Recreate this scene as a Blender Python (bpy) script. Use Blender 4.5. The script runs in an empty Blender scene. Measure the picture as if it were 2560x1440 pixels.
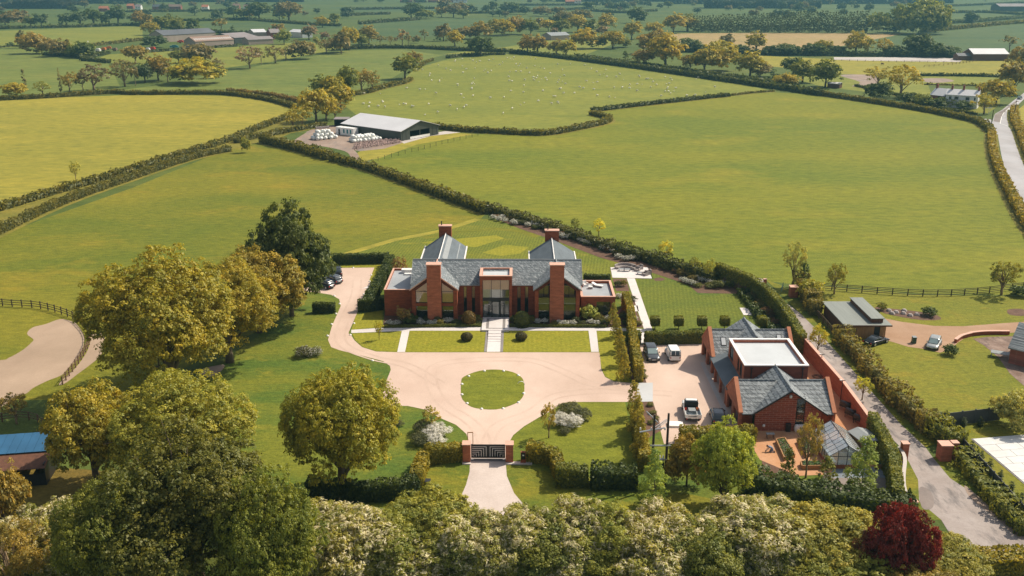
import bpy, math, random
import numpy as np
from mathutils import Vector, Matrix
random.seed(7); RNG = np.random.default_rng(11)
S = bpy.context.scene; COL = S.collection
# ---------------------------------------------------------------- camera, world, sun, exposure
CAMZ, FPX, PITCH, YAW = 54.0, 2400.0, math.radians(18.0), 0.0068
cd = bpy.data.cameras.new('camera'); cam = bpy.data.objects.new('camera', cd); COL.objects.link(cam)
cd.sensor_width = 36; cd.lens = 36*FPX/2560; cd.clip_start = 1; cd.clip_end = 20000
cam.location = (0, 0, CAMZ); cam.rotation_euler = (math.pi/2-PITCH, 0, YAW); S.camera = cam
SUN_EL, SUN_AZ = math.radians(48), math.atan2(0.50, 0.86)      # azimuth measured from +X towards +Y
w = bpy.data.worlds.new('World'); S.world = w; w.use_nodes = True
nt = w.node_tree; bg = nt.nodes['Background']; sky = nt.nodes.new('ShaderNodeTexSky')
sky.sky_type = 'NISHITA'; sky.sun_disc = False; sky.sun_elevation = SUN_EL
sky.sun_rotation = math.pi/2-SUN_AZ; sky.air_density = 1.0; sky.dust_density = 2.5; sky.ozone_density = 1.0
hs = nt.nodes.new('ShaderNodeHueSaturation'); hs.inputs['Saturation'].default_value = 0.5; nt.links.new(sky.outputs[0], hs.inputs['Color']); nt.links.new(hs.outputs[0], bg.inputs[0]); bg.inputs[1].default_value = 0.115
sl = bpy.data.lights.new('sun', 'SUN'); so = bpy.data.objects.new('sun', sl); COL.objects.link(so)
sl.energy = 4.9; sl.angle = math.radians(0.6); sl.color = (1.0, 0.89, 0.72)
sd = Vector((math.cos(SUN_EL)*math.cos(SUN_AZ), math.cos(SUN_EL)*math.sin(SUN_AZ), math.sin(SUN_EL)))
so.rotation_euler = sd.to_track_quat('Z', 'Y').to_euler(); so.location = sd*300
S.view_settings.view_transform = 'Standard'; S.view_settings.look = 'None'
S.view_settings.exposure = 0.15; S.view_settings.gamma = 1; S.view_settings.use_curve_mapping = False
S.render.engine = 'CYCLES'; S.cycles.max_bounces = 6; S.cycles.transparent_max_bounces = 12
S.cycles.diffuse_bounces = 3; S.cycles.glossy_bounces = 3; S.cycles.transmission_bounces = 4; S.cycles.volume_bounces = 0
S.cycles.caustics_reflective = False; S.cycles.caustics_refractive = False
# ---------------------------------------------------------------- measuring: photograph pixel -> place on the ground
_R = np.array(Matrix.Rotation(YAW, 3, 'Z') @ Matrix.Rotation(math.pi/2-PITCH, 3, 'X'))
def ray(px, py): return _R @ np.array(((px-1280)/FPX, -(py-720)/FPX, -1.0))
def G(px, py, z=0.0):
    d = ray(px, py); t = (z-CAMZ)/d[2]; return Vector((d[0]*t, d[1]*t, z))
def V(px, py, Y):
    d = ray(px, py); t = Y/d[1]; return Vector((d[0]*t, Y, CAMZ+d[2]*t))
def ppm(p):                                                   # photo pixels per metre at a world point
    q = np.array([p[0], p[1], (p[2] if len(p) > 2 else 0)-CAMZ]); return FPX/(-(_R.T @ q)[2])
def crop(ox, oy, s, pts): return [(ox+u/s, oy+v/s) for u, v in pts]
# ---------------------------------------------------------------- materials
def newmat(name):
    m = bpy.data.materials.new(name); m.use_nodes = True; t = m.node_tree
    return m, t, t.nodes['Principled BSDF']
def N(t, typ, **kw):
    n = t.nodes.new(typ)
    for k, v in kw.items():
        if k.startswith('i_'): n.inputs[k[2:].replace('_', ' ')].default_value = v
        else: setattr(n, k, v)
    return n
def ramp(t, fac, stops):
    r = t.nodes.new('ShaderNodeValToRGB'); e = r.color_ramp.elements
    while len(e) < len(stops): e.new(0.5)
    for el, (p, c) in zip(e, stops): el.position = p; el.color = (*c, 1)
    t.links.new(fac, r.inputs[0]); return r.outputs[0]
def mixc(t, fac, a, b, mode='MIX'):
    n = t.nodes.new('ShaderNodeMix'); n.data_type = 'RGBA'; n.blend_type = mode
    for i, v in ((0, fac), (6, a), (7, b)):
        if hasattr(v, 'is_linked'): t.links.new(v, n.inputs[i])
        else: n.inputs[i].default_value = v if i == 0 else (*v, 1)
    return n.outputs[2]
def coords(t, scale=(1, 1, 1), rot=0.0, world=True):
    if world: src = t.nodes.new('ShaderNodeNewGeometry').outputs['Position']
    else: src = t.nodes.new('ShaderNodeTexCoord').outputs['Object']
    m = t.nodes.new('ShaderNodeMapping'); t.links.new(src, m.inputs[0])
    m.inputs['Rotation'].default_value = (0, 0, rot); m.inputs['Scale'].default_value = scale
    return m.outputs[0]
def noise(t, vec, scale, detail=4, rough=0.55):
    n = N(t, 'ShaderNodeTexNoise', i_Scale=scale, i_Detail=detail, i_Roughness=rough); t.links.new(vec, n.inputs[0]); return n.outputs[0]
def k(c, f): return tuple(min(1, x*f) for x in c)
def plain(name, c, rough=0.6, var=0.15, sc=1.5, metal=0.0, spec=None, bump=0.0, stretch=(1, 1, 1)):
    m, t, b = newmat(name); b.inputs['Roughness'].default_value = rough; b.inputs['Metallic'].default_value = metal
    if spec is not None: b.inputs['Specular IOR Level'].default_value = spec
    v = coords(t, stretch, world=False); f = noise(t, v, sc)
    t.links.new(ramp(t, f, [(0.25, k(c, 1-var)), (0.75, k(c, 1+var))]), b.inputs[0])
    if bump:
        bp = N(t, 'ShaderNodeBump', i_Strength=bump, i_Distance=0.03); t.links.new(noise(t, v, sc*6), bp.inputs['Height']); t.links.new(bp.outputs[0], b.inputs['Normal'])
    return m
def grass(name, c1, c2, big=0.02, small=0.5, stripes=None, c3=None, fine=3.0):
    """short turf: two greens mixed by drift-sized and tuft-sized noise; stripes = (width m, angle, strength, second angle or None)"""
    m, t, b = newmat(name); b.inputs['Roughness'].default_value = 0.9; b.inputs['Specular IOR Level'].default_value = 0.15
    v = coords(t); vs = coords(t, (1, 2.2, 1), 0.15)
    f = ramp(t, noise(t, vs, big, 5, 0.6), [(0.38, (0, 0, 0)), (0.60, (1, 1, 1))])
    c = mixc(t, f, c1, c2)
    if c3: c = mixc(t, ramp(t, noise(t, coords(t, (1, 1.6, 1), 0.6), big*3.1, 4, 0.65), [(0.55, (0, 0, 0)), (0.72, (0.75, 0.75, 0.75))]), c, c3)
    c = mixc(t, 1.0, c, ramp(t, noise(t, coords(t, (1, 2, 1), -0.1), small, 6, 0.7), [(0.28, (0.62, 0.68, 0.66)), (0.72, (1.30, 1.26, 1.15))]), 'MULTIPLY')
    c = mixc(t, 1.0, c, ramp(t, noise(t, v, fine, 3, 0.7), [(0.3, (0.8, 0.82, 0.8)), (0.7, (1.16, 1.14, 1.1))]), 'MULTIPLY')
    if stripes:
        for ang in stripes[1]:
            wv = N(t, 'ShaderNodeTexWave', i_Scale=1.0, i_Distortion=0.6, i_Detail=2.0); wv.bands_direction = 'X'
            s = 0.5/stripes[0]*0.6; t.links.new(coords(t, (s, s, s), ang), wv.inputs[0])
            c = mixc(t, 1.0, c, ramp(t, wv.outputs[1], [(0.35, (1-stripes[2],)*3), (0.65, (1+stripes[2],)*3)]), 'MULTIPLY')
    t.links.new(c, b.inputs[0])
    bp = N(t, 'ShaderNodeBump', i_Strength=0.6, i_Distance=0.2); t.links.new(noise(t, v, 2.2, 5, 0.7), bp.inputs['Height']); t.links.new(bp.outputs[0], b.inputs['Normal'])
    return m
def mineral(name, c1, c2, sc=0.25, grain=6.0, rough=0.85, stain=None, amount=0.12):
    m, t, b = newmat(name); b.inputs['Roughness'].default_value = rough; b.inputs['Specular IOR Level'].default_value = 0.25
    v = coords(t); c = mixc(t, ramp(t, noise(t, v, sc, 6, 0.65), [(0.35, (0, 0, 0)), (0.68, (1, 1, 1))]), c1, c2)
    c = mixc(t, 1.0, c, ramp(t, noise(t, coords(t, (1, .5, 1), 0.4), .07, 5, .6), [(0.35, (0.86, 0.84, 0.82)), (0.62, (1.05, 1.05, 1.05))]), 'MULTIPLY')
    if stain: c = mixc(t, ramp(t, noise(t, coords(t, (1, 0.3, 1), 0.62), sc*1.7, 5, 0.7), [(0.5, (0, 0, 0)), (0.66, (0.8, 0.8, 0.8))]), c, stain)
    c = mixc(t, 1.0, c, ramp(t, noise(t, v, grain, 4, 0.8), [(0.25, (1-amount,)*3), (0.75, (1+amount,)*3)]), 'MULTIPLY')
    t.links.new(c, b.inputs[0])
    bp = N(t, 'ShaderNodeBump', i_Strength=0.3, i_Distance=0.02); t.links.new(noise(t, v, grain*1.5, 3), bp.inputs['Height']); t.links.new(bp.outputs[0], b.inputs['Normal'])
    return m
def coursed(name, c1, c2, mortar, bw, bh, msize=0.02, rough=0.8, spots=None, bump=0.25):
    """brick or slate courses laid along the face in (x+y, z)"""
    m, t, b = newmat(name); b.inputs['Roughness'].default_value = rough; b.inputs['Specular IOR Level'].default_value = 0.3
    g = t.nodes.new('ShaderNodeNewGeometry'); s = N(t, 'ShaderNodeSeparateXYZ'); t.links.new(g.outputs['Position'], s.inputs[0])
    a = N(t, 'ShaderNodeMath', operation='ADD'); t.links.new(s.outputs[0], a.inputs[0]); t.links.new(s.outputs[1], a.inputs[1])
    cb = N(t, 'ShaderNodeCombineXYZ'); t.links.new(a.outputs[0], cb.inputs[0]); t.links.new(s.outputs[2], cb.inputs[1])
    br = N(t, 'ShaderNodeTexBrick', i_Scale=1.0, i_Mortar_Size=msize, i_Brick_Width=bw, i_Row_Height=bh)
    br.inputs['Color1'].default_value = (*c1, 1); br.inputs['Color2'].default_value = (*c2, 1); br.inputs['Mortar'].default_value = (*mortar, 1)
    br.inputs['Mortar Smooth'].default_value = 0.3; t.links.new(cb.outputs[0], br.inputs[0])
    c = br.outputs[0]
    mp = N(t, 'ShaderNodeMapping'); mp.inputs['Scale'].default_value = (0.35, 1.6, 1); t.links.new(cb.outputs[0], mp.inputs[0])
    c = mixc(t, 1.0, c, ramp(t, noise(t, mp.outputs[0], 1.6, 6, 0.7), [(0.28, (0.62, 0.62, 0.66)), (0.72, (1.34, 1.32, 1.28))]), 'MULTIPLY')
    if spots: c = mixc(t, ramp(t, noise(t, cb.outputs[0], 3.2, 4, 0.75), [(0.5, (0, 0, 0)), (0.62, (0.8, 0.8, 0.8))]), c, spots)
    t.links.new(c, b.inputs[0])
    bp = N(t, 'ShaderNodeBump', i_Strength=bump, i_Distance=0.02); t.links.new(br.outputs['Fac'], bp.inputs['Height']); bp.invert = True; t.links.new(bp.outputs[0], b.inputs['Normal'])
    return m
def leafmat(name, blossom=None, trans=0.42):
    """foliage: takes its hue from the object's own colour, varied leaf by leaf by the 'tone' attribute"""
    m, t, b = newmat(name); t.nodes.remove(b); out = t.nodes['Material Output']
    at = N(t, 'ShaderNodeAttribute', attribute_name='tone')
    if blossom: base = blossom; c = mixc(t, 1.0, base, ramp(t, at.outputs['Fac'], [(0, (0.7, 0.7, 0.66)), (1, (1.15, 1.15, 1.15))]), 'MULTIPLY')
    else:
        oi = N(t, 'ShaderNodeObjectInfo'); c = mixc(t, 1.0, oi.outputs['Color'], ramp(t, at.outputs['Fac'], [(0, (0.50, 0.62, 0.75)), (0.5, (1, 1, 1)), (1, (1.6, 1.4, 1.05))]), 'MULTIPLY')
    d = N(t, 'ShaderNodeBsdfDiffuse'); tr = N(t, 'ShaderNodeBsdfTranslucent'); gl = N(t, 'ShaderNodeBsdfGlossy', i_Roughness=0.55)
    gl.inputs[0].default_value = (0.9, 0.95, 0.8, 1)
    t.links.new(c, d.inputs[0]); t.links.new(mixc(t, 1.0, c, (1.15, 1.1, 0.55), 'MULTIPLY'), tr.inputs[0])
    mx = N(t, 'ShaderNodeMixShader', i_Fac=trans); t.links.new(d.outputs[0], mx.inputs[1]); t.links.new(tr.outputs[0], mx.inputs[2])
    m2 = N(t, 'ShaderNodeMixShader', i_Fac=0.03); t.links.new(mx.outputs[0], m2.inputs[1]); t.links.new(gl.outputs[0], m2.inputs[2])
    t.links.new(m2.outputs[0], out.inputs[0]); return m
def glassmat(name, tint=(0.88, 0.88, 0.86), lo=0.07, hi=0.75, sky_white=0.0):
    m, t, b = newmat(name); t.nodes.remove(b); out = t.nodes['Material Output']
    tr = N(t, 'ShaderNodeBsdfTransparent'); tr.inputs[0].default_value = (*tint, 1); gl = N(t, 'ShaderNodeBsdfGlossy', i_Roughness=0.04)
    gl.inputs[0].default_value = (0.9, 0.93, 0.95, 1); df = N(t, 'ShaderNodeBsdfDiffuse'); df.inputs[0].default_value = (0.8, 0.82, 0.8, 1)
    m0 = N(t, 'ShaderNodeMixShader', i_Fac=sky_white); t.links.new(tr.outputs[0], m0.inputs[1]); t.links.new(df.outputs[0], m0.inputs[2])  # white diffuse mixed in as a painted sky reflection
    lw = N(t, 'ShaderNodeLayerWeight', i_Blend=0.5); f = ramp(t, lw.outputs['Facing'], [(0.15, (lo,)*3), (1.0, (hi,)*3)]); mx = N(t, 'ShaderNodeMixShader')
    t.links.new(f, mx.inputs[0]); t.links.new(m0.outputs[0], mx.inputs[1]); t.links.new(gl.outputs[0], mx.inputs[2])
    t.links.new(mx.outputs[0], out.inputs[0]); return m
M = {}
LEAF = leafmat('leaves'); BLOSSOM = leafmat('blossom', (0.78, 0.70, 0.46)); WHITEB = leafmat('white_blossom', (0.85, 0.82, 0.80), 0.2)
BARK = plain('bark', (0.13, 0.095, 0.06), 0.9, 0.35, 3); TWIG = plain('pale_twigs', (0.24, 0.17, 0.10), 0.9, 0.3, 3)
M['brick'] = coursed('red_brick', (0.34, 0.088, 0.034), (0.25, 0.06, 0.028), (0.30, 0.105, 0.05), 0.45, 0.15, 0.012)
M['brick_light'] = coursed('orange_brick', (0.42, 0.135, 0.07), (0.35, 0.105, 0.055), (0.40, 0.17, 0.11), 0.45, 0.15, 0.012)
M['brick_wall'] = coursed('weathered_wall_brick', (0.33, 0.115, 0.065), (0.27, 0.09, 0.05), (0.34, 0.17, 0.11), 0.45, 0.15, 0.012)
M['brick_dash'] = coursed('pale_flecked_brick', (0.33, 0.075, 0.04), (0.27, 0.06, 0.035), (0.42, 0.22, 0.15), 0.9, 0.26, 0.035, spots=None)
M['brick_dark'] = coursed('dark_cladding', (0.17, 0.05, 0.03), (0.14, 0.042, 0.026), (0.12, 0.035, 0.02), 0.8, 0.2, 0.012)
M['cottage_brick'] = coursed('cottage_brick', (0.30, 0.10, 0.07), (0.25, 0.08, 0.06), (0.3, 0.14, 0.1), 0.45, 0.15, 0.01)
M['slate'] = coursed('slate', (0.17, 0.20, 0.215), (0.13, 0.155, 0.17), (0.09, 0.105, 0.115), 0.55, 0.24, 0.03, 0.5, spots=(0.44, 0.46, 0.47))
M['slate_coarse'] = coursed('garage_slate', (0.24, 0.27, 0.285), (0.14, 0.165, 0.18), (0.07, 0.08, 0.09), 0.62, 0.34, 0.05, 0.5, spots=(0.42, 0.45, 0.46))
M['slate_smooth'] = plain('rear_slate', (0.095, 0.12, 0.14), 0.75, 0.22, 0.8, stretch=(0.4, 0.4, 2))
M['lead'] = plain('lead', (0.25, 0.27, 0.28), 0.8, 0.1, 1.0)
M['flatroof'] = plain('flat_roof_membrane', (0.33, 0.355, 0.38), 0.6, 0.16, 0.3)
M['flatroof_white'] = plain('pale_flat_roof', (0.50, 0.53, 0.55), 0.55, 0.12, 0.25)
M['coping'] = plain('coping', (0.62, 0.36, 0.27), 0.7, 0.10, 2)
M['coping_white'] = plain('white_coping', (0.80, 0.77, 0.74), 0.6, 0.05, 2)
M['terracotta'] = plain('terracotta_coping', (0.46, 0.17, 0.08), 0.75, 0.12, 2)
M['frame'] = plain('dark_frame', (0.025, 0.027, 0.03), 0.4, 0.1); M['black'] = plain('black', (0.012, 0.012, 0.013), 0.5, 0.1)
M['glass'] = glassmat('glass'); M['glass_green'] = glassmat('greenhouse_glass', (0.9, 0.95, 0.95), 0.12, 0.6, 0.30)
M['blind'] = plain('tan_blind', (0.85, 0.56, 0.30), 0.8, 0.05, 0.5); M['blind_white'] = plain('white_curtain', (0.8, 0.8, 0.76), 0.8, 0.05)  # tan sheets set just behind the upper panes
M['room'] = plain('room_dark', (0.06, 0.075, 0.06), 0.8, 0.2); M['room_pale'] = plain('room_pale', (0.42, 0.46, 0.44), 0.8, 0.15, 0.8)  # near-black sheets behind the glass paint the shade of unlit rooms
M['gravel'] = mineral('pink_gravel', (0.55, 0.41, 0.335), (0.61, 0.47, 0.39), 0.12, 5.0, amount=0.09)
M['apron'] = mineral('apron_setts', (0.50, 0.42, 0.38), (0.58, 0.50, 0.46), 0.3, 4.0)
M['paving'] = mineral('pale_paving', (0.62, 0.58, 0.57), (0.68, 0.64, 0.63), 0.5, 3.0, amount=0.05)
M['paving_dark'] = mineral('dark_paving_band', (0.22, 0.20, 0.20), (0.27, 0.25, 0.24), 0.5, 3.0)
M['threshold'] = mineral('grey_threshold', (0.48, 0.50, 0.52), (0.52, 0.53, 0.54), 0.5, 3.0, amount=0.05)
M['asphalt'] = mineral('lane_asphalt', (0.30, 0.255, 0.235), (0.38, 0.335, 0.315), 0.35, 4.0, stain=(0.13, 0.12, 0.12))
M['asphalt_road'] = mineral('road_asphalt', (0.36, 0.36, 0.38), (0.41, 0.40, 0.42), 0.15, 2.0, amount=0.06)
M['asphalt_brown'] = mineral('worn_road', (0.20, 0.17, 0.16), (0.25, 0.21, 0.19), 0.15, 2.0)
M['roadline'] = plain('road_paint', (0.75, 0.75, 0.72), 0.7, 0.1)
M['chippings'] = mineral('slate_chippings', (0.16, 0.19, 0.23), (0.26, 0.29, 0.33), 0.8, 4.0, amount=0.4)
M['slab_white'] = mineral('white_slab', (0.60, 0.60, 0.59), (0.66, 0.66, 0.65), 0.5, 2.0, amount=0.04)
M['gravel_track'] = mineral('scuffed_gravel', (0.525, 0.39, 0.317), (0.58, 0.445, 0.365), 0.5, 5.0, amount=0.10)
M['sand'] = mineral('arena_sand', (0.35, 0.26, 0.185), (0.42, 0.31, 0.225), 0.1, 2.5, amount=0.07)
M['soil'] = mineral('bed_soil', (0.10, 0.055, 0.035), (0.16, 0.09, 0.06), 0.8, 5.0, amount=0.35)
M['dirt'] = mineral('farm_dirt', (0.26, 0.19, 0.15), (0.34, 0.26, 0.21), 0.12, 1.5, stain=(0.18, 0.16, 0.15), amount=0.2)
M['yard'] = mineral('orange_paving', (0.48, 0.235, 0.11), (0.54, 0.31, 0.18), 0.4, 4.0, amount=0.12)
M['drive_brown'] = mineral('brown_drive', (0.33, 0.20, 0.12), (0.40, 0.26, 0.17), 0.2, 4.0)
M['patio_brown'] = mineral('wet_slate_patio', (0.16, 0.10, 0.075), (0.30, 0.22, 0.18), 0.5, 3.0, stain=(0.08, 0.06, 0.055), amount=0.2)
M['concrete'] = mineral('concrete', (0.48, 0.44, 0.41), (0.55, 0.5, 0.47), 0.4, 3.0)
M['timber'] = plain('cedar', (0.36, 0.19, 0.075), 0.75, 0.3, 2, stretch=(4, 4, 0.3)); M['timber_dark'] = plain('cedar_dark', (0.13, 0.055, 0.03), 0.8, 0.3, 2)
M['post'] = plain('creosoted_rail', (0.055, 0.038, 0.028), 0.8, 0.3, 4); M['post_brown'] = plain('brown_rail', (0.15, 0.085, 0.05), 0.8, 0.3, 4)
M['greenroof'] = plain('grey_green_roof', (0.20, 0.22, 0.20), 0.6, 0.15, 0.6, stretch=(3, .2, 1)); M['fencegrey'] = plain('grey_board', (0.065, 0.068, 0.07), 0.6, 0.12, 3)
M['white'] = plain('white_paint', (0.80, 0.80, 0.78), 0.5, 0.04); M['wrap'] = plain('bale_wrap', (0.74, 0.76, 0.72), 0.45, 0.06, 0.8)
M['wool'] = plain('wool', (0.78, 0.74, 0.62), 0.9, 0.08, 2); M['barn'] = plain('barn_cladding', (0.050, 0.060, 0.050), 0.6, 0.15, 0.3); M['barnroof'] = plain('barn_roof', (0.60, 0.60, 0.62), 0.6, 0.07, 0.15)
M['fibre_grey'] = plain('fibre_cement', (0.24, 0.21, 0.21), 0.8, 0.15, 0.1); M['fibre_brown'] = plain('rusty_fibre_cement', (0.25, 0.16, 0.12), 0.8, 0.15, 0.15); M['fibre_dark'] = plain('dark_fibre_cement', (0.10, 0.105, 0.12), 0.7, 0.15, 0.1)
M['farm_wall'] = plain('farm_wall', (0.38, 0.30, 0.25), 0.8, 0.15, 0.2); M['teal'] = plain('teal_panel', (0.03, 0.20, 0.23), 0.5, 0.1); M['red'] = plain('red_paint', (0.55, 0.05, 0.03), 0.5, 0.1); M['orange'] = plain('orange_paint', (0.62, 0.20, 0.06), 0.5, 0.2)
M['blue_roof'] = plain('blue_sheet_roof', (0.03, 0.115, 0.225), 0.45, 0.15, 0.5); M['wicker'] = plain('grey_wicker', (0.33, 0.29, 0.27), 0.8, 0.15, 6); M['green_bin'] = plain('green_bin', (0.03, 0.09, 0.05), 0.5, 0.1)
M['steel'] = plain('galvanised', (0.55, 0.56, 0.57), 0.4, 0.1, 3, metal=0.5); M['rubble'] = plain('rubble', (0.36, 0.25, 0.22), 0.9, 0.5, 0.8)
M['car_grey'] = plain('grey_car_paint', (0.10, 0.11, 0.125), 0.25, 0.03, 1, metal=0.5); M['car_white'] = plain('white_car_paint', (0.80, 0.80, 0.79), 0.3, 0.02); M['car_silver'] = plain('silver_car_paint', (0.36, 0.38, 0.38), 0.3, 0.03, 1, metal=0.5); M['car_black'] = plain('black_car_paint', (0.012, 0.014, 0.018), 0.2, 0.03, 1)
M['car_glass'] = plain('car_glass', (0.04, 0.05, 0.055), 0.08, 0.02, 1, spec=1.0); M['screen'] = plain('windscreen', (0.25, 0.33, 0.33), 0.1, 0.1, 1, spec=1.0); M['tyre'] = plain('tyre', (0.02, 0.02, 0.02), 0.8, 0.1); M['lamp'] = plain('lamp_lens', (0.7, 0.7, 0.68), 0.15, 0.05); M['taillamp'] = plain('tail_lens', (0.45, 0.02, 0.015), 0.2, 0.05)
M['skin'] = plain('skin', (0.5, 0.3, 0.2), 0.6, 0.05); M['denim'] = plain('grey_blue_top', (0.16, 0.19, 0.26), 0.9, 0.1)
YG = (0.245, 0.225, 0.028); MG = (0.165, 0.185, 0.026); DG = (0.055, 0.105, 0.024)
M['ground'] = grass('pasture_ground', (0.10, 0.13, 0.028), (0.075, 0.11, 0.026), 0.004, 0.1, c3=(0.15, 0.155, 0.035))
M['g_left'] = grass('meadow_grass', (0.120, 0.145, 0.017), (0.20, 0.184, 0.020), 0.012, 0.45, c3=(0.285, 0.21, 0.023))
M['g_right'] = grass('right_pasture', (0.135, 0.165, 0.019), (0.195, 0.197, 0.021), 0.007, 0.3, c3=(0.250, 0.222, 0.025))
M['g_sheep'] = grass('sheep_pasture_grass', (0.175, 0.195, 0.036), (0.215, 0.22, 0.039), 0.012, 0.2, c3=(0.14, 0.17, 0.03))
M['g_yellow'] = grass('yellow_ley', (0.31, 0.265, 0.042), (0.25, 0.23, 0.038), 0.010, 0.2, c3=(0.35, 0.29, 0.05))
M['g_margin'] = grass('rough_field_margin', (0.24, 0.20, 0.04), (0.17, 0.16, 0.03), 0.06, 0.8, c3=(0.30, 0.24, 0.05))
M['g_pale'] = grass('pale_pasture', (0.165, 0.19, 0.045), (0.13, 0.165, 0.04), 0.008, 0.1, c3=(0.20, 0.20, 0.05))
M['g_deep'] = grass('deep_pasture', (0.065, 0.105, 0.04), (0.09, 0.125, 0.042), 0.006, 0.1)
M['g_tan'] = grass('tan_stubble', (0.34, 0.25, 0.11), (0.38, 0.26, 0.13), 0.006, 0.1)
M['lawn_bright'] = grass('front_lawn', (0.27, 0.25, 0.026), (0.235, 0.23, 0.024), 0.1, 1.2, stripes=(0.7, (0.0,), 0.03), c3=(0.31, 0.26, 0.03))
M['lawn_stripe'] = grass('striped_lawn', (0.13, 0.155, 0.022), (0.165, 0.175, 0.023), 0.05, 1.0, stripes=(0.6, (0.12,), 0.10), c3=(0.25, 0.22, 0.028))
M['lawn_check'] = grass('chequered_lawn', (0.115, 0.145, 0.022), (0.14, 0.16, 0.023), 0.06, 1.0, stripes=(0.62, (0.12, -0.9), 0.07))
M['lawn_green'] = grass('long_green_grass', (0.085, 0.135, 0.022), (0.165, 0.175, 0.022), 0.06, 1.0, c3=(0.23, 0.21, 0.026))
M['lawn_verge'] = grass('verge_grass', (0.11, 0.145, 0.02), (0.20, 0.185, 0.022), 0.1, 1.2, c3=(0.27, 0.225, 0.025))
M['lawn_right'] = grass('neighbour_lawn', (0.165, 0.175, 0.022), (0.20, 0.19, 0.024), 0.05, 0.8, c3=(0.26, 0.20, 0.026))
M['shade_grass'] = grass('roadside_grass', (0.055, 0.085, 0.016), (0.09, 0.10, 0.02), 0.1, 1.0)  # foreground shade put into the grass colour itself
M['scrub'] = grass('rough_brown_grass', (0.17, 0.12, 0.03), (0.20, 0.15, 0.035), 0.06, 0.9, c3=(0.25, 0.17, 0.04))
# ---------------------------------------------------------------- mesh helpers
def mesh_np(name, v, f, mats, midx=None, tone=None, smooth=False):
    """v (n,3), f (m,4) or (m,3) index arrays"""
    me = bpy.data.meshes.new(name); v = np.asarray(v, np.float32); f = np.asarray(f, np.int32); m, c = f.shape
    me.vertices.add(len(v)); me.vertices.foreach_set('co', v.ravel())
    me.loops.add(m*c); me.loops.foreach_set('vertex_index', f.ravel())
    me.polygons.add(m); me.polygons.foreach_set('loop_start', np.arange(0, m*c, c, dtype=np.int32)); me.polygons.foreach_set('loop_total', np.full(m, c, np.int32))
    for x in mats: me.materials.append(x)
    if midx is not None: me.polygons.foreach_set('material_index', np.asarray(midx, np.int32))
    if smooth: me.polygons.foreach_set('use_smooth', np.ones(m, bool))
    me.update(calc_edges=True)
    if tone is not None:
        a = me.attributes.new('tone', 'FLOAT', 'FACE'); a.data.foreach_set('value', np.asarray(tone, np.float32))
    return me
class MB:
    def __init__(s): s.v = []; s.f = []; s.m = []; s.mi = 0
    def add(s, vs, fs):
        o = len(s.v); s.v += [tuple(p) for p in vs]; s.f += [tuple(i+o for i in q) for q in fs]; s.m += [s.mi]*len(fs); return s
    def box(s, x0, x1, y0, y1, z0, z1):
        return s.add([(x0, y0, z0), (x1, y0, z0), (x1, y1, z0), (x0, y1, z0), (x0, y0, z1), (x1, y0, z1), (x1, y1, z1), (x0, y1, z1)],
                     [(3, 2, 1, 0), (4, 5, 6, 7), (0, 1, 5, 4), (1, 2, 6, 5), (2, 3, 7, 6), (3, 0, 4, 7)])
    def prism(s, pts, z0, z1):                                  # polygon in plan, extruded upwards
        n = len(pts); return s.add([(p[0], p[1], z0) for p in pts]+[(p[0], p[1], z1) for p in pts],
                     [tuple(reversed(range(n))), tuple(range(n, 2*n))]+[(i, (i+1) % n, n+(i+1) % n, n+i) for i in range(n)])
    def slab(s, pts, t):                                        # any planar face thickened straight down by t
        n = len(pts); return s.add([tuple(p) for p in pts]+[(p[0], p[1], p[2]-t) for p in pts],
                     [tuple(range(n)), tuple(reversed(range(n, 2*n)))]+[(i, n+i, n+(i+1) % n, (i+1) % n) for i in range(n)])
    def plate(s, pts, d):                                       # any planar face thickened along vector d
        n = len(pts); return s.add([tuple(p) for p in pts]+[(p[0]+d[0], p[1]+d[1], p[2]+d[2]) for p in pts],
                     [tuple(range(n)), tuple(reversed(range(n, 2*n)))]+[(i, n+i, n+(i+1) % n, (i+1) % n) for i in range(n)])
    def tube(s, pts, rs, n=6, cap=True):
        o = len(s.v); P = [Vector(p) for p in pts]
        for i, p in enumerate(P):
            d = (P[min(i+1, len(P)-1)]-P[max(i-1, 0)]); d = d.normalized() if d.length > 1e-6 else Vector((0, 0, 1))
            a = d.orthogonal().normalized(); b = d.cross(a)
            for j in range(n):
                t = 2*math.pi*j/n; q = p+(a*math.cos(t)+b*math.sin(t))*rs[i]; s.v.append(tuple(q))
        for i in range(len(P)-1):
            for j in range(n): s.f.append((o+i*n+j, o+i*n+(j+1) % n, o+(i+1)*n+(j+1) % n, o+(i+1)*n+j)); s.m.append(s.mi)
        if cap: s.f.append(tuple(o+j for j in reversed(range(n)))); s.m.append(s.mi); s.f.append(tuple(o+(len(P)-1)*n+j for j in range(n))); s.m.append(s.mi)
        return s
    def lathe(s, prof, c=(0, 0, 0), n=12):                      # profile [(r, z)...] about the vertical through c
        o = len(s.v)
        for r, z in prof:
            for j in range(n): t = 2*math.pi*j/n; s.v.append((c[0]+r*math.cos(t), c[1]+r*math.sin(t), c[2]+z))
        for i in range(len(prof)-1):
            for j in range(n): s.f.append((o+i*n+j, o+i*n+(j+1) % n, o+(i+1)*n+(j+1) % n, o+(i+1)*n+j)); s.m.append(s.mi)
        return s
    def mesh(s, name, mats, smooth=False):
        me = bpy.data.meshes.new(name); me.from_pydata(s.v, [], s.f)
        for x in (mats if isinstance(mats, (list, tuple)) else [mats]): me.materials.append(x)
        for p, i in zip(me.polygons, s.m): p.material_index = i; p.use_smooth = smooth
        me.update(); return me
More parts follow.
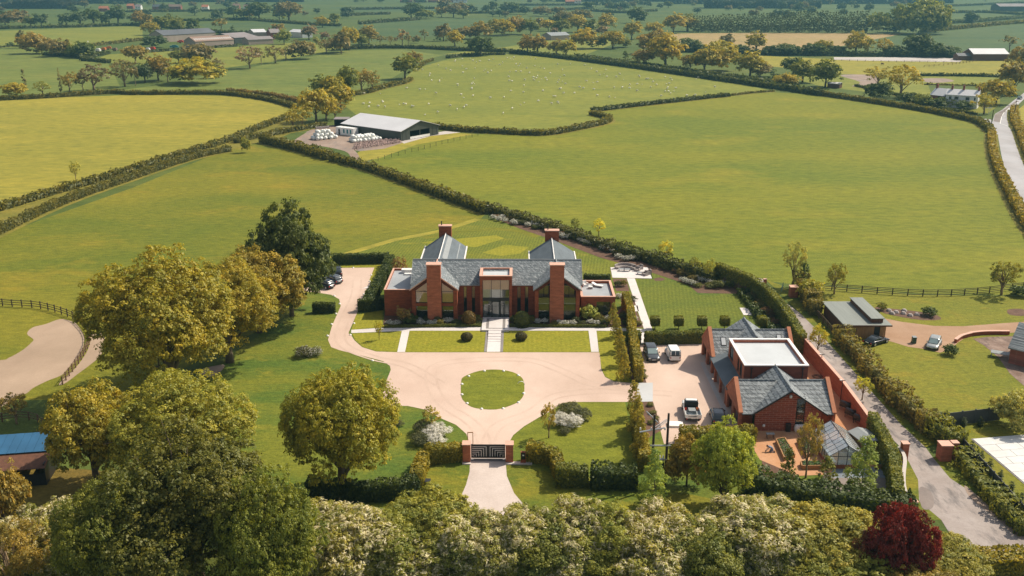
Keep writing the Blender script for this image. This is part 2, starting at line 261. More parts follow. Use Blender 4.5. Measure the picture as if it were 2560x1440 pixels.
def link(name, me, parent=None, loc=None, rot=None, scale=None):
    o = bpy.data.objects.new(name, me); COL.objects.link(o)
    if parent: o.parent = parent
    if loc is not None: o.location = loc
    if rot is not None: o.rotation_euler = rot
    if scale is not None: o.scale = scale
    return o
def tag(o, label, cat, group=None, kind=None):
    if label: o['label'] = label
    if cat: o['category'] = cat
    if group: o['group'] = group
    if kind: o['kind'] = kind
    return o
def thing(name, label, cat, loc=(0, 0, 0), rz=0.0, group=None): return tag(link(name, None, None, loc, (0, 0, rz)), label, cat, group)
def part(name, mb, mat, parent, loc=None, rot=None, smooth=False): return link(name, mb.mesh(name, mat, smooth), parent, loc, rot)
def single(name, mb, mat, label, cat, loc=(0, 0, 0), rz=0.0, group=None, smooth=False):
    return tag(link(name, mb.mesh(name, mat, smooth), None, loc, (0, 0, rz)), label, cat, group)
def copy_tree(o, parent=None, loc=None, rz=None):
    c = o.copy(); COL.objects.link(c)
    if parent: c.parent = parent
    if loc is not None: c.location = loc
    if rz is not None: c.rotation_euler = (0, 0, rz)
    for ch in o.children: copy_tree(ch, c)
    return c
def spline(pts, n=5, closed=True):
    P = [Vector(p[:2]) for p in pts]; L = len(P); out = []
    for i in range(L if closed else L-1):
        g = lambda j: P[j % L] if closed else P[max(0, min(L-1, j))]
        a, b, c, d = g(i-1), g(i), g(i+1), g(i+2)
        for s in range(n):
            t = s/n; out.append(tuple(0.5*((2*b)+(c-a)*t+(2*a-5*b+4*c-d)*t*t+(3*b-a-3*c+d)*t**3)))
    if not closed: out.append(tuple(P[-1]))
    return out
_layer = [0]
def sheet(name, px, mat, z, curve=False, world=False, t=None):
    pts = px if world else [G(*p) for p in px]
    if curve: pts = spline(pts, 4)
    mb = MB(); n = len(pts)
    if t: mb.prism([(p[0], p[1]) for p in pts], z-t, z)
    else: mb.add([(p[0], p[1], z) for p in pts], [tuple(range(n))])
    o = link(name, mb.mesh(name, mat)); me = o.data
    if me.polygons[0].normal.z < 0 and not t: me.flip_normals()
    o['kind'] = 'structure'; return o
ORD = ['leftmost', 'second from left', 'third from left', 'fourth from left', 'fifth from left', 'sixth from left', 'seventh from left', 'eighth from left', 'ninth from left', 'tenth from left',
       'eleventh from left', 'twelfth from left', 'thirteenth from left', 'fourteenth from left', 'fifteenth from left', 'sixteenth from left', 'seventeenth from left', 'eighteenth from left', 'nineteenth from left', 'twentieth from left']
for a in ('twenty', 'thirty', 'forty', 'fifty', 'sixty', 'seventy'):
    if a != 'twenty': ORD.append({'thirty': 'thirtieth', 'forty': 'fortieth', 'fifty': 'fiftieth', 'sixty': 'sixtieth', 'seventy': 'seventieth'}[a]+' from left')
    ORD += [f'{a}-{x} from left' for x in ('first', 'second', 'third', 'fourth', 'fifth', 'sixth', 'seventh', 'eighth', 'ninth')]
# ---------------------------------------------------------------- foliage
def quads(P, Nn, s, asp=1.0, jit=0.35):
    """leaf-sized, slightly folded quads at points P facing Nn"""
    n = len(P); r = RNG.normal(size=(n, 3)); a = np.cross(Nn, r); a /= np.linalg.norm(a, axis=1)[:, None]+1e-9
    b = np.cross(Nn, a); s = (np.asarray(s)*RNG.uniform(0.6, 1.35, n))[:, None]
    a = a*s*asp; b = b*s/asp
    v = np.stack([P-a-b*0.4, P-a*0.2+b, P+a+b*0.4, P+a*0.2-b], 1)*1.0
    v += RNG.normal(size=v.shape)*(s[:, :, None]*jit*0.5)
    return v.reshape(-1, 3), np.arange(n*4).reshape(n, 4)
KIND = {'oak': (1.55, .12, 44, (.15, .34)), 'open': (1.75, .22, 34, (.12, .26)), 'bush': (1.30, .0, 34, (.18, .36)), 'spray': (1.45, .0, 40, (.16, .32)), 'cone': (2.5, .08, 40, (.16, .30)), 'column': (6.0, .04, 26, (.45, .75))}
NCL = (1500, 480, 160, 42, 3000); NLF = (32, 22, 15, 11, 26); CLR = (.060, .095, .145, .25, .043)
def crown_points(kind, lod, rng):
    """clumps of leaves over a crown of uneven lobes; unit radius, height KIND[kind][0]"""
    A, zb, nl, lr = KIND[kind]; C = []; Rl = []; zc = (zb+1)/2*A; Vz = (1-zb)/2*A
    for i in range(nl):
        r = rng.uniform(*lr)
        if kind == 'cone': z = (zb+(0.97-zb)*((i+0.5)/nl)**0.9)*A; R = (1-z/A)**0.7*0.80; t = i*2.4+rng.uniform(-.4, .4); R *= rng.uniform(.5, 1.1); C.append((R*math.cos(t), R*math.sin(t), z)); Rl.append(r*(0.7+0.6*(1-z/A)))
        elif kind == 'column': z = (zb+(0.95-zb)*((i+0.5)/nl))*A; R = 0.42*math.sin(math.pi*min(.93, .15+z/A*.8)); t = i*2.4; C.append((R*math.cos(t), R*math.sin(t), z)); Rl.append(r*(1.1-.7*z/A))
        else:
            u = (i+0.5)/nl; zz = 1-1.80*u; t = i*2.39996+rng.uniform(-.6, .6); q = math.sqrt(max(0, 1-zz*zz)); f = rng.uniform(0.42, 0.86); f = min(f, 1-r*.8); g = f*rng.uniform(.9, 1.05)
            C.append((q*math.cos(t)*f, q*math.sin(t)*f, max(r*.5, zc+zz*Vz*g))); Rl.append(r)
    if kind in ('oak', 'bush', 'spray'):
        for i in range(5): t = i*1.26; C.append((.28*math.cos(t), .28*math.sin(t), zc+rng.uniform(-.2, .35)*Vz)); Rl.append(.42)
    C = np.array(C); Rl = np.array(Rl); ncl = int(NCL[lod]*{'open': .42, 'cone': .6, 'column': .8}.get(kind, 1)); w_ = Rl**2; w_ /= w_.sum(); ci = rng.choice(len(C), ncl, p=w_)
    d = rng.normal(size=(ncl, 3)); d[:, 2] = np.abs(d[:, 2])*1.0-0.42; d += C[ci]*np.array([.8, .8, 0]); d /= np.linalg.norm(d, axis=1)[:, None]
    K_ = C[ci]+d*(Rl[ci]*rng.uniform(.82, 1.05, ncl))[:, None]; K_[:, 2] = np.maximum(K_[:, 2], .03)
    nf = NLF[lod]; cr = CLR[lod]*{'column': 1.5}.get(kind, 1.0); li = np.repeat(np.arange(ncl), nf); n = len(li)
    e = rng.normal(size=(n, 3)); e[:, 2] = np.abs(e[:, 2])*1.1-.35; e /= np.linalg.norm(e, axis=1)[:, None]; csz = cr*rng.uniform(.6, 1.4, ncl)
    P = K_[li]+e*(csz[li]*rng.uniform(.45, 1.15, n))[:, None]*np.array([1.25, 1.25, .8])
    if kind == 'spray': P[:, 2] -= rng.exponential(.05, n)*(rng.random(n) < .5); 
    Nn = e*.8+d[li]*.35+rng.normal(size=(n, 3))*.33; Nn[:, 2] += .45; Nn /= np.linalg.norm(Nn, axis=1)[:, None]
    tn = .5+(.17*np.sin(ci*2.7)+rng.normal(size=ncl)*.13)[li]+rng.normal(size=n)*.13
    return P, Nn, np.clip(tn, 0, 1), C, li, A
CACHE = {}
def lod_of(wpx): return 0 if wpx > 190 else 1 if wpx > 85 else 2 if wpx > 36 else 3
def limbs(kind, C, A, lod, rng):
    lod = 0 if lod == 4 else lod; mb = MB(); seg = 7 if lod == 0 else 5 if lod == 1 else 4
    tr = 0.07 if kind in ('oak', 'open') else 0.045
    mb.tube([(0, 0, -0.02), (rng.uniform(-.02, .02), 0, .16*A), (rng.uniform(-.05, .05), rng.uniform(-.05, .05), .36*A), (0, 0, .68*A)], [tr*1.25, tr*.9, tr*.65, tr*.2], seg)
    cnt = {0: 20, 1: 14, 2: 9, 3: 3}[lod]
    for i in rng.choice(len(C), min(cnt, len(C)), replace=False):
        c = C[i]; z0 = min((.12+.25*rng.random())*A, c[2]*.7) if kind != 'cone' else max(.1, c[2]-.12)
        a = Vector((0, 0, z0)); e = Vector(c); mid = a.lerp(e, .5)+Vector((0, 0, .06 if kind != 'cone' else 0))
        mb.tube([a, mid, e], [tr*.42, tr*.26, tr*.06], seg, False)
        if lod < 2:
            for _ in range(3): e2 = e+Vector(rng.normal(size=3)*np.array([.15, .15, .12])); mb.tube([mid, mid.lerp(e2, .6)+Vector((0, 0, .03)), e2], [tr*.18, tr*.10, tr*.03], 4, False)
    return mb
def crown_mesh(kind, lod, var):
    key = (kind, lod, var)
    if key in CACHE: return CACHE[key]
    rng = np.random.default_rng(sum(map(ord, kind))*97+lod*13+var)
    P, Nn, tn, C, li, A = crown_points(kind, lod, rng); n = len(P); s = {0: .0165, 1: .031, 2: .060, 3: .13, 4: .0115}[lod]*{'column': 1.5, 'open': .85, 'spray': 1.15}.get(kind, 1)
    mats = [LEAF]; mi = None
    if kind == 'spray':
        bl = np.clip(.5+.5*np.sin(li*1.37+var), 0, 1)**1.5*(.35+.65*np.clip(P[:, 2]/A*1.3, 0, 1)); mi = (rng.random(n) < bl*.8).astype(int); mats = [LEAF, BLOSSOM]
        v, f = quads(P, Nn, np.full(n, s)*np.where(mi == 1, 1.15, 1), np.where(mi[:, None] == 1, 1.9, 1.3), .3)
    else: v, f = quads(P, Nn, np.full(n, s), 1.15)
    v[:, 2] = np.maximum(v[:, 2], 0.005)
    CACHE[key] = (mesh_np('crown', v, f, mats, mi, tn), limbs(kind, C, A, lod, rng).mesh('trunk', TWIG if kind == 'open' else BARK, True)); return CACHE[key]
TINT = {'y': ((0.42, 0.345, 0.030), 'golden green'), 'g': ((0.21, 0.225, 0.028), 'mid green'), 'd': ((0.095, 0.130, 0.022), 'dark green'), 'o': ((0.33, 0.245, 0.042), 'orange brown'), 'l': ((0.30, 0.31, 0.05), 'light green'),
        'r': ((0.23, 0.17, 0.08), 'reddish brown'), 'b': ((0.105, 0.150, 0.055), 'bluish green'), 'p': ((0.33, 0.24, 0.13), 'pinkish brown'), 'k': ((0.25, 0.205, 0.07), 'brown twiggy'), 'x': ((0.23, 0.020, 0.015), 'crimson')}
def jit(c, a=0.12): f = random.uniform(1-a, 1+a); return (c[0]*f*random.uniform(.95, 1.05), c[1]*f, c[2]*f*random.uniform(.9, 1.1), 1)
def tree(px, base, wpx, top, tint, kind='oak', label=None, group=None, name=None, cat='tree', lod=None, var=None, hmin=None, fac=1.0):
    P = G(px, base); s = ppm(P); h = max(V(px, top, P.y).z, wpx/s*(0.45 if kind in ('bush', 'spray') else 0.75)); 
    if hmin: h = hmin
    r = wpx/s/2*1.02; L = lod_of(wpx) if lod is None else lod; v = random.randrange(3) if var is None else var
    cm, tm = crown_mesh(kind, L, v); c = TINT[tint][0] if isinstance(tint, str) else tint; rz = random.uniform(0, 6.28)
    nm = name or {'oak': 'broadleaf_tree', 'open': 'open_crowned_tree', 'bush': 'shrub', 'spray': 'hawthorn', 'cone': 'conical_tree', 'column': 'poplar_tree'}[kind]
    o = thing(nm, label, cat, P, rz, group); o.scale = (r, r, h/KIND[kind][0])
    cr = link('foliage' if kind == 'bush' else 'crown', cm, o); cr.color = jit(k(c, fac), 0.07)
    if kind != 'bush' or L < 2: link('trunk', tm, o)
    return o
def hedge(pts, h, w, tint='g', leaf=0.3, name='hedge', label='', world=False, rough=0.25, density=1.6, group=None, tint2=None, flat=False, z0=0.0):
    """clipped or rough hedge swept along a line: leafy faces over a solid twiggy core"""
    W = [Vector((p[0], p[1], 0)) for p in pts] if world else [Vector(G(*p)) for p in pts]
    seg = []; L = 0
    for a, b in zip(W, W[1:]): seg.append((a, b, L)); L += (b-a).length
    step = max(leaf*3, 0.8); core = MB(); nst = max(2, int(L/step))
    def at(s):
        for a, b, l in seg:
            if s <= l+(b-a).length+1e-6: d = (b-a).normalized(); return a+d*(s-l), d
        a, b, l = seg[-1]; return b, (b-a).normalized()
    rows = []; W0 = []
    for i in range(nst+1):
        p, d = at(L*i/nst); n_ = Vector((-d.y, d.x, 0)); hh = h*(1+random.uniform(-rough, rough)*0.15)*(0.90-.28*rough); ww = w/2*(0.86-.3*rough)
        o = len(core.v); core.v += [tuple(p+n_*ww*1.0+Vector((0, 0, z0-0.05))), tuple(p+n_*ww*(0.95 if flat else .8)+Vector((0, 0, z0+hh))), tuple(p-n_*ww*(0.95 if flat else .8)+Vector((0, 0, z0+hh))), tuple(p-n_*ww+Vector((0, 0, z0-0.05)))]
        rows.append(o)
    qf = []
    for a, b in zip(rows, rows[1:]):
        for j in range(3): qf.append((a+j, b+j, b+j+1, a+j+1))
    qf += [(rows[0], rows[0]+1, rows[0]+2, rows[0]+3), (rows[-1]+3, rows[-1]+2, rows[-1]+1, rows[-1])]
    nl = int(L*(2*h+w)*density/(leaf*leaf)); s = RNG.uniform(0, L, nl); u = RNG.uniform(0, 2*h+w, nl)
    ends = int((h*w*2)*density/(leaf*leaf))
    W2 = np.array([tuple(p)[:2] for p in W]); ls = np.array([x[2] for x in seg]+[L]); ix = np.clip(np.searchsorted(ls, s, side='right')-1, 0, len(seg)-1)
    A = W2[ix]; D = (W2[ix+1]-A); dl = np.linalg.norm(D, axis=1); D /= dl[:, None]; pos = A+D*(s-ls[ix])[:, None]; Nr = np.stack([-D[:, 1], D[:, 0]], 1)
    off = np.where(u < h, w/2, np.where(u > h+w, -w/2, w/2-(u-h))); zz = np.where(u < h, u, np.where(u > h+w, 2*h+w-u, h))
    rj = np.sin(s*1.7)*0.3+np.sin(s*0.61+1)*0.4+np.sin(s*4.1)*0.3
    amp = 1+rough*0.55*rj; off = off*amp+RNG.normal(size=nl)*leaf*0.25; zz = z0+zz*np.where(zz > h*0.5, amp, 1)+RNG.normal(size=nl)*leaf*0.25
    P = np.stack([pos[:, 0]+Nr[:, 0]*off, pos[:, 1]+Nr[:, 1]*off, np.maximum(zz, 0.03)], 1)
    nn = np.where((u >= h) & (u <= h+w), 0, np.sign(off)); Nn = np.stack([Nr[:, 0]*nn, Nr[:, 1]*nn, (nn == 0)*1.0], 1)+RNG.normal(size=(nl, 3))*0.5
    if ends > 3:
        for e, sg in ((W[0], -1), (W[-1], 1)):
            d = (W[1]-W[0] if sg < 0 else W[-1]-W[-2]).normalized()*sg; n_ = Vector((-d.y, d.x, 0)); a = RNG.uniform(-w/2, w/2, ends//2+1); z_ = RNG.uniform(0, h, ends//2+1)
            P = np.concatenate([P, np.stack([e.x+n_.x*a+d.x*.05, e.y+n_.y*a+d.y*.05, z0+z_], 1)]); Nn = np.concatenate([Nn, np.tile([d.x, d.y, 0.1], (len(a), 1))+RNG.normal(size=(len(a), 3))*.4])
    Nn /= np.linalg.norm(Nn, axis=1)[:, None]+1e-9; nl = len(P)
    v, f = quads(P, Nn, np.full(nl, leaf*0.62), 1.15)
    v[:, 2] = np.maximum(v[:, 2], 0.02)
    nc = len(core.v); V_ = np.concatenate([np.array(core.v), v]); F = np.concatenate([np.array(qf), f+nc])
    tone = np.concatenate([np.full(len(qf), 0.1), np.clip(0.5+RNG.normal(size=nl)*0.2+0.18*np.sin(P[:, 0]*0.9+P[:, 1]*0.7), 0, 1)])  # core faces toned dark to paint the shade inside the hedge
    c0 = W[len(W)//2].copy(); V_ = V_-np.array([c0.x, c0.y, 0])
    o = link(name, mesh_np(name, V_, F, [LEAF], None, tone), None, c0); c = k(TINT[tint][0], .72) if isinstance(tint, str) else tint; o.color = (*c, 1)
    return tag(o, label, 'hedge', group)
# ================================================================ GROUND
mb = MB(); mb.add([(-3500, -60, 0), (3500, -60, 0), (3500, 6200, 0), (-3500, 6200, 0)], [(0, 1, 2, 3)]); gr = link('ground', mb.mesh('ground', M['ground'])); gr['kind'] = 'structure'
Z = lambda n: 0.004*n
# fields, nearest first
sheet('left_field', [(-900, 640), (-60, 610), (130, 540), (330, 470), (575, 370), (640, 352), (830, 397), (1000, 452), (1220, 530), (1200, 548), (1100, 580), (985, 600), (820, 645), (860, 700), (700, 800), (300, 1000), (-1200, 1000)], M['g_left'], Z(1))
sheet('right_field', [(910, 408), (1040, 362), (1170, 335), (1360, 338), (1500, 312), (1530, 298), (1500, 280), (1700, 255), (1825, 240), (1925, 230), (2050, 238), (2290, 275), (2440, 304), (2478, 330), (2490, 430), (2545, 540), (2760, 740), (2560, 738), (2300, 735), (2060, 712), (1990, 712), (1900, 700), (1790, 672), (1640, 650), (1400, 580), (1225, 520), (1050, 458)], M['g_right'], Z(1))
sheet('barn_verge_field', [(905, 405), (950, 395), (1040, 362), (1190, 335), (1100, 330), (1000, 355), (900, 378), (880, 392)], M['g_yellow'], Z(2))
sheet('sheep_field', [(880, 245), (900, 236), (1000, 205), (1040, 170), (1120, 148), (1275, 134), (1400, 147), (1560, 166), (1800, 200), (1925, 226), (1825, 238), (1700, 252), (1490, 280), (1515, 300), (1500, 309), (1360, 335), (1240, 331), (1090, 318), (1045, 300), (890, 287), (860, 262)], M['g_sheep'], Z(2))
sheet('yellow_field', [(-900, 305), (-300, 268), (0, 251), (120, 245), (330, 237), (540, 239), (640, 245), (740, 270), (715, 290), (560, 352), (430, 392), (260, 442), (0, 520), (-900, 720)], M['g_yellow'], Z(2))
sheet('hedge_verge', [(735, 288), (700, 303), (630, 330), (560, 358), (430, 396), (260, 447), (120, 488), (-80, 548), (-80, 625), (0, 583), (150, 512), (330, 446), (480, 396), (580, 374), (660, 352), (700, 345), (745, 325), (770, 300)], M['g_margin'], Z(1)+.001)
sheet('mid_left_field', [(-900, 290), (0, 245), (330, 228), (560, 222), (740, 248), (870, 235), (980, 195), (1060, 150), (1110, 138), (1000, 124), (860, 127), (700, 155), (560, 180), (400, 212), (270, 230)], M['g_pale'], Z(1))
sheet('brook_meadow', [(-900, 200), (-200, 150), (0, 122), (60, 118), (140, 140), (235, 150), (270, 158), (300, 215), (200, 232), (0, 243), (-900, 285)], M['g_pale'], Z(2))
sheet('farm_meadow', [(230, 150), (270, 136), (590, 117), (760, 105), (860, 120), (700, 152), (560, 170), (300, 160)], M['g_sheep'], Z(3))
sheet('grazing_field', [(-900, 108), (0, 77), (320, 66), (356, 68), (357, 100), (240, 115), (230, 138), (140, 130), (60, 117), (-200, 130)], M['g_sheep'], Z(3))
sheet('far_green_field', [(490, 60), (790, 50), (870, 68), (740, 85), (680, 92), (560, 85)], M['g_deep'], Z(3))
sheet('far_flat_field', [(860, 110), (900, 60), (1150, 45), (1290, 48), (1310, 70), (1000, 100)], M['g_deep'], Z(4))
sheet('far_blue_field', [(820, 18), (1160, 12), (1460, 10), (1400, 26), (900, 30)], M['g_deep'], Z(3))
sheet('paddock_by_oak', [(1100, 136), (1260, 118), (1420, 92), (1560, 100), (1460, 138), (1290, 130)], M['g_sheep'], Z(3))
sheet('tan_field', [(1600, 120), (1660, 84), (1900, 82), (2260, 84), (2140, 108), (2040, 128), (1820, 125)], M['g_tan'], Z(4))
sheet('green_far_right_field', [(2140, 118), (2190, 95), (2320, 82), (2560, 60), (2900, 50), (2900, 130), (2560, 128), (2300, 135)], M['g_deep'], Z(3))
sheet('horse_paddock', [(1880, 138), (2120, 150), (2440, 150), (2560, 150), (2500, 188), (2300, 190), (2100, 185), (1920, 165)], M['g_yellow'], Z(4))
sheet('rough_paddock', [(1960, 190), (2100, 186), (2500, 192), (2540, 215), (2320, 212), (2330, 240), (2180, 232), (2050, 215)], M['g_sheep'], Z(3))
sheet('bare_paddock_patch', [(2100, 188), (2180, 188), (2195, 205), (2185, 218), (2130, 216), (2150, 205)], M['dirt'], Z(5), True)
sheet('worn_paddock_patch', [(2300, 197), (2360, 196), (2385, 203), (2340, 207), (2310, 204)], M['dirt'], Z(5), True)
sheet('riding_arena', [(2084, 143), (2330, 143), (2410, 147), (2400, 155), (2250, 153), (2086, 150)], M['concrete'], Z(6))
sheet('roadside_field', [(2538, 280), (2560, 262), (2900, 240), (2900, 600), (2640, 480), (2560, 360), (2545, 330)], M['g_yellow'], Z(3))
sheet('cottage_garden', [(2300, 262), (2330, 240), (2500, 240), (2500, 262), (2470, 283), (2400, 280)], M['lawn_right'], Z(5))
# roads
rl = crop(2440, 240, 3.79, [(455, -30), (360, 40), (250, 130), (180, 170), (172, 190), (150, 262), (210, 390), (240, 560), (280, 720), (360, 860), (455, 1010)])
rr = crop(2440, 240, 3.79, [(640, 1010), (520, 740), (455, 565), (400, 400), (340, 330), (305, 290), (315, 200), (360, 120), (455, 30), (560, -30)])
sheet('road', rl+rr, M['asphalt_road'], Z(7))
sheet('side_road', crop(2440, 240, 3.79, [(-40, 200), (0, 207), (140, 222), (160, 262), (100, 250), (0, 228), (-60, 222)]), M['asphalt_road'], Z(6))
sheet('worn_road_strip', crop(2440, 240, 3.79, [(378, 45), (255, 135), (180, 175), (165, 240), (225, 250), (250, 180), (330, 100), (410, 50)]), M['asphalt_brown'], Z(8))
for seg in ([(395, 60), (330, 105)], [(318, 112), (280, 145)], [(268, 155), (248, 185)], [(243, 195), (228, 262)], [(228, 262), (305, 285)], [(178, 172), (245, 170)]):
    a, b = [G(*p) for p in crop(2440, 240, 3.79, seg)]; d = (b-a).normalized(); n_ = Vector((-d.y, d.x, 0))*0.12
    sheet('road_marking', [a+n_, b+n_, b-n_, a-n_], M['roadline'], Z(9), world=True)
sheet('lane', [(1868, 690), (1905, 697), (1948, 745), (2000, 783), (2038, 821), (2140, 935), (2197, 1000), (2251, 1060), (2314, 1119), (2332, 1144), (2375, 1196), (2421, 1226), (2488, 1290), (2549, 1345), (2700, 1345), (2700, 1380), (2393, 1366), (2353, 1300), (2298, 1254), (2295, 1199), (2271, 1153), (2249, 1116), (2163, 1030), (2012, 848), (1975, 800), (1955, 775), (1925, 745), (1880, 712)], M['asphalt'], Z(7))
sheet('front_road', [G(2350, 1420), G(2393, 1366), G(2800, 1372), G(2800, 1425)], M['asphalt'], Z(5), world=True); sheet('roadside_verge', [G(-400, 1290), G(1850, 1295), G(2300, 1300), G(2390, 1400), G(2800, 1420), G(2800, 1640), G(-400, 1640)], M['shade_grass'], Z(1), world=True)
sheet('lane_verge', [(2000, 783), (2038, 821), (2140, 935), (2197, 1000), (2251, 1060), (2314, 1119), (2340, 1110), (2300, 1060), (2230, 985), (2130, 880), (2050, 790), (1990, 735), (1950, 712), (1915, 700)], M['lawn_verge'], Z(5))
sheet('lane_side_verge', [(2332, 1144), (2375, 1196), (2421, 1226), (2488, 1290), (2549, 1345), (2700, 1345), (2700, 1330), (2440, 1170), (2370, 1140)], M['lawn_verge'], Z(6))
sheet('gate_side_verge', [(2249, 1116), (2271, 1153), (2295, 1199), (2298, 1254), (2353, 1300), (2270, 1300), (2255, 1250), (2262, 1190)], M['lawn_verge'], Z(6))
sheet('rut_scar', crop(2060, 1000, 3.272, [(1150, 700), (1250, 780), (1420, 930), (1636, 1100), (1636, 1135), (1560, 1110), (1420, 980), (1250, 850), (1180, 780)]), M['dirt'], Z(9), True)
sheet('lane_gravel_patch', crop(2060, 1000, 3.272, [(780, 720), (860, 740), (900, 820), (880, 890), (800, 880)]), M['asphalt_brown'], Z(9), True)
# farm track and barn yard
sheet('farm_track', [(732, 355), (760, 335), (790, 322), (850, 318), (860, 335), (800, 345), (800, 352), (850, 365), (885, 375), (900, 398), (880, 395), (862, 378), (800, 365), (745, 362)], M['dirt'], Z(4), True)
sheet('barn_yard', [(765, 330), (800, 315), (860, 312), (1000, 345), (1010, 356), (960, 372), (900, 378), (800, 358)], M['dirt'], Z(5))
sheet('barn_apron', [(1002, 354), (1010, 359), (1078, 340), (1160, 330), (1150, 322), (1081, 333)], M['concrete'], Z(6))
# the estate
OUT = [(844, 670), (936, 669), (922, 704), (931, 712), (931, 719), (914, 725), (893, 782), (871, 833), (879, 840), (886, 851), (905, 868), (940, 879), (1000, 881), (1499, 881), (1503, 923), (1513, 943), (1535, 954), (1582, 958), (1606, 958), (1606, 1004),
       (1563, 1005), (1425, 1005), (1402, 1009), (1387, 1022), (1350, 1042), (1310, 1066), (1283, 1088), (1268, 1115), (1265, 1152), (1175, 1152), (1175, 1112), (1166, 1085), (1140, 1062), (1100, 1045), (1062, 1024), (1020, 1015), (978, 1014), (960, 998), (957, 985), (965, 955), (977, 925), (975, 915), (958, 903), (900, 888), (850, 876), (828, 868), (820, 850), (830, 815), (842, 788), (852, 765), (848, 748), (828, 737), (790, 731), (760, 728), (750, 700), (830, 700), (838, 685)]
sheet('drive', OUT, M['gravel'], Z(4))
sheet('lawn_circle', [(1153, 955), (1160, 942), (1196, 928), (1240, 924), (1280, 930), (1302, 942), (1310, 957), (1310, 985), (1300, 1001), (1282, 1012), (1240, 1024), (1186, 1020), (1163, 1006), (1153, 990)], M['g_right'], Z(7), True)
sheet('parking_court', [(1588, 862), (1770, 860), (1830, 950), (1870, 1080), (1880, 1110), (1660, 1110), (1632, 1005), (1632, 957), (1616, 957)], M['gravel'], Z(5))
sheet('threshold_strip', [(1583, 958), (1632, 957), (1632, 1004), (1600, 1005)], M['threshold'], Z(8))
sheet('entrance_apron', [(1175, 1151), (1264, 1151), (1267, 1190), (1285, 1233), (1312, 1265), (1345, 1292), (1350, 1330), (1100, 1330), (1110, 1292), (1143, 1262), (1165, 1213), (1174, 1180)], M['apron'], Z(6))
sheet('gate_sill', [(1175, 1146), (1265, 1146), (1264, 1154), (1176, 1154)], M['paving_dark'], Z(8))
EST = [(1195, 546), (1230, 548), (1400, 592), (1520, 632), (1650, 682), (1740, 715), (1860, 725), (1990, 850), (2170, 1040), (2250, 1250), (1850, 1300), (1320, 1290), (1100, 1270), (700, 1270), (400, 1100), (560, 900), (760, 760), (800, 690), (825, 646), (985, 600)]
sheet('garden_ground', EST, M['lawn_green'], Z(2))
sheet('back_lawn', [(1195, 547), (1235, 553), (1300, 578), (1400, 612), (1500, 648), (1540, 664), (1522, 690), (1450, 705), (980, 705), (985, 640), (880, 634), (828, 648), (985, 600), (1100, 580)], M['lawn_stripe'], Z(3))
for nm, q in (('mown_diamond', [(1050, 606), (1240, 588), (1262, 596), (1190, 618), (1100, 612)]), ('mown_diamond', [(1205, 632), (1262, 612), (1322, 618), (1300, 634), (1252, 640)])): sheet(nm, q, M['lawn_bright'], Z(4))
def strip(name, px, wd, mat, z):
    W_ = [G(*p) for p in px]; L_ = []; R_ = []
    for i, p in enumerate(W_):
        d = (W_[min(i+1, len(W_)-1)]-W_[max(i-1, 0)]).normalized(); n_ = Vector((-d.y, d.x, 0))*wd/2; L_.append(p+n_); R_.append(p-n_)
    return sheet(name, L_+R_[::-1], mat, z, world=True)
for i, q in enumerate([[(1221, 1148), (1222, 1100), (1250, 1062), (1330, 1030), (1390, 990), (1500, 978), (1600, 980), (1680, 985)], [(1214, 1148), (1206, 1090), (1170, 1050), (1110, 1010), (1080, 960), (1090, 915), (1180, 900), (1320, 900), (1400, 925), (1480, 960), (1590, 975)], [(1100, 960), (1020, 915), (940, 896), (870, 870), (850, 840), (866, 790), (888, 740), (893, 700)]]):
    W_ = [Vector(p) for p in spline([tuple(G(*p))[:2] for p in q], 8, False)]
    for s in (-.75, .75):
        P_ = []
        for j, p in enumerate(W_): d = (W_[min(j+1, len(W_)-1)]-W_[max(j-1, 0)]).normalized(); P_.append(p+Vector((-d.y, d.x))*s)
        L_, R_ = [], []
        for j, p in enumerate(P_): d = (P_[min(j+1, len(P_)-1)]-P_[max(j-1, 0)]).normalized(); n_ = Vector((-d.y, d.x))*.17; L_.append(p+n_); R_.append(p-n_)
        m = MB(); m.add([(p.x, p.y, .0235+.001*i) for p in L_+R_], [(j, j+1, len(L_)+j+1, len(L_)+j) for j in range(len(L_)-1)]); o = link('wheel_track', m.mesh('wheel_track', M['gravel_track'])); o['kind'] = 'structure'
strip('mown_band', [(1060, 595), (1150, 580), (1235, 572), (1300, 578), (1345, 592)], 2.2, M['g_left'], Z(5)); strip('mown_edge', [(828, 646), (985, 600), (1100, 578), (1195, 548)], 2.0, M['g_yellow'], Z(6))
sheet('side_lawn', [(1545, 664), (1650, 688), (1720, 722), (1745, 737), (1858, 737), (1885, 780), (1900, 820), (1630, 824), (1589, 700), (1632, 697), (1622, 668)], M['lawn_check'], Z(4))
for q in ([(880, 834), (1004, 828), (993, 880), (942, 878), (908, 867), (888, 850)], [(1024, 827), (1217, 827), (1217, 880), (1013, 880)], [(1255, 827), (1470, 828), (1478, 880), (1255, 880)]): sheet('forecourt_lawn', q, M['lawn_bright'], Z(5))
sheet('forecourt_side_lawn', [(1491, 828), (1545, 828), (1575, 955), (1535, 952), (1513, 941), (1505, 923), (1498, 880)], M['lawn_bright'], Z(5))
sheet('drive_side_lawn', [(889, 790), (912, 783), (957, 776), (955, 818), (879, 825)], M['lawn_bright'], Z(5)); sheet('drive_side_lawn', [(916, 726), (935, 722), (955, 700), (928, 740), (900, 778), (893, 782)], M['lawn_bright'], Z(5)); sheet('drive_side_lawn', [(844, 669), (846, 662), (965, 655), (950, 690), (940, 706), (922, 704), (936, 669)], M['lawn_bright'], Z(5))
sheet('gate_lawn', [(1270, 1108), (1285, 1089), (1312, 1068), (1352, 1043), (1389, 1023), (1404, 1010), (1425, 1006), (1563, 1006), (1592, 1160), (1400, 1175), (1380, 1130), (1290, 1118)], M['g_right'], Z(5))
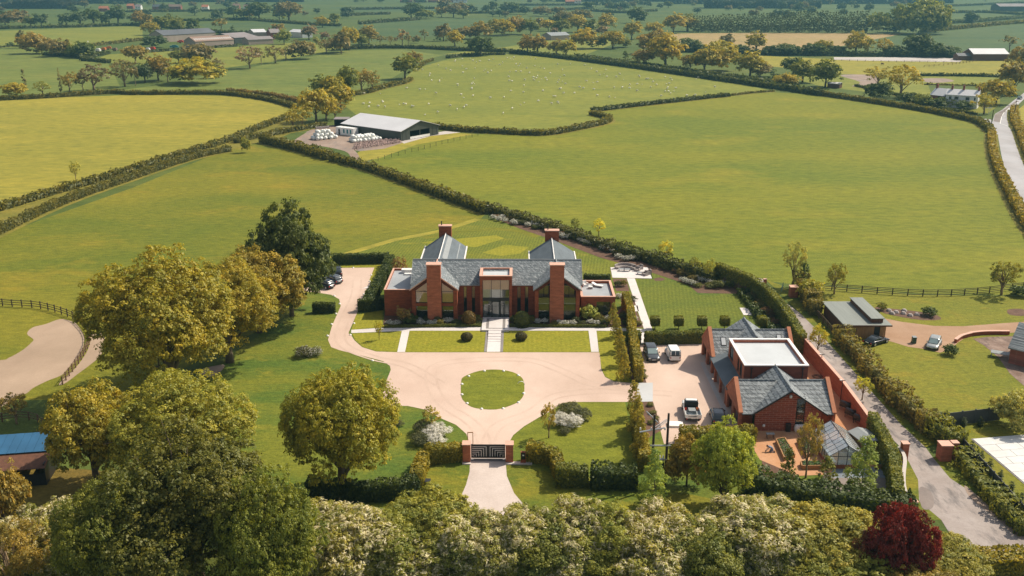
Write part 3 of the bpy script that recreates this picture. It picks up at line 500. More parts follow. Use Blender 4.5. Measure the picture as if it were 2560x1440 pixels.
sheet('entrance_verge', [(1266, 1160), (1400, 1185), (1600, 1210), (1850, 1262), (1860, 1300), (1420, 1300), (1312, 1265), (1285, 1233), (1267, 1190)], M['lawn_verge'], Z(4)); sheet('entrance_verge', [(1055, 1160), (1175, 1158), (1174, 1182), (1165, 1213), (1143, 1262), (1040, 1262)], M['lawn_verge'], Z(4))
# pale paths
sheet('path', [(878, 825), (953, 820), (1205, 817), (1273, 817), (1522, 819), (1610, 823), (1631, 823), (1631, 829), (1491, 827), (1471, 827), (1024, 827), (878, 833)], M['paving'], Z(8))
for q in ([(1005, 826), (1024, 826), (1012.5, 880.5), (993, 880.5)], [(1471, 826), (1491, 826), (1497, 880), (1478, 880)], [(1567, 696), (1587, 696), (1631, 823), (1610, 823)], [(1601, 824), (1611, 824), (1616, 860), (1597, 860)], [(1563, 764), (1594, 764), (1597, 778), (1570, 780)], [(905, 722), (948, 703), (956, 708), (931, 719)]): sheet('path', q, M['paving'], Z(7))
sheet('patio', [(1526, 669), (1619, 669), (1630, 697), (1531, 695)], M['paving'], 0.08, t=0.1); sheet('lawn_slab', [(1849, 770), (1895, 770), (1904, 788), (1859, 788)], M['paving'], 0.05, t=0.06)
# beds
for q in ([(957, 818), (1203, 815), (1206, 796), (1150, 790), (962, 775)], [(1273, 796), (1273, 815), (1524, 817), (1528, 790), (1460, 780)], [(1524, 796), (1555, 768), (1592, 778), (1608, 819), (1524, 818)], [(1550, 738), (1588, 735), (1592, 762), (1555, 768)], [(1532, 697), (1566, 697), (1574, 728), (1540, 728)],
          [(1588, 862), (1616, 957), (1580, 957), (1560, 862)], [(1606, 1003), (1632, 1003), (1655, 1075), (1612, 1100)], [(1235, 545), (1300, 572), (1400, 606), (1500, 644), (1600, 672), (1720, 712), (1745, 733), (1862, 735), (1905, 800), (1935, 825), (1990, 850), (1900, 720), (1790, 690), (1640, 655), (1400, 585), (1230, 530)],
          [(1905, 1145), (1960, 1145), (1995, 1180), (1985, 1200), (1905, 1195)]): sheet('planting_bed', q, M['soil'], Z(6))
sheet('tree_pit', [(1650, 694), (1662, 698), (1655, 702), (1638, 702), (1636, 697)], M['soil'], Z(8), True)
YARD = [(2004, 860), (2015, 868), (2055, 935), (2110, 985), (2165, 1040), (2215, 1100), (2225, 1180), (1995, 1190), (1900, 1150), (1870, 1100), (1875, 1068), (1990, 1000), (2000, 900)]
sheet('kitchen_yard', YARD, M['yard'], Z(7)); sheet('yard_cobbles', [(2060, 1182), (2225, 1180), (2228, 1255), (2180, 1255), (2050, 1230)], M['asphalt_brown'], Z(8))
sheet('slate_chippings', [(2080, 1172), (2225, 1165), (2222, 1195), (2078, 1195)], M['chippings'], Z(9))
# the neighbour's ground
sheet('neighbour_ground', [(1990, 720), (2060, 714), (2300, 737), (2560, 740), (2800, 745), (2800, 1360), (2560, 1345), (2440, 1170), (2370, 1140), (2340, 1110), (2300, 1060), (2130, 880), (2050, 790)], M['lawn_right'], Z(3))
c5 = lambda pts: crop(2000, 640, 3.4286, pts)
sheet('neighbour_drive', c5([(700, 530), (740, 538), (870, 565), (1150, 600), (1400, 603), (1700, 580), (2200, 545), (2200, 625), (1800, 660), (1560, 668), (1450, 680), (1350, 745), (1300, 800), (1200, 830), (1080, 800), (930, 780), (800, 740), (710, 715)]), M['drive_brown'], Z(6))
sheet('neighbour_patio', c5([(1480, 710), (1600, 695), (1800, 690), (2300, 640), (2300, 1200), (1920, 1115), (1800, 1010), (1700, 870), (1580, 770)]), M['patio_brown'], Z(7))
sheet('neighbour_bed', c5([(640, 440), (760, 450), (960, 470), (1150, 500), (1210, 540), (1130, 552), (1000, 545), (850, 520), (720, 490)]), M['soil'], Z(6), True); sheet('neighbour_bed', c5([(1785, 460), (1900, 455), (1960, 490), (1900, 515), (1790, 500)]), M['soil'], Z(6), True)
# riding ground at the left
c4 = lambda pts: crop(0, 720, 2.88, pts)
sheet('sand_school', c4([(-400, 540), (0, 520), (60, 505), (160, 450), (225, 395), (240, 370), (195, 330), (235, 285), (330, 260), (430, 225), (500, 235), (545, 255), (600, 330), (605, 390), (590, 450), (540, 530), (480, 590), (440, 630), (340, 670), (240, 720), (190, 760), (120, 780), (0, 860), (-400, 1000)]), M['sand'], Z(5), True)
sheet('sand_outside_rail', c4([(660, 330), (740, 330), (755, 390), (730, 480), (660, 545), (560, 620), (480, 680), (430, 700), (440, 670), (540, 580), (620, 470), (650, 390)]), M['sand'], Z(5), True)
sheet('rough_yard', [(-200, 1180), (150, 1170), (330, 1200), (260, 1290), (180, 1380), (-200, 1380)], M['scrub'], Z(4), True)
sheet('worn_grass', [(500, 925), (560, 912), (545, 935), (515, 942)], M['dirt'], Z(5), True)

# ================================================================ MAIN HOUSE
def wall(mb, x0, x1, z0, z1, y, th, holes=()):                  # wall facing the camera (-y) at y..y+th with openings (hx0,hx1,hz0,hz1)
    xs = sorted({x0, x1, *[h for q in holes for h in q[:2]]}); zs = sorted({z0, z1, *[h for q in holes for h in q[2:]]})
    for a, b in zip(xs, xs[1:]):
        run = None
        for c, d in zip(zs, zs[1:]):
            hole = any(q[0] <= (a+b)/2 <= q[1] and q[2] <= (c+d)/2 <= q[3] for q in holes)
            if hole:
                if run: mb.box(a, b, y, y+th, *run); run = None
            else: run = (run[0] if run else c, d)
        if run: mb.box(a, b, y, y+th, *run)
def wall_x(mb, y0, y1, z0, z1, x, th, holes=()):
    t = MB(); wall(t, y0, y1, z0, z1, 0, th, holes)
    mb.add([(x+v[1], v[0], v[2]) for v in t.v], [tuple(reversed(f)) for f in t.f])
def window(parent, x0, x1, z0, z1, y, nx=1, nz=1, bar=0.07, glass='glass', name='window', zsplit=None, d=0.08):
    """window > pane: a dark frame with bars, each pane its own object; sits recessed at y"""
    f = MB(); xs = [x0+(x1-x0)*i/nx for i in range(nx+1)]; zs = [z0+(z1-z0)*i/nz for i in range(nz+1)] if not zsplit else [z0, *zsplit, z1]
    f.box(x0, x0+bar, y, y+d, z0, z1); f.box(x1-bar, x1, y, y+d, z0, z1); f.box(x0+bar, x1-bar, y, y+d, z0, z0+bar); f.box(x0+bar, x1-bar, y, y+d, z1-bar, z1)
    for x in xs[1:-1]: f.box(x-bar/2, x+bar/2, y+.002, y+d-.002, z0+bar, z1-bar)
    for z in zs[1:-1]: f.box(x0+bar, x1-bar, y+.004, y+d-.004, z-bar/2, z+bar/2)
    o = part(name, f, M['frame'], parent)
    for a, b in zip(xs, xs[1:]):
        for c, e in zip(zs, zs[1:]):
            g = MB(); g.box(a+bar*.5, b-bar*.5, y+d*.45, y+d*.6, c+bar*.5, e-bar*.5); part('pane', g, M[glass], o)
    return o
def backing(parent, x0, x1, z0, z1, y, mat, name='blind'): g = MB(); g.box(x0, x1, y, y+.03, z0, z1); return part(name, g, M[mat], parent)
YW, YP, YM, YC = 148.5, 149.7, 151.5, 147.5                      # gable fronts, porch front, main wall, chimney fronts
Z8 = 8.4; ZE = 5.5
X = lambda px, py, Y: V(px, py, Y).x
house = thing('brick_house', 'large modern red brick country house with grey slate roofs and glass entrance', 'house', (0, 0, 0))
hx0, hx1 = X(1026, 712, YW), X(1455, 712, YW)
lw0, lw1 = X(1030, 760, YW), X(1143, 760, YW); rw0, rw1 = X(1337, 760, YW), X(1449, 760, YW)
px0, px1 = X(1199.5, 720, YP), X(1280, 720, YP); HX = [house]
# main body walls
m = MB(); nw = []
for a, b in ((1159, 1167), (1179.5, 1187.5), (1293, 1302), (1312, 1321)): nw.append((X(a, 735, YM), X(b, 735, YM), 0.5, 5.0))
wall(m, lw1-.02, px0+.02, 0, ZE, YM, .3, [q for q in nw if q[1] < px0]); part('front_wall', m, M['brick'], house); m = MB(); wall(m, px1-.02, rw0+.02, 0, ZE, YM, .3, [q for q in nw if q[0] > px1]); part('front_wall', m, M['brick'], house); m = MB()
m.box(hx0, hx0+.3, YM+.0, YM+8.7, 0, ZE); m.box(hx1-.3, hx1, YM, YM+8.7, 0, ZE); m.box(hx0+.3, hx1-.3, YM+8.4, YM+8.7, 0, ZE)
for xa, s in ((hx0, 1), (hx1, -1)): m.plate([(xa+s*.004, YM, ZE), (xa+s*.004, YM+8.7, ZE), (xa+s*.004, YM+4.35, Z8-.12)][::s], (.29*s, 0, 0))
part('wall', m, M['brick'], house)
for i, q in enumerate(nw):
    wd = window(house, q[0], q[1], q[2], q[3], YM+.12, 1, 1, .06, zsplit=(2.6, 3.1)); backing(wd, q[0], q[1], 2.95, 5, YM+.22, 'blind'); backing(wd, q[0], q[1], .4, 2.9, YM+.6, 'room')
# main roof: front slope as pieces between wings and porch, so that the porch box stands free
m = MB(); e = YM-.35; ez = ZE-.05; rY = YM+4.35; ov = .25
m.slab([(hx0-ov, e, ez), (hx1+ov, e, ez), (hx1+ov, rY, Z8), (hx0-ov, rY, Z8)], .16)
m.slab([(hx0-ov, rY, Z8), (hx1+ov, rY, Z8), (hx1+ov, YM+9.05, ez), (hx0-ov, YM+9.05, ez)], .16)
part('roof', m, M['slate'], house)
m = MB(); m.tube([(hx0-ov, rY, Z8+.02), (hx1+ov, rY, Z8+.02)], [.13, .13], 6); m.box(hx0-ov-.06, hx0-ov, e, e+.001+.1, ez-.1, ez+.05)
for xa in (hx0-ov-.07, hx1+ov): m.slab([(xa, e, ez+.04), (xa+.07, e, ez+.04), (xa+.07, rY, Z8+.05), (xa, rY, Z8+.05)], .26)
m.box(lw1, px0, e-.12, e-.003, ez-.16, ez-.04); m.box(px1, rw0, e-.12, e-.003, ez-.16, ez-.04)
part('ridge_and_gutter', m, M['lead'], house)
# two front gable wings with full-height chimneys
for side, (a, b, cxs) in enumerate(((lw0, lw1, (1068.5, 1103)), (rw0, rw1, (1374.5, 1409.5)))):
    cx = (a+b)/2; hw = (b-a)/2; c0, c1 = X(cxs[0], 760, YC), X(cxs[1], 760, YC); we = 5.62; pier = 0.62
    deep = side == 1; gy = YW+.35
    for u0 in (a, b-pier): part('pier', MB().box(u0, u0+pier, YW, YM-.002, 0, we-.1), M['brick'], house)                    # side piers
    for s0, s1 in ((a+pier, c0+.1), (c1-.1, b-pier)):
        if not deep: part('spandrel', MB().box(s0, s1, YW+.2, YW+.5, 2.55, 3.05), M['brick'], house)
    # roof of the wing, running back into the main roof
    m = MB(); yb = YM-.35; rz = Z8+.03
    for s, xe in ((1, a-.28), (-1, b+.28)):
        pts = [(xe, YW-.45, we-.12), (cx, YW-.45, rz), (cx, rY, rz), (xe, yb, we-.12)]
        m.slab(pts if s < 0 else pts[::-1], .16)
    part('wing_roof', m, M['slate'], house)
    m = MB()
    for xe in (a-.30, b+.30):                                    # barge boards and verge trims
        pts = [(xe, YW-.50, we-.08), (cx, YW-.50, rz+.06), (cx, YW-.44, rz+.06), (xe, YW-.44, we-.08)]
        m.slab(pts if xe > cx else pts[::-1], .22)
    m.tube([(cx, YW-.4, rz+.03), (cx, rY, rz+.03)], [.1, .1], 6)
    part('verge_trim', m, M['coping' if side == 0 else 'lead'], house)
    m = MB()                                                     # brick raking band under the roof
    for xe, sg in ((a, 1), (b, -1)):
        m.plate([(xe, YW-.02, we-.32), (cx, YW-.02, rz-.32), (cx, YW-.02, rz-.95), (xe+sg*pier, YW-.02, we-.35-.0)][::-sg], (0, .35, 0))
    part('raking_band', m, M['brick_dark'], house)
    # chimney
    ch = MB(); ch.box(c0, c1, YC, YC+1.3, 0, 9.85); co = part('chimney', ch, M['brick_light'], house)
    cp = MB(); cp.box(c0-.1, c1+.1, YC-.1, YC+1.4, 9.85, 10.0); part('cap', cp, M['coping'], co)
    # glazing in each bay
    for s0, s1, hi in ((a+pier, c0, 0), (c1, b-pier, 1)):
        y = gy
        if not deep:
            window(house, s0, s1, .12, 2.5, y, 1, 1, .06); window(house, s0, s1, 3.08, 5.05, y, 1, 1, .06)
            # triangular head light
            zz = lambda x: we-.35+(rz-.95-(we-.35))*(1-abs(x-cx)/(hw-pier)) 
            f = MB(); f.plate([(s0, y, 5.1), (s1, y, 5.1), (s1, y, max(5.12, zz(s1))), (s0, y, max(5.12, zz(s0)))], (0, .05, 0)); tri = part('gable_light', f, M['glass'], house)
            gb = MB(); gb.plate([(s0, y+.14, 3.0), (s1, y+.14, 3.0), (s1, y+.14, zz(s1)-.1), (s0, y+.14, zz(s0)-.1)], (0, .04, 0)); part('blind', gb, M['blind'], house); backing(house, s0, s1, .05, 2.6, y+1.2, 'room', 'interior_wall')
            g = MB(); g.box(s0, s1, y+.1, y+.4, .05, 1.1); part('planting_reflection_shelf', g, M['room_pale'], house) if False else None
        else:
            window(house, s0, s1, .12, 2.9, y+.02, 1, 1, .05); window(house, s0, s1, 3.15, 5.3, YM-.15, 2, 1, .07)
            backing(house, s0, s1, 3.0, 5.3, YM-.04, 'blind'); backing(house, s0, s1, .05, 2.9, y+1.0, 'room', 'interior_wall')
            g = MB(); g.box(s0, s1, y+.05, YM-.2, 2.9, 3.05); part('balcony_floor', g, M['room_pale'], house)
            g = MB(); g.box(s0, s1, YW+.1, YW+.12, 3.05, 4.1); part('balustrade', g, M['glass'], house)
            g = MB(); g.box(s0, s1, YM-.15, YM-.1, 5.3, 6.0); part('balcony_soffit_wall', g, M['brick_dark'], house)
# glazed entrance porch
m = MB(); gx0, gx1 = X(1206.6, 760, YP), X(1273.3, 760, YP); zt = 7.35
m.box(px0, gx0, YP, YP+4.6, 0, zt); m.box(gx1, px1, YP, YP+4.6, 0, zt); m.box(gx0, gx1, YP, YP+.4, 6.7, zt)
m.box(px0, px1, YP+4.3, YP+4.6, zt-1.5, zt+.001)
part('porch_wall', m, M['brick'], house)
m = MB(); m.box(gx0, gx1, YP+.4, YP+4.3, 6.9, 7.0); part('porch_roof', m, M['flatroof_white'], house)
m = MB(); m.box(px0-.06, px1+.06, YP-.06, YP+.32, zt, zt+.1); m.box(px0-.06, px0+.42, YP+.32, YP+4.66, zt, zt+.1); m.box(px1-.42, px1+.06, YP+.32, YP+4.66, zt, zt+.1); m.box(px0+.42, px1-.42, YP+4.4, YP+4.66, zt, zt+.1); part('porch_coping', m, M['coping'], house)
wu = window(house, gx0, gx1, 3.55, 6.7, YP+.15, 3, 1, .06); backing(house, gx0, gx1, 5.0, 6.7, YP+.32, 'blind'); backing(house, gx0, gx1-1.2, 3.5, 5.0, YP+.32, 'blind_white', 'curtain'); backing(house, gx1-1.2, gx1, 3.5, 5.0, YP+1.4, 'room')
m = MB(); m.box(gx0, gx1, YP+.08, YP+.3, 3.1, 3.55); part('fascia', m, M['black'], house)
window(house, gx0, gx0+(gx1-gx0)*.34, .1, 3.1, YP+.15, 1, 1, .06); window(house, gx0+(gx1-gx0)*.67, gx1, .1, 3.1, YP+.15, 1, 1, .06)
d0, d1 = gx0+(gx1-gx0)*.34, gx0+(gx1-gx0)*.67; dm = MB(); dm.box(d0, d0+.14, YP-.05, YP+.2, .05, 3.1); dm.box(d1-.3, d1-.16, YP-.05, YP+.2, .05, 3.1); dm.box(d1-.1, d1, YP-.05, YP+.2, .05, 3.1); dm.box(d0+.14, d1-.1, YP-.05, YP+.2, 2.95, 3.1); dm.box(d0+.14, d1-.1, YP-.05, YP+.2, .05, .25)
do = part('door', dm, M['black'], house); g = MB(); g.box(d0+.14, d1-.3, YP+.06, YP+.09, .25, 2.95); part('pane', g, M['glass'], do); g = MB(); g.box(d1-.42, d1-.38, YP-.14, YP-.1, .8, 2.2); g.box(d1-.42, d1-.38, YP-.1, YP+.06, .85, .9); g.box(d1-.42, d1-.38, YP-.1, YP+.06, 2.1, 2.15); part('handle', g, M['steel'], do)
g = MB(); g.box(gx0, gx1, YP+2.2, YP+2.25, 0, 3.3); part('hall_wall', g, M['room_pale'], house); [part('hall_screen', MB().box(u, u+.55, YP+1.3, YP+1.5, .0, 2.2), M['room'], house) for u in (gx0+.8, gx1-1.3)]
g = MB(); g.box(gx0, gx1, YP+.3, YP+2.2, .0, .05); part('hall_floor', g, M['room_pale'], house)
# flat-roofed west extension and east roof terrace
def flatbox(x0, x1, y0, y1, z, par, wallm, roofm, cop, capt=.1, inner=.35, drop=.45, holes=()):
    m = MB(); wall(m, x0, x1, 0, z, y0, inner, holes); m.box(x0, x0+inner, y0+inner, y1, 0, z); m.box(x1-inner, x1, y0+inner, y1, 0, z); m.box(x0+inner, x1-inner, y1-inner, y1, 0, z); part('wall', m, M[wallm], par)
    m = MB(); m.box(x0+inner, x1-inner, y0+inner, y1-inner, z-drop-.1, z-drop); part('flat_roof', m, M[roofm], par)
    m = MB(); o = .05; m.box(x0-o, x1+o, y0-o, y0+inner, z, z+capt); m.box(x0-o, x0+inner, y0+inner, y1+o, z, z+capt); m.box(x1-inner, x1+o, y0+inner, y1+o, z, z+capt); m.box(x0+inner, x1-inner, y1-inner, y1+o, z, z+capt); part('parapet_coping', m, M[cop], par)
ex0 = X(960, 725, 151.0); flatbox(ex0, hx0-.02, 151.0, 163.3, 4.55, house, 'brick', 'flatroof', 'coping', .08, .25, .3)
g = MB(); q0 = V(1004, 676, 161.5); g.box(q0.x, hx0-.4, 161.2, 162.2, 4.25, 4.95); g.box(q0.x+.6, hx0-.4, 160.2, 160.9, 4.25, 4.5); part('roof_plant', g, M['white'], house)
tx1 = X(1538.5, 743, 150.0); wx0, wx1 = X(1491, 770, 150.0), X(1526, 770, 150.0)
flatbox(hx1+.02, tx1, 150.0, 158.9, 3.72, house, 'brick', 'flatroof', 'coping', .1, .35, .35, [(wx0, wx1, .5, 2.9)])
window(house, wx0, wx1, .5, 2.9, 150.15, 1, 1, .06); backing(house, wx0, wx1, .4, 3, 151.2, 'room')
# rear wings
for ap, ef, cx_, yb in (((1112, 584), (1066, 1164.5), (1097.5, 1128.6), 173.0), ((1379.3, 596), (1325, 1433), (1363, 1397), 169.7)):
    a, b = X(ef[0], 618, yb), X(ef[1], 618, yb); cx = (a+b)/2
    m = MB(); m.box(a, a+.3, YM+8.7, yb, 0, 5.9); m.box(b-.3, b, YM+8.7, yb, 0, 5.9); m.box(a+.3, b-.3, yb-.3, yb, 0, 5.9); m.plate([(a, yb-.3, 5.9), (b, yb-.3, 5.9), (cx, yb-.3, Z8-.1)], (0, .3, 0)); part('rear_wall', m, M['brick'], house)
    m = MB()
    for xe in (a-.1, b+.1):
        pts = [(xe, rY+.3, 5.85), (cx, rY+.3, Z8+.02), (cx, yb+.2, Z8+.02), (xe, yb+.2, 5.85)]; m.slab(pts if xe > cx else pts[::-1], .15)
    part('rear_roof', m, M['slate_smooth'], house)
    m = MB(); m.tube([(cx, rY, Z8+.05), (cx, yb+.2, Z8+.05)], [.1, .1], 6)
    for xe in (a-.3, b+.1): m.box(xe, xe+.2, rY+3, yb+.2, 5.6, 5.98)
    part('parapet_edge', m, M['coping_white'], house)
    c0, c1 = X(cx_[0], 590, yb+.3), X(cx_[1], 590, yb+.3); ch = MB(); ch.box(c0, c1, yb+.21, yb+1.4, 0, 9.7); co = part('chimney', ch, M['brick'], house); cp = MB(); cp.box(c0-.1, c1+.1, yb+.1, yb+1.5, 9.7, 9.84); part('cap', cp, M['coping'], co); fl = MB(); fl.tube([(c0+.5, yb+.8, 9.84), (c0+.5, yb+.8, 10.6)], [.1, .1], 8); part('flue', fl, M['black'], co)
    if ap[0] < 1200:
        sx = X(1106, 630, rY+3); m = MB(); sl = (5.85-Z8-.02)/(b+.1-cx)
        for u0, u1 in ((.45, 1.25), (2.6, 2.75)): m.slab([(cx+u0, rY+2, Z8+.06+sl*u0), (cx+u1, rY+2, Z8+.06+sl*u1), (cx+u1, yb-.6, Z8+.06+sl*u1), (cx+u0, yb-.6, Z8+.06+sl*u0)], .03)
        part('lead_strip', m, M['lead'], house)
# doorstep platform, dark border, steps
pl = thing('entrance_terrace', 'pale paved platform with dark border and shallow steps before the glass door', 'steps', (0, 0, 0))
a, b = G(1207, 797), G(1273, 797); f0 = G(1207, 829.5); m = MB(); m.box(a.x, b.x, f0.y, YP-.1, -.02, .30); part('platform', m, M['paving'], pl)
i0, i1 = G(1217, 800), G(1264, 800); y0_, y1_ = G(1240, 826).y, G(1240, 800).y; m = MB()
m.box(i0.x, i0.x+.45, y0_, y1_, .29, .306); m.box(i1.x-.45, i1.x, y0_, y1_, .29, .306); m.box(i0.x+.45, i1.x-.45, y0_, y0_+.35, .29, .306); m.box(i0.x+.45, i1.x-.45, y1_-.35, y1_, .29, .306); part('dark_border', m, M['paving_dark'], pl)
sx0, sx1 = G(1220.5, 840).x, G(1252.5, 840).x; ys = [G(1236, y).y for y in (830, 837, 843.5, 849, 854.5)]; ys[0] = f0.y
for i in range(4): m = MB(); m.box(sx0, sx1, ys[i+1], ys[i], -.02, .24-.058*i); m.mi = 1; m.box(sx0-.02, sx1+.02, ys[i+1]-.012, ys[i+1]+.001, -.02, .24-.058*i-.045); part('step', m, [M['paving'], M['paving_dark']], pl)
m = MB(); m.box(sx0, sx1, G(1236, 880).y, ys[4]-.02, -.02, .035); part('walk', m, M['paving'], pl)
for xa in (sx0-.42, sx1+.04): m = MB(); m.box(xa, xa+.38, G(1236, 880).y, ys[0]-.02, -.02, .045); part('side_strip', m, M['paving_dark'], pl)

# ================================================================ GARAGE BLOCK
gar = thing('garage_block', 'red brick garage building with twin slate gables round a big white flat roof', 'garage', (0, 0, 0))
zE, zR = 2.5, 5.25
def wing(y_f, xl, xr, gx, gy0, gy1, front_wall, dash):
    """E-W gabled wing with parapet gables and a crossing N-S gable; y_f = front wall plane"""
    yb = y_f+7.6; ym = y_f+3.8; bw = 'brick_dash' if dash else 'brick'
    a, b = gx-4.4, gx+4.4; m = MB()
    holes = [(gx+.9, gx+2.0, .1, 4.4)] if dash else []
    wall(m, a+.3, b-.3, 0, 2.6, y_f, .3, [(h[0], h[1], h[2], 2.6) for h in holes])
    if dash:
        m.plate([(a+.3, y_f, 2.6), (gx+.9, y_f, 2.6), (gx+.9, y_f, 5.62-.72*.9-.16), (gx, y_f, 5.62-.16), ], (0, .3, 0)); m.plate([(gx+2.0, y_f, 2.6), (b-.3, y_f, 2.6), (gx+2.0, y_f, 5.46-.7*2.0)], (0, .3, 0)); m.plate([(gx+.9, y_f, 5.46-.7*.9-.01), (gx+.9, y_f, 4.4), (gx+1.4, y_f, 4.4)][::-1], (0, .3, 0))
    else: m.plate([(a+.3, y_f, 2.6), (b-.3, y_f, 2.6), (gx, y_f, 5.46)], (0, .3, 0))
    part('gable_wall', m, M[bw], gar)
    [part('wall', m_, M['brick'], gar) for m_ in (MB().box(xl+.35, a+.3, y_f+1.2, y_f+1.5, 0, zE), MB().box(b-.3, xr-.35, y_f+.6, y_f+.9, 0, zE), MB().box(xl+.35, xr-.35, yb-.3, yb, 0, zE))]
    if dash:
        w_ = window(gar, gx+.9, gx+2.0, .1, 4.4, y_f+.1, 1, 3, .08); backing(w_, gx+.9, gx+2.0, 0, 4.4, y_f+.8, 'room')
    m = MB(); e0 = y_f-.3 if dash else y_f+.2
    m.slab([(xl+.3, e0, zE-.05), (gx-4.6, e0, zE-.05), (gx-.6, ym, zR), (xl+.3, ym, zR)], .14); m.slab([(gx+4.6, e0, zE-.05), (xr-.3, e0, zE-.05), (xr-.3, ym, zR), (gx+.6, ym, zR)], .14)
    m.slab([(xl+.3, ym, zR), (xr-.3, ym, zR), (xr-.3, yb+.2, zE-.05), (xl+.3, yb+.2, zE-.05)], .14)
    part('roof', m, M['slate_coarse'], gar)
    m = MB(); zx = 5.66
    for xe in (a-.25, b+.25):
        pts = [(xe, gy0, 2.45), (gx, gy0, zx), (gx, gy1, zx), (xe, gy1, 2.45)]; m.slab(pts if xe > gx else pts[::-1], .14)
    part('cross_roof', m, M['slate_coarse'], gar)
    m = MB(); m.tube([(gx, gy0-.05, zx+.03), (gx, gy1, zx+.03)], [.12, .12], 6); m.tube([(xl+.3, ym, zR+.03), (gx-.9, ym, zR+.03)], [.1, .1], 6); m.tube([(gx+.9, ym, zR+.03), (xr-.3, ym, zR+.03)], [.1, .1], 6)
    part('ridge_tile', m, M['slate'], gar)
    m = MB()
    for xe, s in ((a-.3, -1), (b+.3, 1)):
        pts = [(xe, gy0-.08, 2.47), (gx, gy0-.08, zx+.05), (gx, gy0+.04, zx+.05), (xe, gy0+.04, 2.47)]; m.slab(pts if s > 0 else pts[::-1], .2)
    m.box(xl+.3, a-.3, e0-.14, e0-.003, zE-.16, zE-.05); m.box(b+.3, xr-.3, e0-.14, e0-.003, zE-.16, zE-.05); part('verge_and_gutter', m, M['frame'], gar)
    # parapet end gables: brick wall with an opening, terracotta coping
    for xa, left in ((xl, 1), (xr-.35, 0)):
        m = MB(); y0, y1 = y_f-.1, yb+.1
        wall_x(m, y0, y1, 0, 2.55, xa, .35, [(y0+.6, y0+3.2, 0, 2.1), (y0+4.3, y0+7.0, 0, 2.1)] if left else [(y0+1.4, y0+3.0, .9, 2.1)])
        m.plate([(xa, y0, 2.55), (xa, y1, 2.55), (xa, ym, 5.5)], (.35, 0, 0)); part('end_wall', m, M['brick_light'], gar)
        m = MB()
        for ye in (y0-.12, y1+.12):
            pts = [(xa-.08, ye, 2.62), (xa+.43, ye, 2.62), (xa+.43, ym, 5.72), (xa-.08, ym, 5.72)]; m.slab(pts if ye < ym else pts[::-1], .17)
        part('coping', m, M['terracotta'], gar)
GX = X(1979.6, 972.3, 108.4)
sx0_, sx1_ = V(1858, 1015, 108.4).x-.35, V(2093, 1015, 108.4).x
wing(108.7, sx0_, sx1_, GX, 108.2, 116.4, True, True)
nx0, nx1 = V(1787, 880, 127.0).x-.35, V(1987, 880, 127.0).x+.1; GXN = GX
wing(127.0, nx0, nx1, GXN, 126.6, 134.8, False, False)
bx0, bx1 = X(1862, 917, 116.3), X(2021, 917, 116.3); m = MB(); m.box(bx0, bx1, 116.3, 116.6, 0, 5.6); part('block_front', m, M['brick_dark'], gar)
m = MB(); wall_x(m, 116.6, 126.0, 0, 5.6, bx0, .3, [(117.6, 119.0, 3.2, 5.2), (119.4, 120.4, 3.2, 5.2), (123.0, 125.2, 3.2, 5.2)]); m.box(bx1-.3, bx1, 116.6, 126.0, 0, 5.6); m.box(bx0+.3, bx1-.3, 125.7, 126.0, 0, 5.6); part('wall', m, M['brick_light'], gar)
for y0, y1 in ((117.6, 119.0), (119.4, 120.4), (123.0, 125.2)):
    f = MB(); f.box(bx0+.08, bx0+.16, y0, y1, 3.2, 3.3); f.box(bx0+.08, bx0+.16, y0, y1, 5.1, 5.2); f.box(bx0+.08, bx0+.16, y0, y0+.1, 3.3, 5.1); f.box(bx0+.08, bx0+.16, y1-.1, y1, 3.3, 5.1); f.box(bx0+.085, bx0+.155, (y0+y1)/2-.04, (y0+y1)/2+.04, 3.3, 5.1); wo = part('window', f, M['frame'], gar)
    g = MB(); g.box(bx0+.11, bx0+.13, y0+.1, y1-.1, 3.3, 5.1); part('pane', g, M['car_glass'], wo)
m = MB(); m.box(bx0+.3, bx1-.3, 116.6, 125.7, 5.12, 5.2); part('flat_roof', m, M['flatroof_white'], gar)
m = MB(); o = .08; m.box(bx0-o, bx1+o, 116.3-o, 116.62, 5.6, 5.72); m.box(bx0-o, bx0+.32, 116.62, 126+o, 5.6, 5.72); m.box(bx1-.32, bx1+o, 116.62, 126+o, 5.6, 5.72); m.box(bx0+.32, bx1-.32, 125.68, 126+o, 5.6, 5.72); part('parapet_coping', m, M['coping_white'], gar)
m = MB(); m.slab([(bx0-2.3, 115.8, 2.45), (bx0-.003, 115.8, 3.05), (bx0-.003, 127.3, 3.05), (bx0-2.3, 127.3, 2.45)], .12); part('lean_to_roof', m, M['slate_smooth'], gar)
m = MB()
for y in (116.6, 120.2, 123.8): part('lean_to_pier', MB().box(bx0-2.2, bx0-1.85, y, y+.35, 0, 2.4), M['brick_light'], gar)
m = MB(); m.box(bx0-2.9, bx0-2.3, 112, 131, .0, .03); part('pavement_edge', m, M['concrete'], gar)
for (x_, y_) in ((bx0+.9, 116.2), (bx1-.7, 116.2)): m = MB(); m.box(x_-.18, x_+.18, y_-.06, y_+.09, 5.2, 5.35); m.tube([(x_, y_, 5.2), (x_, y_, .1)], [.06, .06], 6); part('downpipe', m, M['black'], gar)
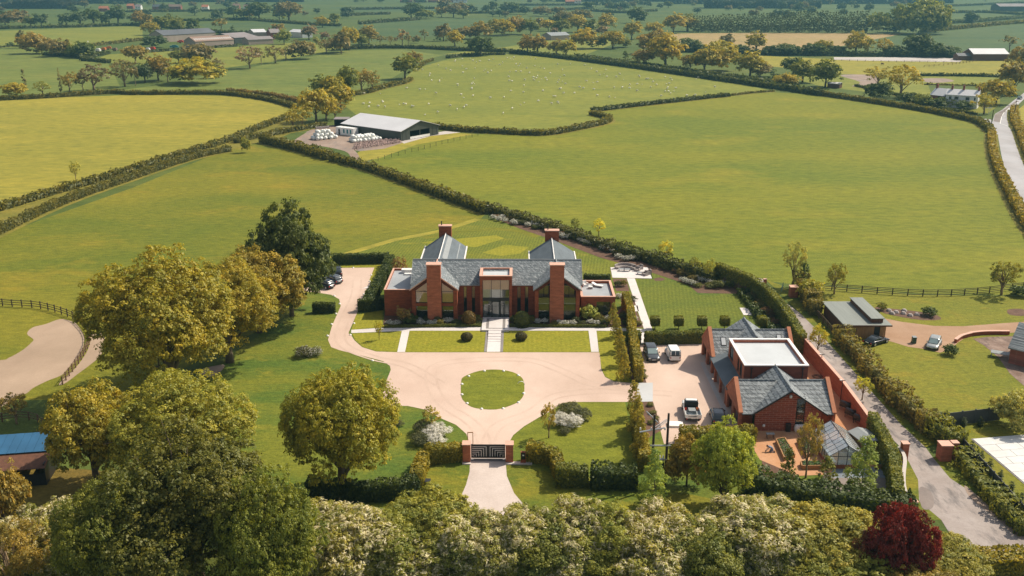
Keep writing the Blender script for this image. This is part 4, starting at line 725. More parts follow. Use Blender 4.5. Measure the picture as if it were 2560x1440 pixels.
for p, q in (((nx0+1.6, 2.0), .75), ((nx1-2.1, 2.4), .7)):
    sl = (zR-zE+.05)/(3.6); y0 = 127.2+p[1]-.6; m = MB(); z_ = lambda y: zE-.05+(y-127.2)*sl+.06; m.slab([(p[0], y0, z_(y0)), (p[0]+q, y0, z_(y0)), (p[0]+q, y0+1.1, z_(y0+1.1)), (p[0], y0+1.1, z_(y0+1.1))], .05); sk = part('rooflight', m, M['frame'], gar)
    m = MB(); m.slab([(p[0]+.08, y0+.08, z_(y0+.08)+.02), (p[0]+q-.08, y0+.08, z_(y0+.08)+.02), (p[0]+q-.08, y0+1.02, z_(y0+1.02)+.02), (p[0]+.08, y0+1.02, z_(y0+1.02)+.02)], .02); part('pane', m, M['flatroof_white'], sk)
m = MB(); m.lathe([(0, .22), (.16, .16), (.2, 0), (.16, -.16), (0, -.22)], (GX+.0, 108.5, 4.75), 10); part('globe_light', m, M['white'], gar, smooth=True)
m = MB(); m.lathe([(0, .2), (.14, .14), (.18, 0), (.14, -.14), (0, -.2)], (GX-3.0, 108.5, .8), 10); part('globe_light', m, M['white'], gar, smooth=True)
# ================================================================ HEDGES (near, clipped)
def hpx(x, y, z=0): p = G(x, y, z); return (p.x, p.y)
for i, (q, h, w_, ti, lf, lb, kw) in enumerate([
    ([(1065, 1160), (1110, 1153), (1157, 1150)], 2.1, 1.3, 'y', .17, 'clipped beech hedge joining the left gate pier', {}),
    ([(1043, 1228), (1050, 1190), (1065, 1160)], 2.1, 1.3, 'y', .17, 'golden hedge corner turning toward the road left of the gate', {}),
    ([(770, 1245), (900, 1250), (1000, 1246), (1046, 1238)], 2.2, 1.5, 'd', .18, 'dark hedge run under the trees left of the entrance', {}),
    ([(1318, 1151), (1360, 1155), (1388, 1165), (1398, 1200)], 2.1, 1.3, 'y', .17, 'clipped hedge curving from the right gate pier', {}),
    ([(1390, 1212), (1468, 1214)], 2.3, 1.6, 'g', .17, 'square clipped hedge block beside the right entrance verge', {}),
    ([(1478, 1214), (1590, 1216)], 2.2, 2.2, 'd', .2, 'dark laurel hedge between the square block and the pale tree', {'rough': .4}),
    ([(1612, 860), (1764, 856)], 1.9, 1.2, 'g', .16, 'clipped beech hedge behind the parking court', {'rough': .08, 'flat': True}),
    ([(1567, 858), (1600, 857)], 1.9, 1.2, 'g', .16, 'short clipped hedge left of the little path to the court', {'rough': .08, 'flat': True}),
    ([(831, 661), (972, 657)], 2.0, 1.2, 'd', .18, 'dark yew hedge behind the upper car park', {'rough': .12}),
    ([(976, 662), (958, 705), (935, 745), (918, 780)], 2.0, 1.6, 'd', .18, 'dark hedge running down beside the west wing', {'rough': .2}),
    ([(896, 778), (940, 776), (957, 772)], 2.0, 1.0, 'd', .16, 'short dark hedge end with copper leaves beside the drive', {'rough': .12}),
    ([(783, 782), (838, 781)], 1.7, 1.0, 'd', .16, 'dark clipped hedge block left of the drive', {'rough': .1}),
    ([(960, 819), (1100, 817.5), (1203, 816.5)], .45, .5, 'g', .1, 'low box edging along the left front bed', {'rough': .1}),
    ([(1275, 817), (1400, 818), (1515, 818.5)], .45, .5, 'g', .1, 'low box edging along the right front bed', {'rough': .1}),
    ([(1562, 765), (1575, 800), (1580, 862), (1597, 955)], 2.5, 1.1, 'y', .18, 'tall clipped golden hedge between side lawn strip and court', {'rough': .12}),
    ([(1588, 1065), (1612, 1180)], 2.2, 1.2, 'y', .18, 'golden hedge below the threshold beside the planting bed', {'rough': .25}),
    ([(1460, 700), (1525, 700)], 1.0, 1.0, 'd', .16, 'low dark hedge behind the roof terrace', {'rough': .15}),
    ([(1700, 1108), (1885, 1102)], 1.9, 1.5, 'y', .2, 'golden hedge at the lower edge of the parking court', {'rough': .3}),
    ([(1860, 1240), (1960, 1262), (2080, 1285), (2220, 1300), (2275, 1302)], 3.0, 3.0, 'd', .24, 'big dark hedge below the kitchen garden', {'rough': .35}),
    ([(2640, 1437), (2420, 1437)], 2.4, 2.6, 'y', .22, 'golden hedge along the road at the bottom right corner', {'rough': .15}),
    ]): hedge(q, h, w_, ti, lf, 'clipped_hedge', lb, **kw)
# tall hedges standing beside the garden wall
for q, h, lb in (([(1790, 697), (1870, 728), (1920, 765), (1960, 812), (2003, 885)], 3.2, 'tall narrow hedge beside the lane behind the lawn'), ([(2174, 1092), (2205, 1148), (2228, 1200), (2238, 1295)], 3.3, 'tall narrow hedge curving beside the kitchen garden')):
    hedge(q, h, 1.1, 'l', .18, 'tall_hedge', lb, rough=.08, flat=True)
# long shrub belt behind the back lawn
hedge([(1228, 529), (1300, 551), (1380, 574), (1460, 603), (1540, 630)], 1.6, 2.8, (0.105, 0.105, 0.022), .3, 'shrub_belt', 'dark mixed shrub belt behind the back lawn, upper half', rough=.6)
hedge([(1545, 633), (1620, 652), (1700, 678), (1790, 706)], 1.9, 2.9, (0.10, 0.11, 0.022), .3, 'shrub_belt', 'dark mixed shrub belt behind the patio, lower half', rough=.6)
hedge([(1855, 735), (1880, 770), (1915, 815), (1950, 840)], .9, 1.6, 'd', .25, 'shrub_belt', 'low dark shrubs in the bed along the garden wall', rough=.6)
# neighbour's ragged hedge along the lane
for i, (q, h, ti, lb) in enumerate([([(1998, 720), (2010, 745), (2040, 790)], 3.6, 'o', 'ragged olive hedge beside the lane near the brick pillar'), ([(2100, 855), (2125, 880), (2160, 915)], 3.0, 'o', 'orange tinged shrubs by the timber garage'), ([(2165, 925), (2200, 965), (2235, 1000)], 2.6, 'o', 'copper and olive hedge beside the lane fence'),
     ([(2235, 1005), (2285, 1050), (2325, 1085)], 3.2, 'o', 'brown leaved hedge where the grey fence begins'), ([(2330, 1085), (2395, 1130)], 3.2, 'l', 'pale green hedge beside the grey panels'), ([(2405, 1150), (2440, 1200), (2490, 1260), (2570, 1340)], 2.0, 'l', 'low light green hedge below the grey panel fence')]):
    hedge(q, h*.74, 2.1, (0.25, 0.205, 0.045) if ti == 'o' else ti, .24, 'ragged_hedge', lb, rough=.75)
# ================================================================ FIELD HEDGES
FH = [([(-60, 254), (0, 251), (120, 245), (282, 234), (330, 237), (521, 236), (600, 241), (680, 254), (742, 272)], 2.4, 2.6, 'g', 'long clipped hedge along the top of the yellow field'),
 ([(571, 231), (640, 238), (700, 246), (752, 259)], 2.4, 3, 'o', 'brown hedge just above the end of the yellow field'),
 ([(735, 290), (700, 303), (630, 330), (560, 358), (430, 398), (260, 450), (120, 490), (-60, 545)], 2.2, 2.6, 'g', 'upper hedge of the pair below the yellow field'),
 ([(575, 378), (480, 398), (330, 448), (150, 513), (0, 583), (-80, 625)], 2.2, 2.6, 'g', 'lower hedge of the pair below the yellow field'),
 ([(658, 356), (700, 366), (760, 380), (826, 400)], 3.2, 4, 'g', 'thick hedge from the lane trees down to the barn track'),
 ([(832, 402), (900, 418), (1000, 452), (1100, 490), (1222, 535)], 2.6, 3.2, 'g', 'long hedge falling from the barn track to the garden'),
 ([(1085, 320), (1150, 328), (1250, 334), (1360, 338), (1440, 325), (1505, 311), (1524, 301), (1505, 293), (1478, 287)], 2.3, 3, 'g', 'clipped hedge along the bottom of the sheep pasture'),
 ([(1480, 280), (1560, 270), (1700, 254), (1822, 241)], 2.0, 2.6, 'd', 'dark clipped hedge along the right side of the sheep pasture'),
 ([(1830, 239), (1880, 233), (1935, 229)], 1.0, 1.6, 'g', 'thin gappy hedge continuing the pasture boundary'),
 ([(1119, 146), (1180, 139), (1262, 137)], 1.6, 3, 'd', 'dark low hedge under the lone oak'),
 ([(1275, 133), (1400, 146), (1560, 167), (1700, 187), (1800, 202), (1950, 224), (2055, 240)], 2.6, 3, 'd', 'long dark hedge along the far side of the sheep pasture'),
 ([(2060, 240), (2150, 253), (2300, 277), (2400, 297), (2450, 311), (2476, 332)], 2.6, 3, 'g', 'clipped hedge below the white cottage'),
 ([(1440, 143), (1560, 160), (1700, 178), (1900, 207), (1990, 222)], 2.2, 3, 'd', 'second dark hedge behind the pasture hedge'),
 ([(2478, 335), (2480, 380), (2496, 430), (2520, 480), (2548, 535), (2590, 600)], 2.5, 2.4, 'y', 'golden hedge between the right field and the road'),
 ([(2535, 275), (2535, 300), (2550, 335), (2565, 375), (2585, 420)], 2.5, 3, 'y', 'golden hedge on the far side of the road'),
 ([(860, 124), (950, 121), (1050, 122), (1150, 127), (1268, 131)], 2.4, 3, 'd', 'dark hedge running left from the pasture gateway'),
 ([(875, 240), (920, 232), (985, 212)], 2.0, 3.5, 'g', 'hedge between the copse and the round tree'),
 ([(945, 224), (985, 215), (1010, 209), (1028, 200)], 2.0, 3, 'g', 'short hedge under the pair of round trees'),
 ([(1040, 178), (1060, 160), (1082, 151)], 1.2, 2, 'g', 'thin hedge climbing above the round trees'),
 ([(-80, 76), (0, 73), (200, 68), (330, 64), (356, 66)], 2.5, 4, 'd', 'dark hedge beyond the grazing cattle'),
 ([(110, 138), (180, 143), (235, 152)], 2.0, 3, 'd', 'dark hedge below the brown copse'),
 ([(205, 148), (240, 141), (272, 135)], 2, 3, 'd', 'short hedge by the scrap heap'),
 ([(205, 152), (240, 154), (272, 158)], 2, 3, 'd', 'short dark hedge in the brook meadow'),
 ([(340, 134), (430, 127), (520, 121), (592, 116)], 1.5, 2.5, 'd', 'dark hedge in front of the brown farm shed'),
 ([(225, 116), (290, 109), (355, 101)], 2, 3, 'g', 'hedge leading left from the farm sheds'),
 ([(400, 68), (480, 78), (560, 84), (640, 86)], 2.5, 4, 'd', 'dark hedge behind the farm sheds'),
 ([(320, 46), (400, 50), (490, 53), (640, 49)], 2.5, 5, 'd', 'far hedge above the farm'),
 ([(310, 31), (480, 29), (700, 27)], 3, 6, 'd', 'far hedge below the distant houses'),
 ([(640, 52), (740, 60), (850, 66)], 2.5, 5, 'd', 'far hedge right of the farm'),
 ([(900, 61), (960, 56), (1048, 50)], 3, 5, 'd', 'thin far hedge in the blue green fields'),
 ([(860, 41), (930, 37), (975, 36)], 3, 5, 'd', 'short far hedge left of the clump'), ([(860, 25), (1000, 23), (1130, 22)], 3, 6, 'd', 'very far hedge left of the red houses'),
 ([(1150, 34), (1250, 33), (1400, 27), (1480, 22)], 3, 6, 'd', 'very far hedge under the row of far trees'), ([(1290, 14), (1350, 14), (1500, 13)], 3, 7, 'd', 'hedge just below the frame top at centre'),
 ([(1480, 28), (1560, 33), (1640, 28)], 3, 6, 'd', 'far hedge beside the far wood'),
 ([(1820, 133), (1900, 137), (2000, 138), (2100, 140), (2300, 142), (2410, 142)], 3.0, 5, 'd', 'dark hedge behind the horse paddock'),
 ([(1620, 128), (1700, 131), (1760, 128)], 3, 5, 'd', 'bushy hedge below the tan field left part'),
 ([(2310, 80), (2400, 72), (2480, 64), (2570, 57)], 3, 7, 'g', 'long hedge climbing to the right edge'), ([(2350, 60), (2440, 55), (2560, 45)], 3, 9, 'b', 'wide grey green hedge near the right edge'), ([(2380, 33), (2460, 32), (2560, 38)], 3, 6, 'd', 'hedge in front of the far right shed'), ([(2360, 17), (2460, 13), (2560, 8)], 3, 6, 'd', 'uppermost hedge at the right'),
 ([(2140, 216), (2240, 238), (2310, 265), (2400, 281), (2440, 287)], 1.3, 2.0, 'd', 'dark garden hedge in front of the white cottage'),
 ([(2300, 190), (2420, 191), (2500, 193)], 1.4, 2, 'd', 'thin dark hedge across the paddock'), ([(2310, 212), (2400, 214), (2460, 216)], .8, 1.5, 'g', 'low hedge behind the cottage'),
 ([(590, 358), (640, 345), (700, 335), (770, 322), (815, 316)], 2.0, 3, 'g', 'rough hedge bank beside the copse'), ([(-60, 152), (0, 119), (90, 118)], 1, 2, 'd', 'field edge hedge at the far left')]
for fi, (q, h, w_, ti, lb) in enumerate(FH):
    d = sum(G(*p).y for p in q)/len(q); lf = .28 if d < 260 else .5 if d < 480 else .9 if d < 900 else 1.6
    if d < 520: h *= .78; w_ *= .78
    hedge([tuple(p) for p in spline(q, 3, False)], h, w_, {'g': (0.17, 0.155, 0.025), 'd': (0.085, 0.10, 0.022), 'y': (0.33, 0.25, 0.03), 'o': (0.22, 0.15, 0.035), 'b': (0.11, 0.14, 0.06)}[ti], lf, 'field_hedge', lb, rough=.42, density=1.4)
    if d < 520: mw = strip_margin = strip('field_margin', spline(q, 3, False), w_+2.6, M['g_margin'], .034+.0006*fi)
# ================================================================ FENCES
def fence(name, label, pts, ph=1.3, rails=(.35, .75, 1.15), gap=2.4, mat='post', pw=.14, smooth=True, railh=.10, cat='fence'):
    """fence > post, rail: every post and rail its own object, sharing meshes"""
    W_ = [Vector(p).to_2d() if len(p) == 3 else Vector(p) for p in pts]; W_ = [Vector(p) for p in spline(W_, 4, False)] if smooth else W_
    L = [0]; 
    for a, b in zip(W_, W_[1:]): L.append(L[-1]+(b-a).length)
    n = max(1, round(L[-1]/gap)); P = []
    for i in range(n+1):
        s = L[-1]*i/n; j = max(k_ for k_ in range(len(L)) if L[k_] <= s+1e-6); j = min(j, len(W_)-2); P.append(W_[j]+(W_[j+1]-W_[j])*((s-L[j])/max(1e-6, L[j+1]-L[j])))
    r = thing(name, label, cat, (P[0].x, P[0].y, 0)); o0 = Vector((P[0].x, P[0].y, 0))
    pm = MB().box(-pw/2, pw/2, -pw/2, pw/2, -.1, ph).mesh('post', M[mat]); rm = MB().box(0, 1, -.02, .02, -railh/2, railh/2).mesh('rail', M[mat])
    for p in P: link('post', pm, r, Vector((p.x, p.y, random.uniform(-.04, .03)))-o0, (0, 0, random.uniform(-.1, .1)))
    for a, b in zip(P, P[1:]):
        d = b-a
        for z in rails: link('rail', rm, r, Vector((a.x, a.y, z))-o0, (0, random.uniform(-.012, .012), math.atan2(d.y, d.x)), (d.length, 1, 1))
    return r
G3 = lambda L: [G(*p) for p in L]
fence('post_and_rail_fence', 'long dark post and rail fence between the right pasture and the neighbour', G3([(2042, 722), (2110, 728), (2300, 741), (2440, 736), (2560, 722), (2620, 718)]), 1.3, (.3, .62, .94, 1.2), 2.6)
fence('post_and_rail_fence', 'curved dark rail fence behind the sand school', G3([(-40, 762), (30, 767), (100, 772), (160, 788), (195, 804)]), 1.4, (.4, .8, 1.2), 1.9)
fence('post_and_rail_fence', 'brown rail fence curving down the right side of the sand', G3([(195, 804), (218, 830), (225, 855), (215, 880), (200, 905), (180, 932), (157, 962)]), 1.3, (.4, .8, 1.15), 1.5, 'post_brown')
fence('post_and_rail_fence', 'dark rail fence round the small tree below the sand', G3([(-30, 1062), (30, 1050), (75, 1050), (105, 1062), (112, 1085), (90, 1110), (72, 1125)]), 1.2, (.4, .75, 1.1), 1.7, 'post_brown')
fence('post_and_rail_fence', 'brown rail fence beside the lane along the neighbour hedge', G3([(2025, 775), (2060, 812), (2100, 860), (2140, 905), (2185, 952), (2230, 1000), (2280, 1045), (2335, 1085), (2365, 1110)]), 1.3, (.4, .8, 1.15), 2.2, 'post_brown')
fence('post_and_rail_fence', 'rail fence glimpsed beyond the shrub belt', G3([(1325, 545), (1350, 556), (1380, 565), (1415, 574)]), 1.3, (.5, .95), 2.2, 'post_brown')
fence('post_and_rail_fence', 'rail fence beside the border near the tall hedge', G3([(1795, 702), (1830, 718), (1870, 735), (1900, 748)]), 1.3, (.5, .95), 2.0, 'post_brown')
fence('wire_fence', 'thin stock fence on stakes beside the barn verge', G3([(915, 412), (960, 398), (1040, 378), (1100, 362), (1150, 350), (1195, 340)]), 1.3, (1.1,), 3.5, 'post', .12, True, .03)
fence('paddock_fence', 'pale rail fence along the riding arena', G3([(2085, 152), (2200, 155), (2300, 156), (2400, 158)]), 1.3, (.6, 1.2), 5, 'post_brown', .2, True, .1)
fence('paddock_fence', 'rail fence dividing the horse paddock', G3([(2310, 168), (2380, 162), (2440, 154)]), 1.3, (.6, 1.2), 5, 'post_brown', .2, True, .1)
# entrance gate with folded chevron slats
ga, gb = G(1178, 1148.5), G(1263, 1148.5); gy = ga.y; gt = thing('entrance_gate', 'black driveway gate of nested pale chevron slats between brick piers', 'gate', ((ga.x+gb.x)/2, gy, 0)); L = (gb.x-ga.x)/2
f = MB(); H_ = 1.95; b0 = .22
for s in (-1, 1):
    for x0, x1, z0, z1 in ((0.0, .12, b0, H_), (L-.1, L, b0, H_), (.12, L-.1, H_-.22, H_), (.12, L-.1, b0, b0+.13)): f.box(min(s*x0, s*x1), max(s*x0, s*x1), -.05, .05, z0, z1)
part('gate_frame', f, M['black'], gt); f = MB(); f.box(-L+.1, -.12, .0, .03, b0+.13, H_-.22); f.box(.12, L-.1, .0, .03, b0+.13, H_-.22); part('backing_panel', f, M['black'], gt)
for s in (-1, 1):
    for i in range(6):
        x = .2+i*.29; z = H_-.30-i*.235; f = MB(); t = .055; xa, xb = sorted((s*x, s*(x+t))); f.box(xa, xb, -.055, -.012, b0+.2, z); xa, xb = sorted((s*x, s*(L-.1))); f.box(xa, xb, -.055, -.012, z, z+t); part('slat', f, M['coping_white'], gt)
f = MB(); f.box(-L+.3, L-.3, -.12, -.04, .02, .1); part('floor_track', f, M['frame'], gt)
for x0, x1, lb, sh in ((1157, 1176, 'square brick gate pier with stone cap left of the gate', 0), (1264, 1283, 'square brick gate pier with stone cap right of the gate', 1)):
    a, b = X(x0, 1158, gy-.9), X(x1, 1158, gy-.9); pr = thing('gate_pier', lb, 'pillar', ((a+b)/2, gy-.4, 0)); hw = (b-a)/2
    part('shaft', MB().box(-hw, hw, -.5, .5, .12, 2.3), M['brick_light'], pr); part('cap', MB().box(-hw-.06, hw+.06, -.56, .56, 2.3, 2.4), M['coping'], pr); part('plinth', MB().box(-hw-.04, hw+(.04 if not sh else 2.2), -.95, .5 if not sh else -.3, -.02, .13), M['concrete'], pr)
ip = G(1308, 1158); it = thing('intercom_post', 'black intercom panel on a low brick post right of the gate', 'intercom', ip); part('brick_base', MB().box(-.3, .3, -.15, .2, .1, 1.5), M['brick'], it); part('panel', MB().box(-.24, .24, -.2, -.15, .6, 1.4), M['black'], it); part('screen', MB().box(-.1, .1, -.22, -.2, 1.05, 1.2), M['white'], it)
ip = G(1176, 1110); it = thing('garden_hoop', 'small brown timber hoop standing behind the left gate pier', 'hoop', ip); part('hoop', MB().box(-.35, -.27, -.04, .04, 0, 1.6).box(.27, .35, -.04, .04, 0, 1.6).box(-.27, .27, -.04, .04, 1.5, 1.6), M['timber'], it)
# ================================================================ GARDEN WALL, PIERS, LANE FENCE
def brick_wall(name, label, pts, h, th=.34, mat='brick_light', cop='coping', z0=0):
    r = thing(name, label, 'wall', (pts[0][0], pts[0][1], 0)); o = Vector((pts[0][0], pts[0][1])); P = [Vector(p)-o for p in pts]; L_, R_ = [], []
    for i, p in enumerate(P):
        d = (P[min(i+1, len(P)-1)]-P[max(i-1, 0)]).normalized(); n_ = Vector((-d.y, d.x))*th/2; L_.append(p+n_); R_.append(p-n_)
    m = MB(); m.prism([tuple(p) for p in L_+R_[::-1]], z0, h); part('wall', m, M[mat], r)
    m = MB(); e = .05/th*2; m.prism([tuple(p+(p-q)*e*.5) for p, q in zip(L_, R_)]+[tuple(q+(q-p)*e*.5) for p, q in zip(L_, R_)][::-1], h, h+.09); part('coping', m, M[cop], r); return r
brick_wall('garden_wall', 'high orange brick garden wall along the lane behind the garage', [hpx(2011, 843, 2.5), hpx(2055, 893, 2.5), hpx(2110, 955, 2.5), hpx(2163, 1026, 2.5), hpx(2205, 1085, 2.5)], 2.45, mat='brick_wall')
brick_wall('curved_wall', 'low curved wall with pale coping beside the lane mouth', spline([hpx(2248, 1118, 1.2), hpx(2262, 1145, 1.2), hpx(2259, 1190, 1.2), hpx(2262, 1225, 1.2), hpx(2278, 1262, 1.2)], 4, False), 1.2, .3, 'brick', 'concrete')
for (x, y), w_, h, lb in (((2258, 1146), .75, 2.0, 'brick gate pillar left of the lane mouth'), ((2358, 1148), 1.3, 2.0, 'wide brick gate pillar right of the lane mouth'), ((2381, 1146), .7, 2.1, 'smaller brick pillar behind the wide one at the lane mouth'), ((2281, 1262), .8, .5, 'low stone capped end pier of the curved wall'), ((1982, 742), 1.3, 1.9, 'brick pillar at the field end of the lane'), ((1911, 722), .5, 1.8, 'slim brick pier where the tall hedge meets the lane')):
    p = G(x, y); r = thing('brick_pillar', lb, 'pillar', p); part('shaft', MB().box(-w_/2, w_/2, -w_/2, w_/2, 0, h), M['brick_light'], r); part('cap', MB().box(-w_/2-.06, w_/2+.06, -w_/2-.06, w_/2+.06, h, h+.1), M['coping'], r)
for (x, y), lb in (((1959, 818), 'black lamp post at the end of the tall hedge'), ((2050, 934), 'black lamp post against the garden wall, upper one'), ((2101, 1002), 'black lamp post against the garden wall, lower one'), ((1222, 545), 'tall black lamp post at the top of the back lawn')):
    p = G(x, y); r = thing('lamp_post', lb, 'lamp post', p); part('pole', MB().tube([(0, 0, 0), (0, 0, 2.9)], [.06, .05], 8), M['black'], r); part('arm', MB().box(-.35, .35, -.05, .05, 2.9, 2.97), M['black'], r); part('lamp_head', MB().box(-.4, -.1, -.1, .1, 2.97, 3.05), M['lamp'], r)
def panel_fence(label, pts, h, n):
    P = [G(*p) for p in pts]; r = thing('panel_fence', label, 'fence', P[0]); 
    for (a, b), k_ in zip(zip(P, P[1:]), n):
        for i in range(k_):
            p = a.lerp(b, i/k_)-P[0]; q = a.lerp(b, (i+1)/k_)-P[0]; d = q-p; an = math.atan2(d.y, d.x); m = MB(); m.box(.08, d.length-.08, -.03, .03, .05, h)
            part('panel', m, M['fencegrey'], r, p, (0, 0, an)); part('post', MB().box(-.07, .07, -.07, .07, 0, h+.12), M['fencegrey'], r, p)
panel_fence('grey panel fence at the far side of the white court', [(2338, 1062), (2368, 1066), (2500, 1050)], 1.85, (1, 4)); panel_fence('grey panel fence running down right of the lane', [(2338, 1062), (2378, 1090)], 1.85, (2,)); panel_fence('long grey panel fence beside the white paved court', [(2405, 1130), (2480, 1215), (2545, 1290), (2620, 1370)], 1.75, (4, 4, 4))
# paved court of separate big slabs
ct = thing('paved_court', 'bright white paved court of large rectangular slabs by the grey fence', 'paving', G(2431, 1099)); c0 = G(2431, 1099); ex = (G(2560, 1088.6)-c0).normalized(); ey = (G(2560, 1208)-c0).normalized(); rows = [c0+ey*t for t in (0, 1.75, 3.3, 4.9, 6.5, 8.3, 10.1, 11.9)]
for i in range(7):
    off = (0, 1.5, .6, 2.1, 1.1, .2, 1.8)[i]; x = 0
    while x < 11:
        wd = 2.9 if x else 2.9-off+.6; A_, B_ = rows[i], rows[i+1]; q = [A_+ex*(x+.03), A_+ex*(x+wd-.03), B_+ex*(x+wd-.03)-ey*.05, B_+ex*(x+.03)-ey*.05]; m = MB(); m.prism([(p.x-c0.x, p.y-c0.y) for p in q][::-1], 0.02, .10+random.uniform(-.008, .008)); part('slab', m, M['slab_white'], ct); x += wd
m = MB(); q = [rows[0]-ex*.15-ey*.15, rows[0]+ex*12-ey*.15, rows[7]+ex*12, rows[7]-ex*.15]; m.prism([(p.x-c0.x, p.y-c0.y) for p in q][::-1], 0.01, .045); part('bedding', m, M['paving_dark'], ct)
# ================================================================ OTHER BUILDINGS
def gabled(name, label, cat, lp, rp, depth, eave, rise, wm, rm, wins=(), chim=(), end_open=None, lights=0, arch=False, group=None, ov=.3, seams=0, z0wall=None):
    a, b = G(*lp), G(*rp); L = (b-a).length; an = math.atan2(b.y-a.y, b.x-a.x); r = thing(name, label, cat, (a+b)/2, an, group); hl = L/2
    m = MB(); W_ = [w_[:4] for w_ in wins if w_[4:] != ('r',)]; W_ = [(-hl+u0*L, -hl+u1*L, z0, z1) for u0, u1, z0, z1 in W_]; wall(m, -hl, hl, 0, eave, 0, .25, W_)
    m.box(-hl, -hl+.25, .25, depth, 0, eave)
    if end_open: wall_x(m, .25, depth, 0, eave, hl-.25, .25, end_open)
    else: m.box(hl-.25, hl, .25, depth, 0, eave)
    m.box(-hl+.25, hl-.25, depth-.25, depth, 0, eave)
    for xe in (-hl, hl-.25): m.plate([(xe, 0, eave), (xe, depth, eave), (xe, depth/2, eave+rise)], (.25, 0, 0))
    part('wall', m, M[wm], r); m = MB(); s = rise/(depth/2); o = ov; e = eave-o*s+.06; t = .14
    m.slab([(-hl-o, -o, e), (hl+o, -o, e), (hl+o, depth/2, eave+rise+.06), (-hl-o, depth/2, eave+rise+.06)], t); m.slab([(-hl-o, depth/2, eave+rise+.06), (hl+o, depth/2, eave+rise+.06), (hl+o, depth+o, e), (-hl-o, depth+o, e)], t)
    rf = part('roof', m, M[rm], r)
    for i in range(lights):
        x = -hl+L*(i+.7)/(lights+.4); m = MB(); y0, y1 = depth*.12, depth*.30; m.slab([(x, y0, e+(y0+o)*s+.05), (x+L*.022, y0, e+(y0+o)*s+.05), (x+L*.022, y1, e+(y1+o)*s+.05), (x, y1, e+(y1+o)*s+.05)], .04); part('rooflight', m, M['lamp'], rf)
    for u, h in chim:
        x = -hl+u*L; m = MB(); m.box(x-.4, x+.4, depth/2-.45, depth/2+.45, eave+rise-.6, eave+rise+h); c = part('chimney', m, M['cottage_brick'], rf); part('pot', MB().tube([(x, depth/2, eave+rise+h), (x, depth/2, eave+rise+h+.5)], [.14, .11], 6), M['terracotta'], c)
    for x0, x1, z0, z1 in W_:
        wo = window(r, x0, x1, z0, z1, .06, max(1, round((x1-x0)/.8)), 1, .09, 'car_glass'); 
    if W_: part('room', MB().box(-hl+.3, hl-.3, 1.2, 1.25, 0, eave-.1), M['room'], r)
    return r
bd = (G(1081.4, 334.5)-G(1002.7, 353)).length
bn = gabled('farm_barn', 'dark green steel barn with pale roof beside the white bales', 'barn', (857, 332), (1002.7, 353), bd, 3.5, 2.6, 'barn', 'barnroof', end_open=[(4.4, bd*.5-.2, .9, 2.9), (bd*.5+.1, bd-4.6, .9, 2.9)], ov=.5)
hl = (G(1002.7, 353)-G(857, 332)).length/2; m = MB(); m.box(hl+.02, hl+.08, 4.4, bd-4.6, .15, .95); part('feed_barrier', m, M['white'], bn); m = MB()
for y in (.8, 2.5, bd-3, bd-1): m.box(hl+.01, hl+.06, y, y+.03, .1, 3.3)
part('cladding_seam', m, M['frame'], bn)
a = G(836, 316); r = thing('lean_to_store', 'small black open store behind the barn corner', 'shed', a); part('wall', MB().box(0, .2, 0, 4, 0, 2.6).box(5, 5.2, 0, 4, 0, 2.6).box(.2, 5, 3.8, 4, 0, 2.6), M['black'], r); part('roof', MB().slab([(-.2, -.3, 2.75), (5.4, -.3, 2.75), (5.4, 4.2, 3.0), (-.2, 4.2, 3.0)], .12), M['fibre_grey'], r)
a = G(840, 336); b = G(884, 341); an = math.atan2(b.y-a.y, b.x-a.x); L = (b-a).length; r = thing('site_cabin', 'white site cabin with teal window panels beside the bales', 'cabin', a, an); part('wall', MB().box(0, L, 0, 2.6, .1, 2.6), M['white'], r); part('roof', MB().box(-.05, L+.05, -.05, 2.65, 2.6, 2.72), M['white'], r)
for u in (.42, .62, .80): part('window', MB().box(u*L, u*L+.7, -.04, -.003, .8, 2.2), M['teal'], r)
part('door', MB().box(.15*L, .15*L+.8, -.04, -.003, .15, 2.1), M['frame'], r)
bm = MB(); bm.lathe([(0, -.62), (.45, -.62), (.6, -.5), (.62, 0), (.6, .5), (.45, .62), (0, .62)], n=12); bm = bm.mesh('bale', M['wrap'], True); nb = 0
def bale(p, z, lab): 
    if z > 1.5 and random.random() < .25: return
    p = p+Vector((random.uniform(-.3, .3), random.uniform(-.25, .25), 0))
    o = link('wrapped_bale', bm, None, (p[0], p[1], z+.6), (math.pi/2+random.uniform(-.05, .05), random.uniform(0, 3), random.uniform(-.6, .6)+an)); o['label'] = lab; o['category'] = 'bale'; o['group'] = 'white wrapped bales by the barn'
A0 = G(792, 351); ux = (G(850, 345)-A0); ux.normalize(); uy = Vector((-ux.y, ux.x, 0))
for lv, (nx_, ny_) in enumerate(((5, 4), (4, 3), (3, 2))):
    for i in range(nx_):
        for j in range(ny_): p = A0+ux*(i*1.75+lv*.8)+uy*(j*1.3+lv*.65)*1.0; bale(p, lv*1.02, f'white bale in the stepped stack, {("bottom", "middle", "top")[lv]} layer, {("front", "second", "third", "back")[j]} row, {ORD[i]}')
A0 = G(884, 357); ux = (G(962, 349)-A0); ux.normalize(); uy = Vector((-ux.y, ux.x, 0))
for lv, (nx_, ny_) in enumerate(((8, 4), (6, 3))):
    for i in range(nx_):
        for j in range(ny_): p = A0+ux*(i*1.4+lv*.9+j*.3)+uy*(j*1.35+lv*.7); bale(p, lv*1.0, f'white bale in the long heap by the barn, {("lower", "upper")[lv]} layer, {("front", "second", "third", "back")[j]} row, {ORD[i]}')
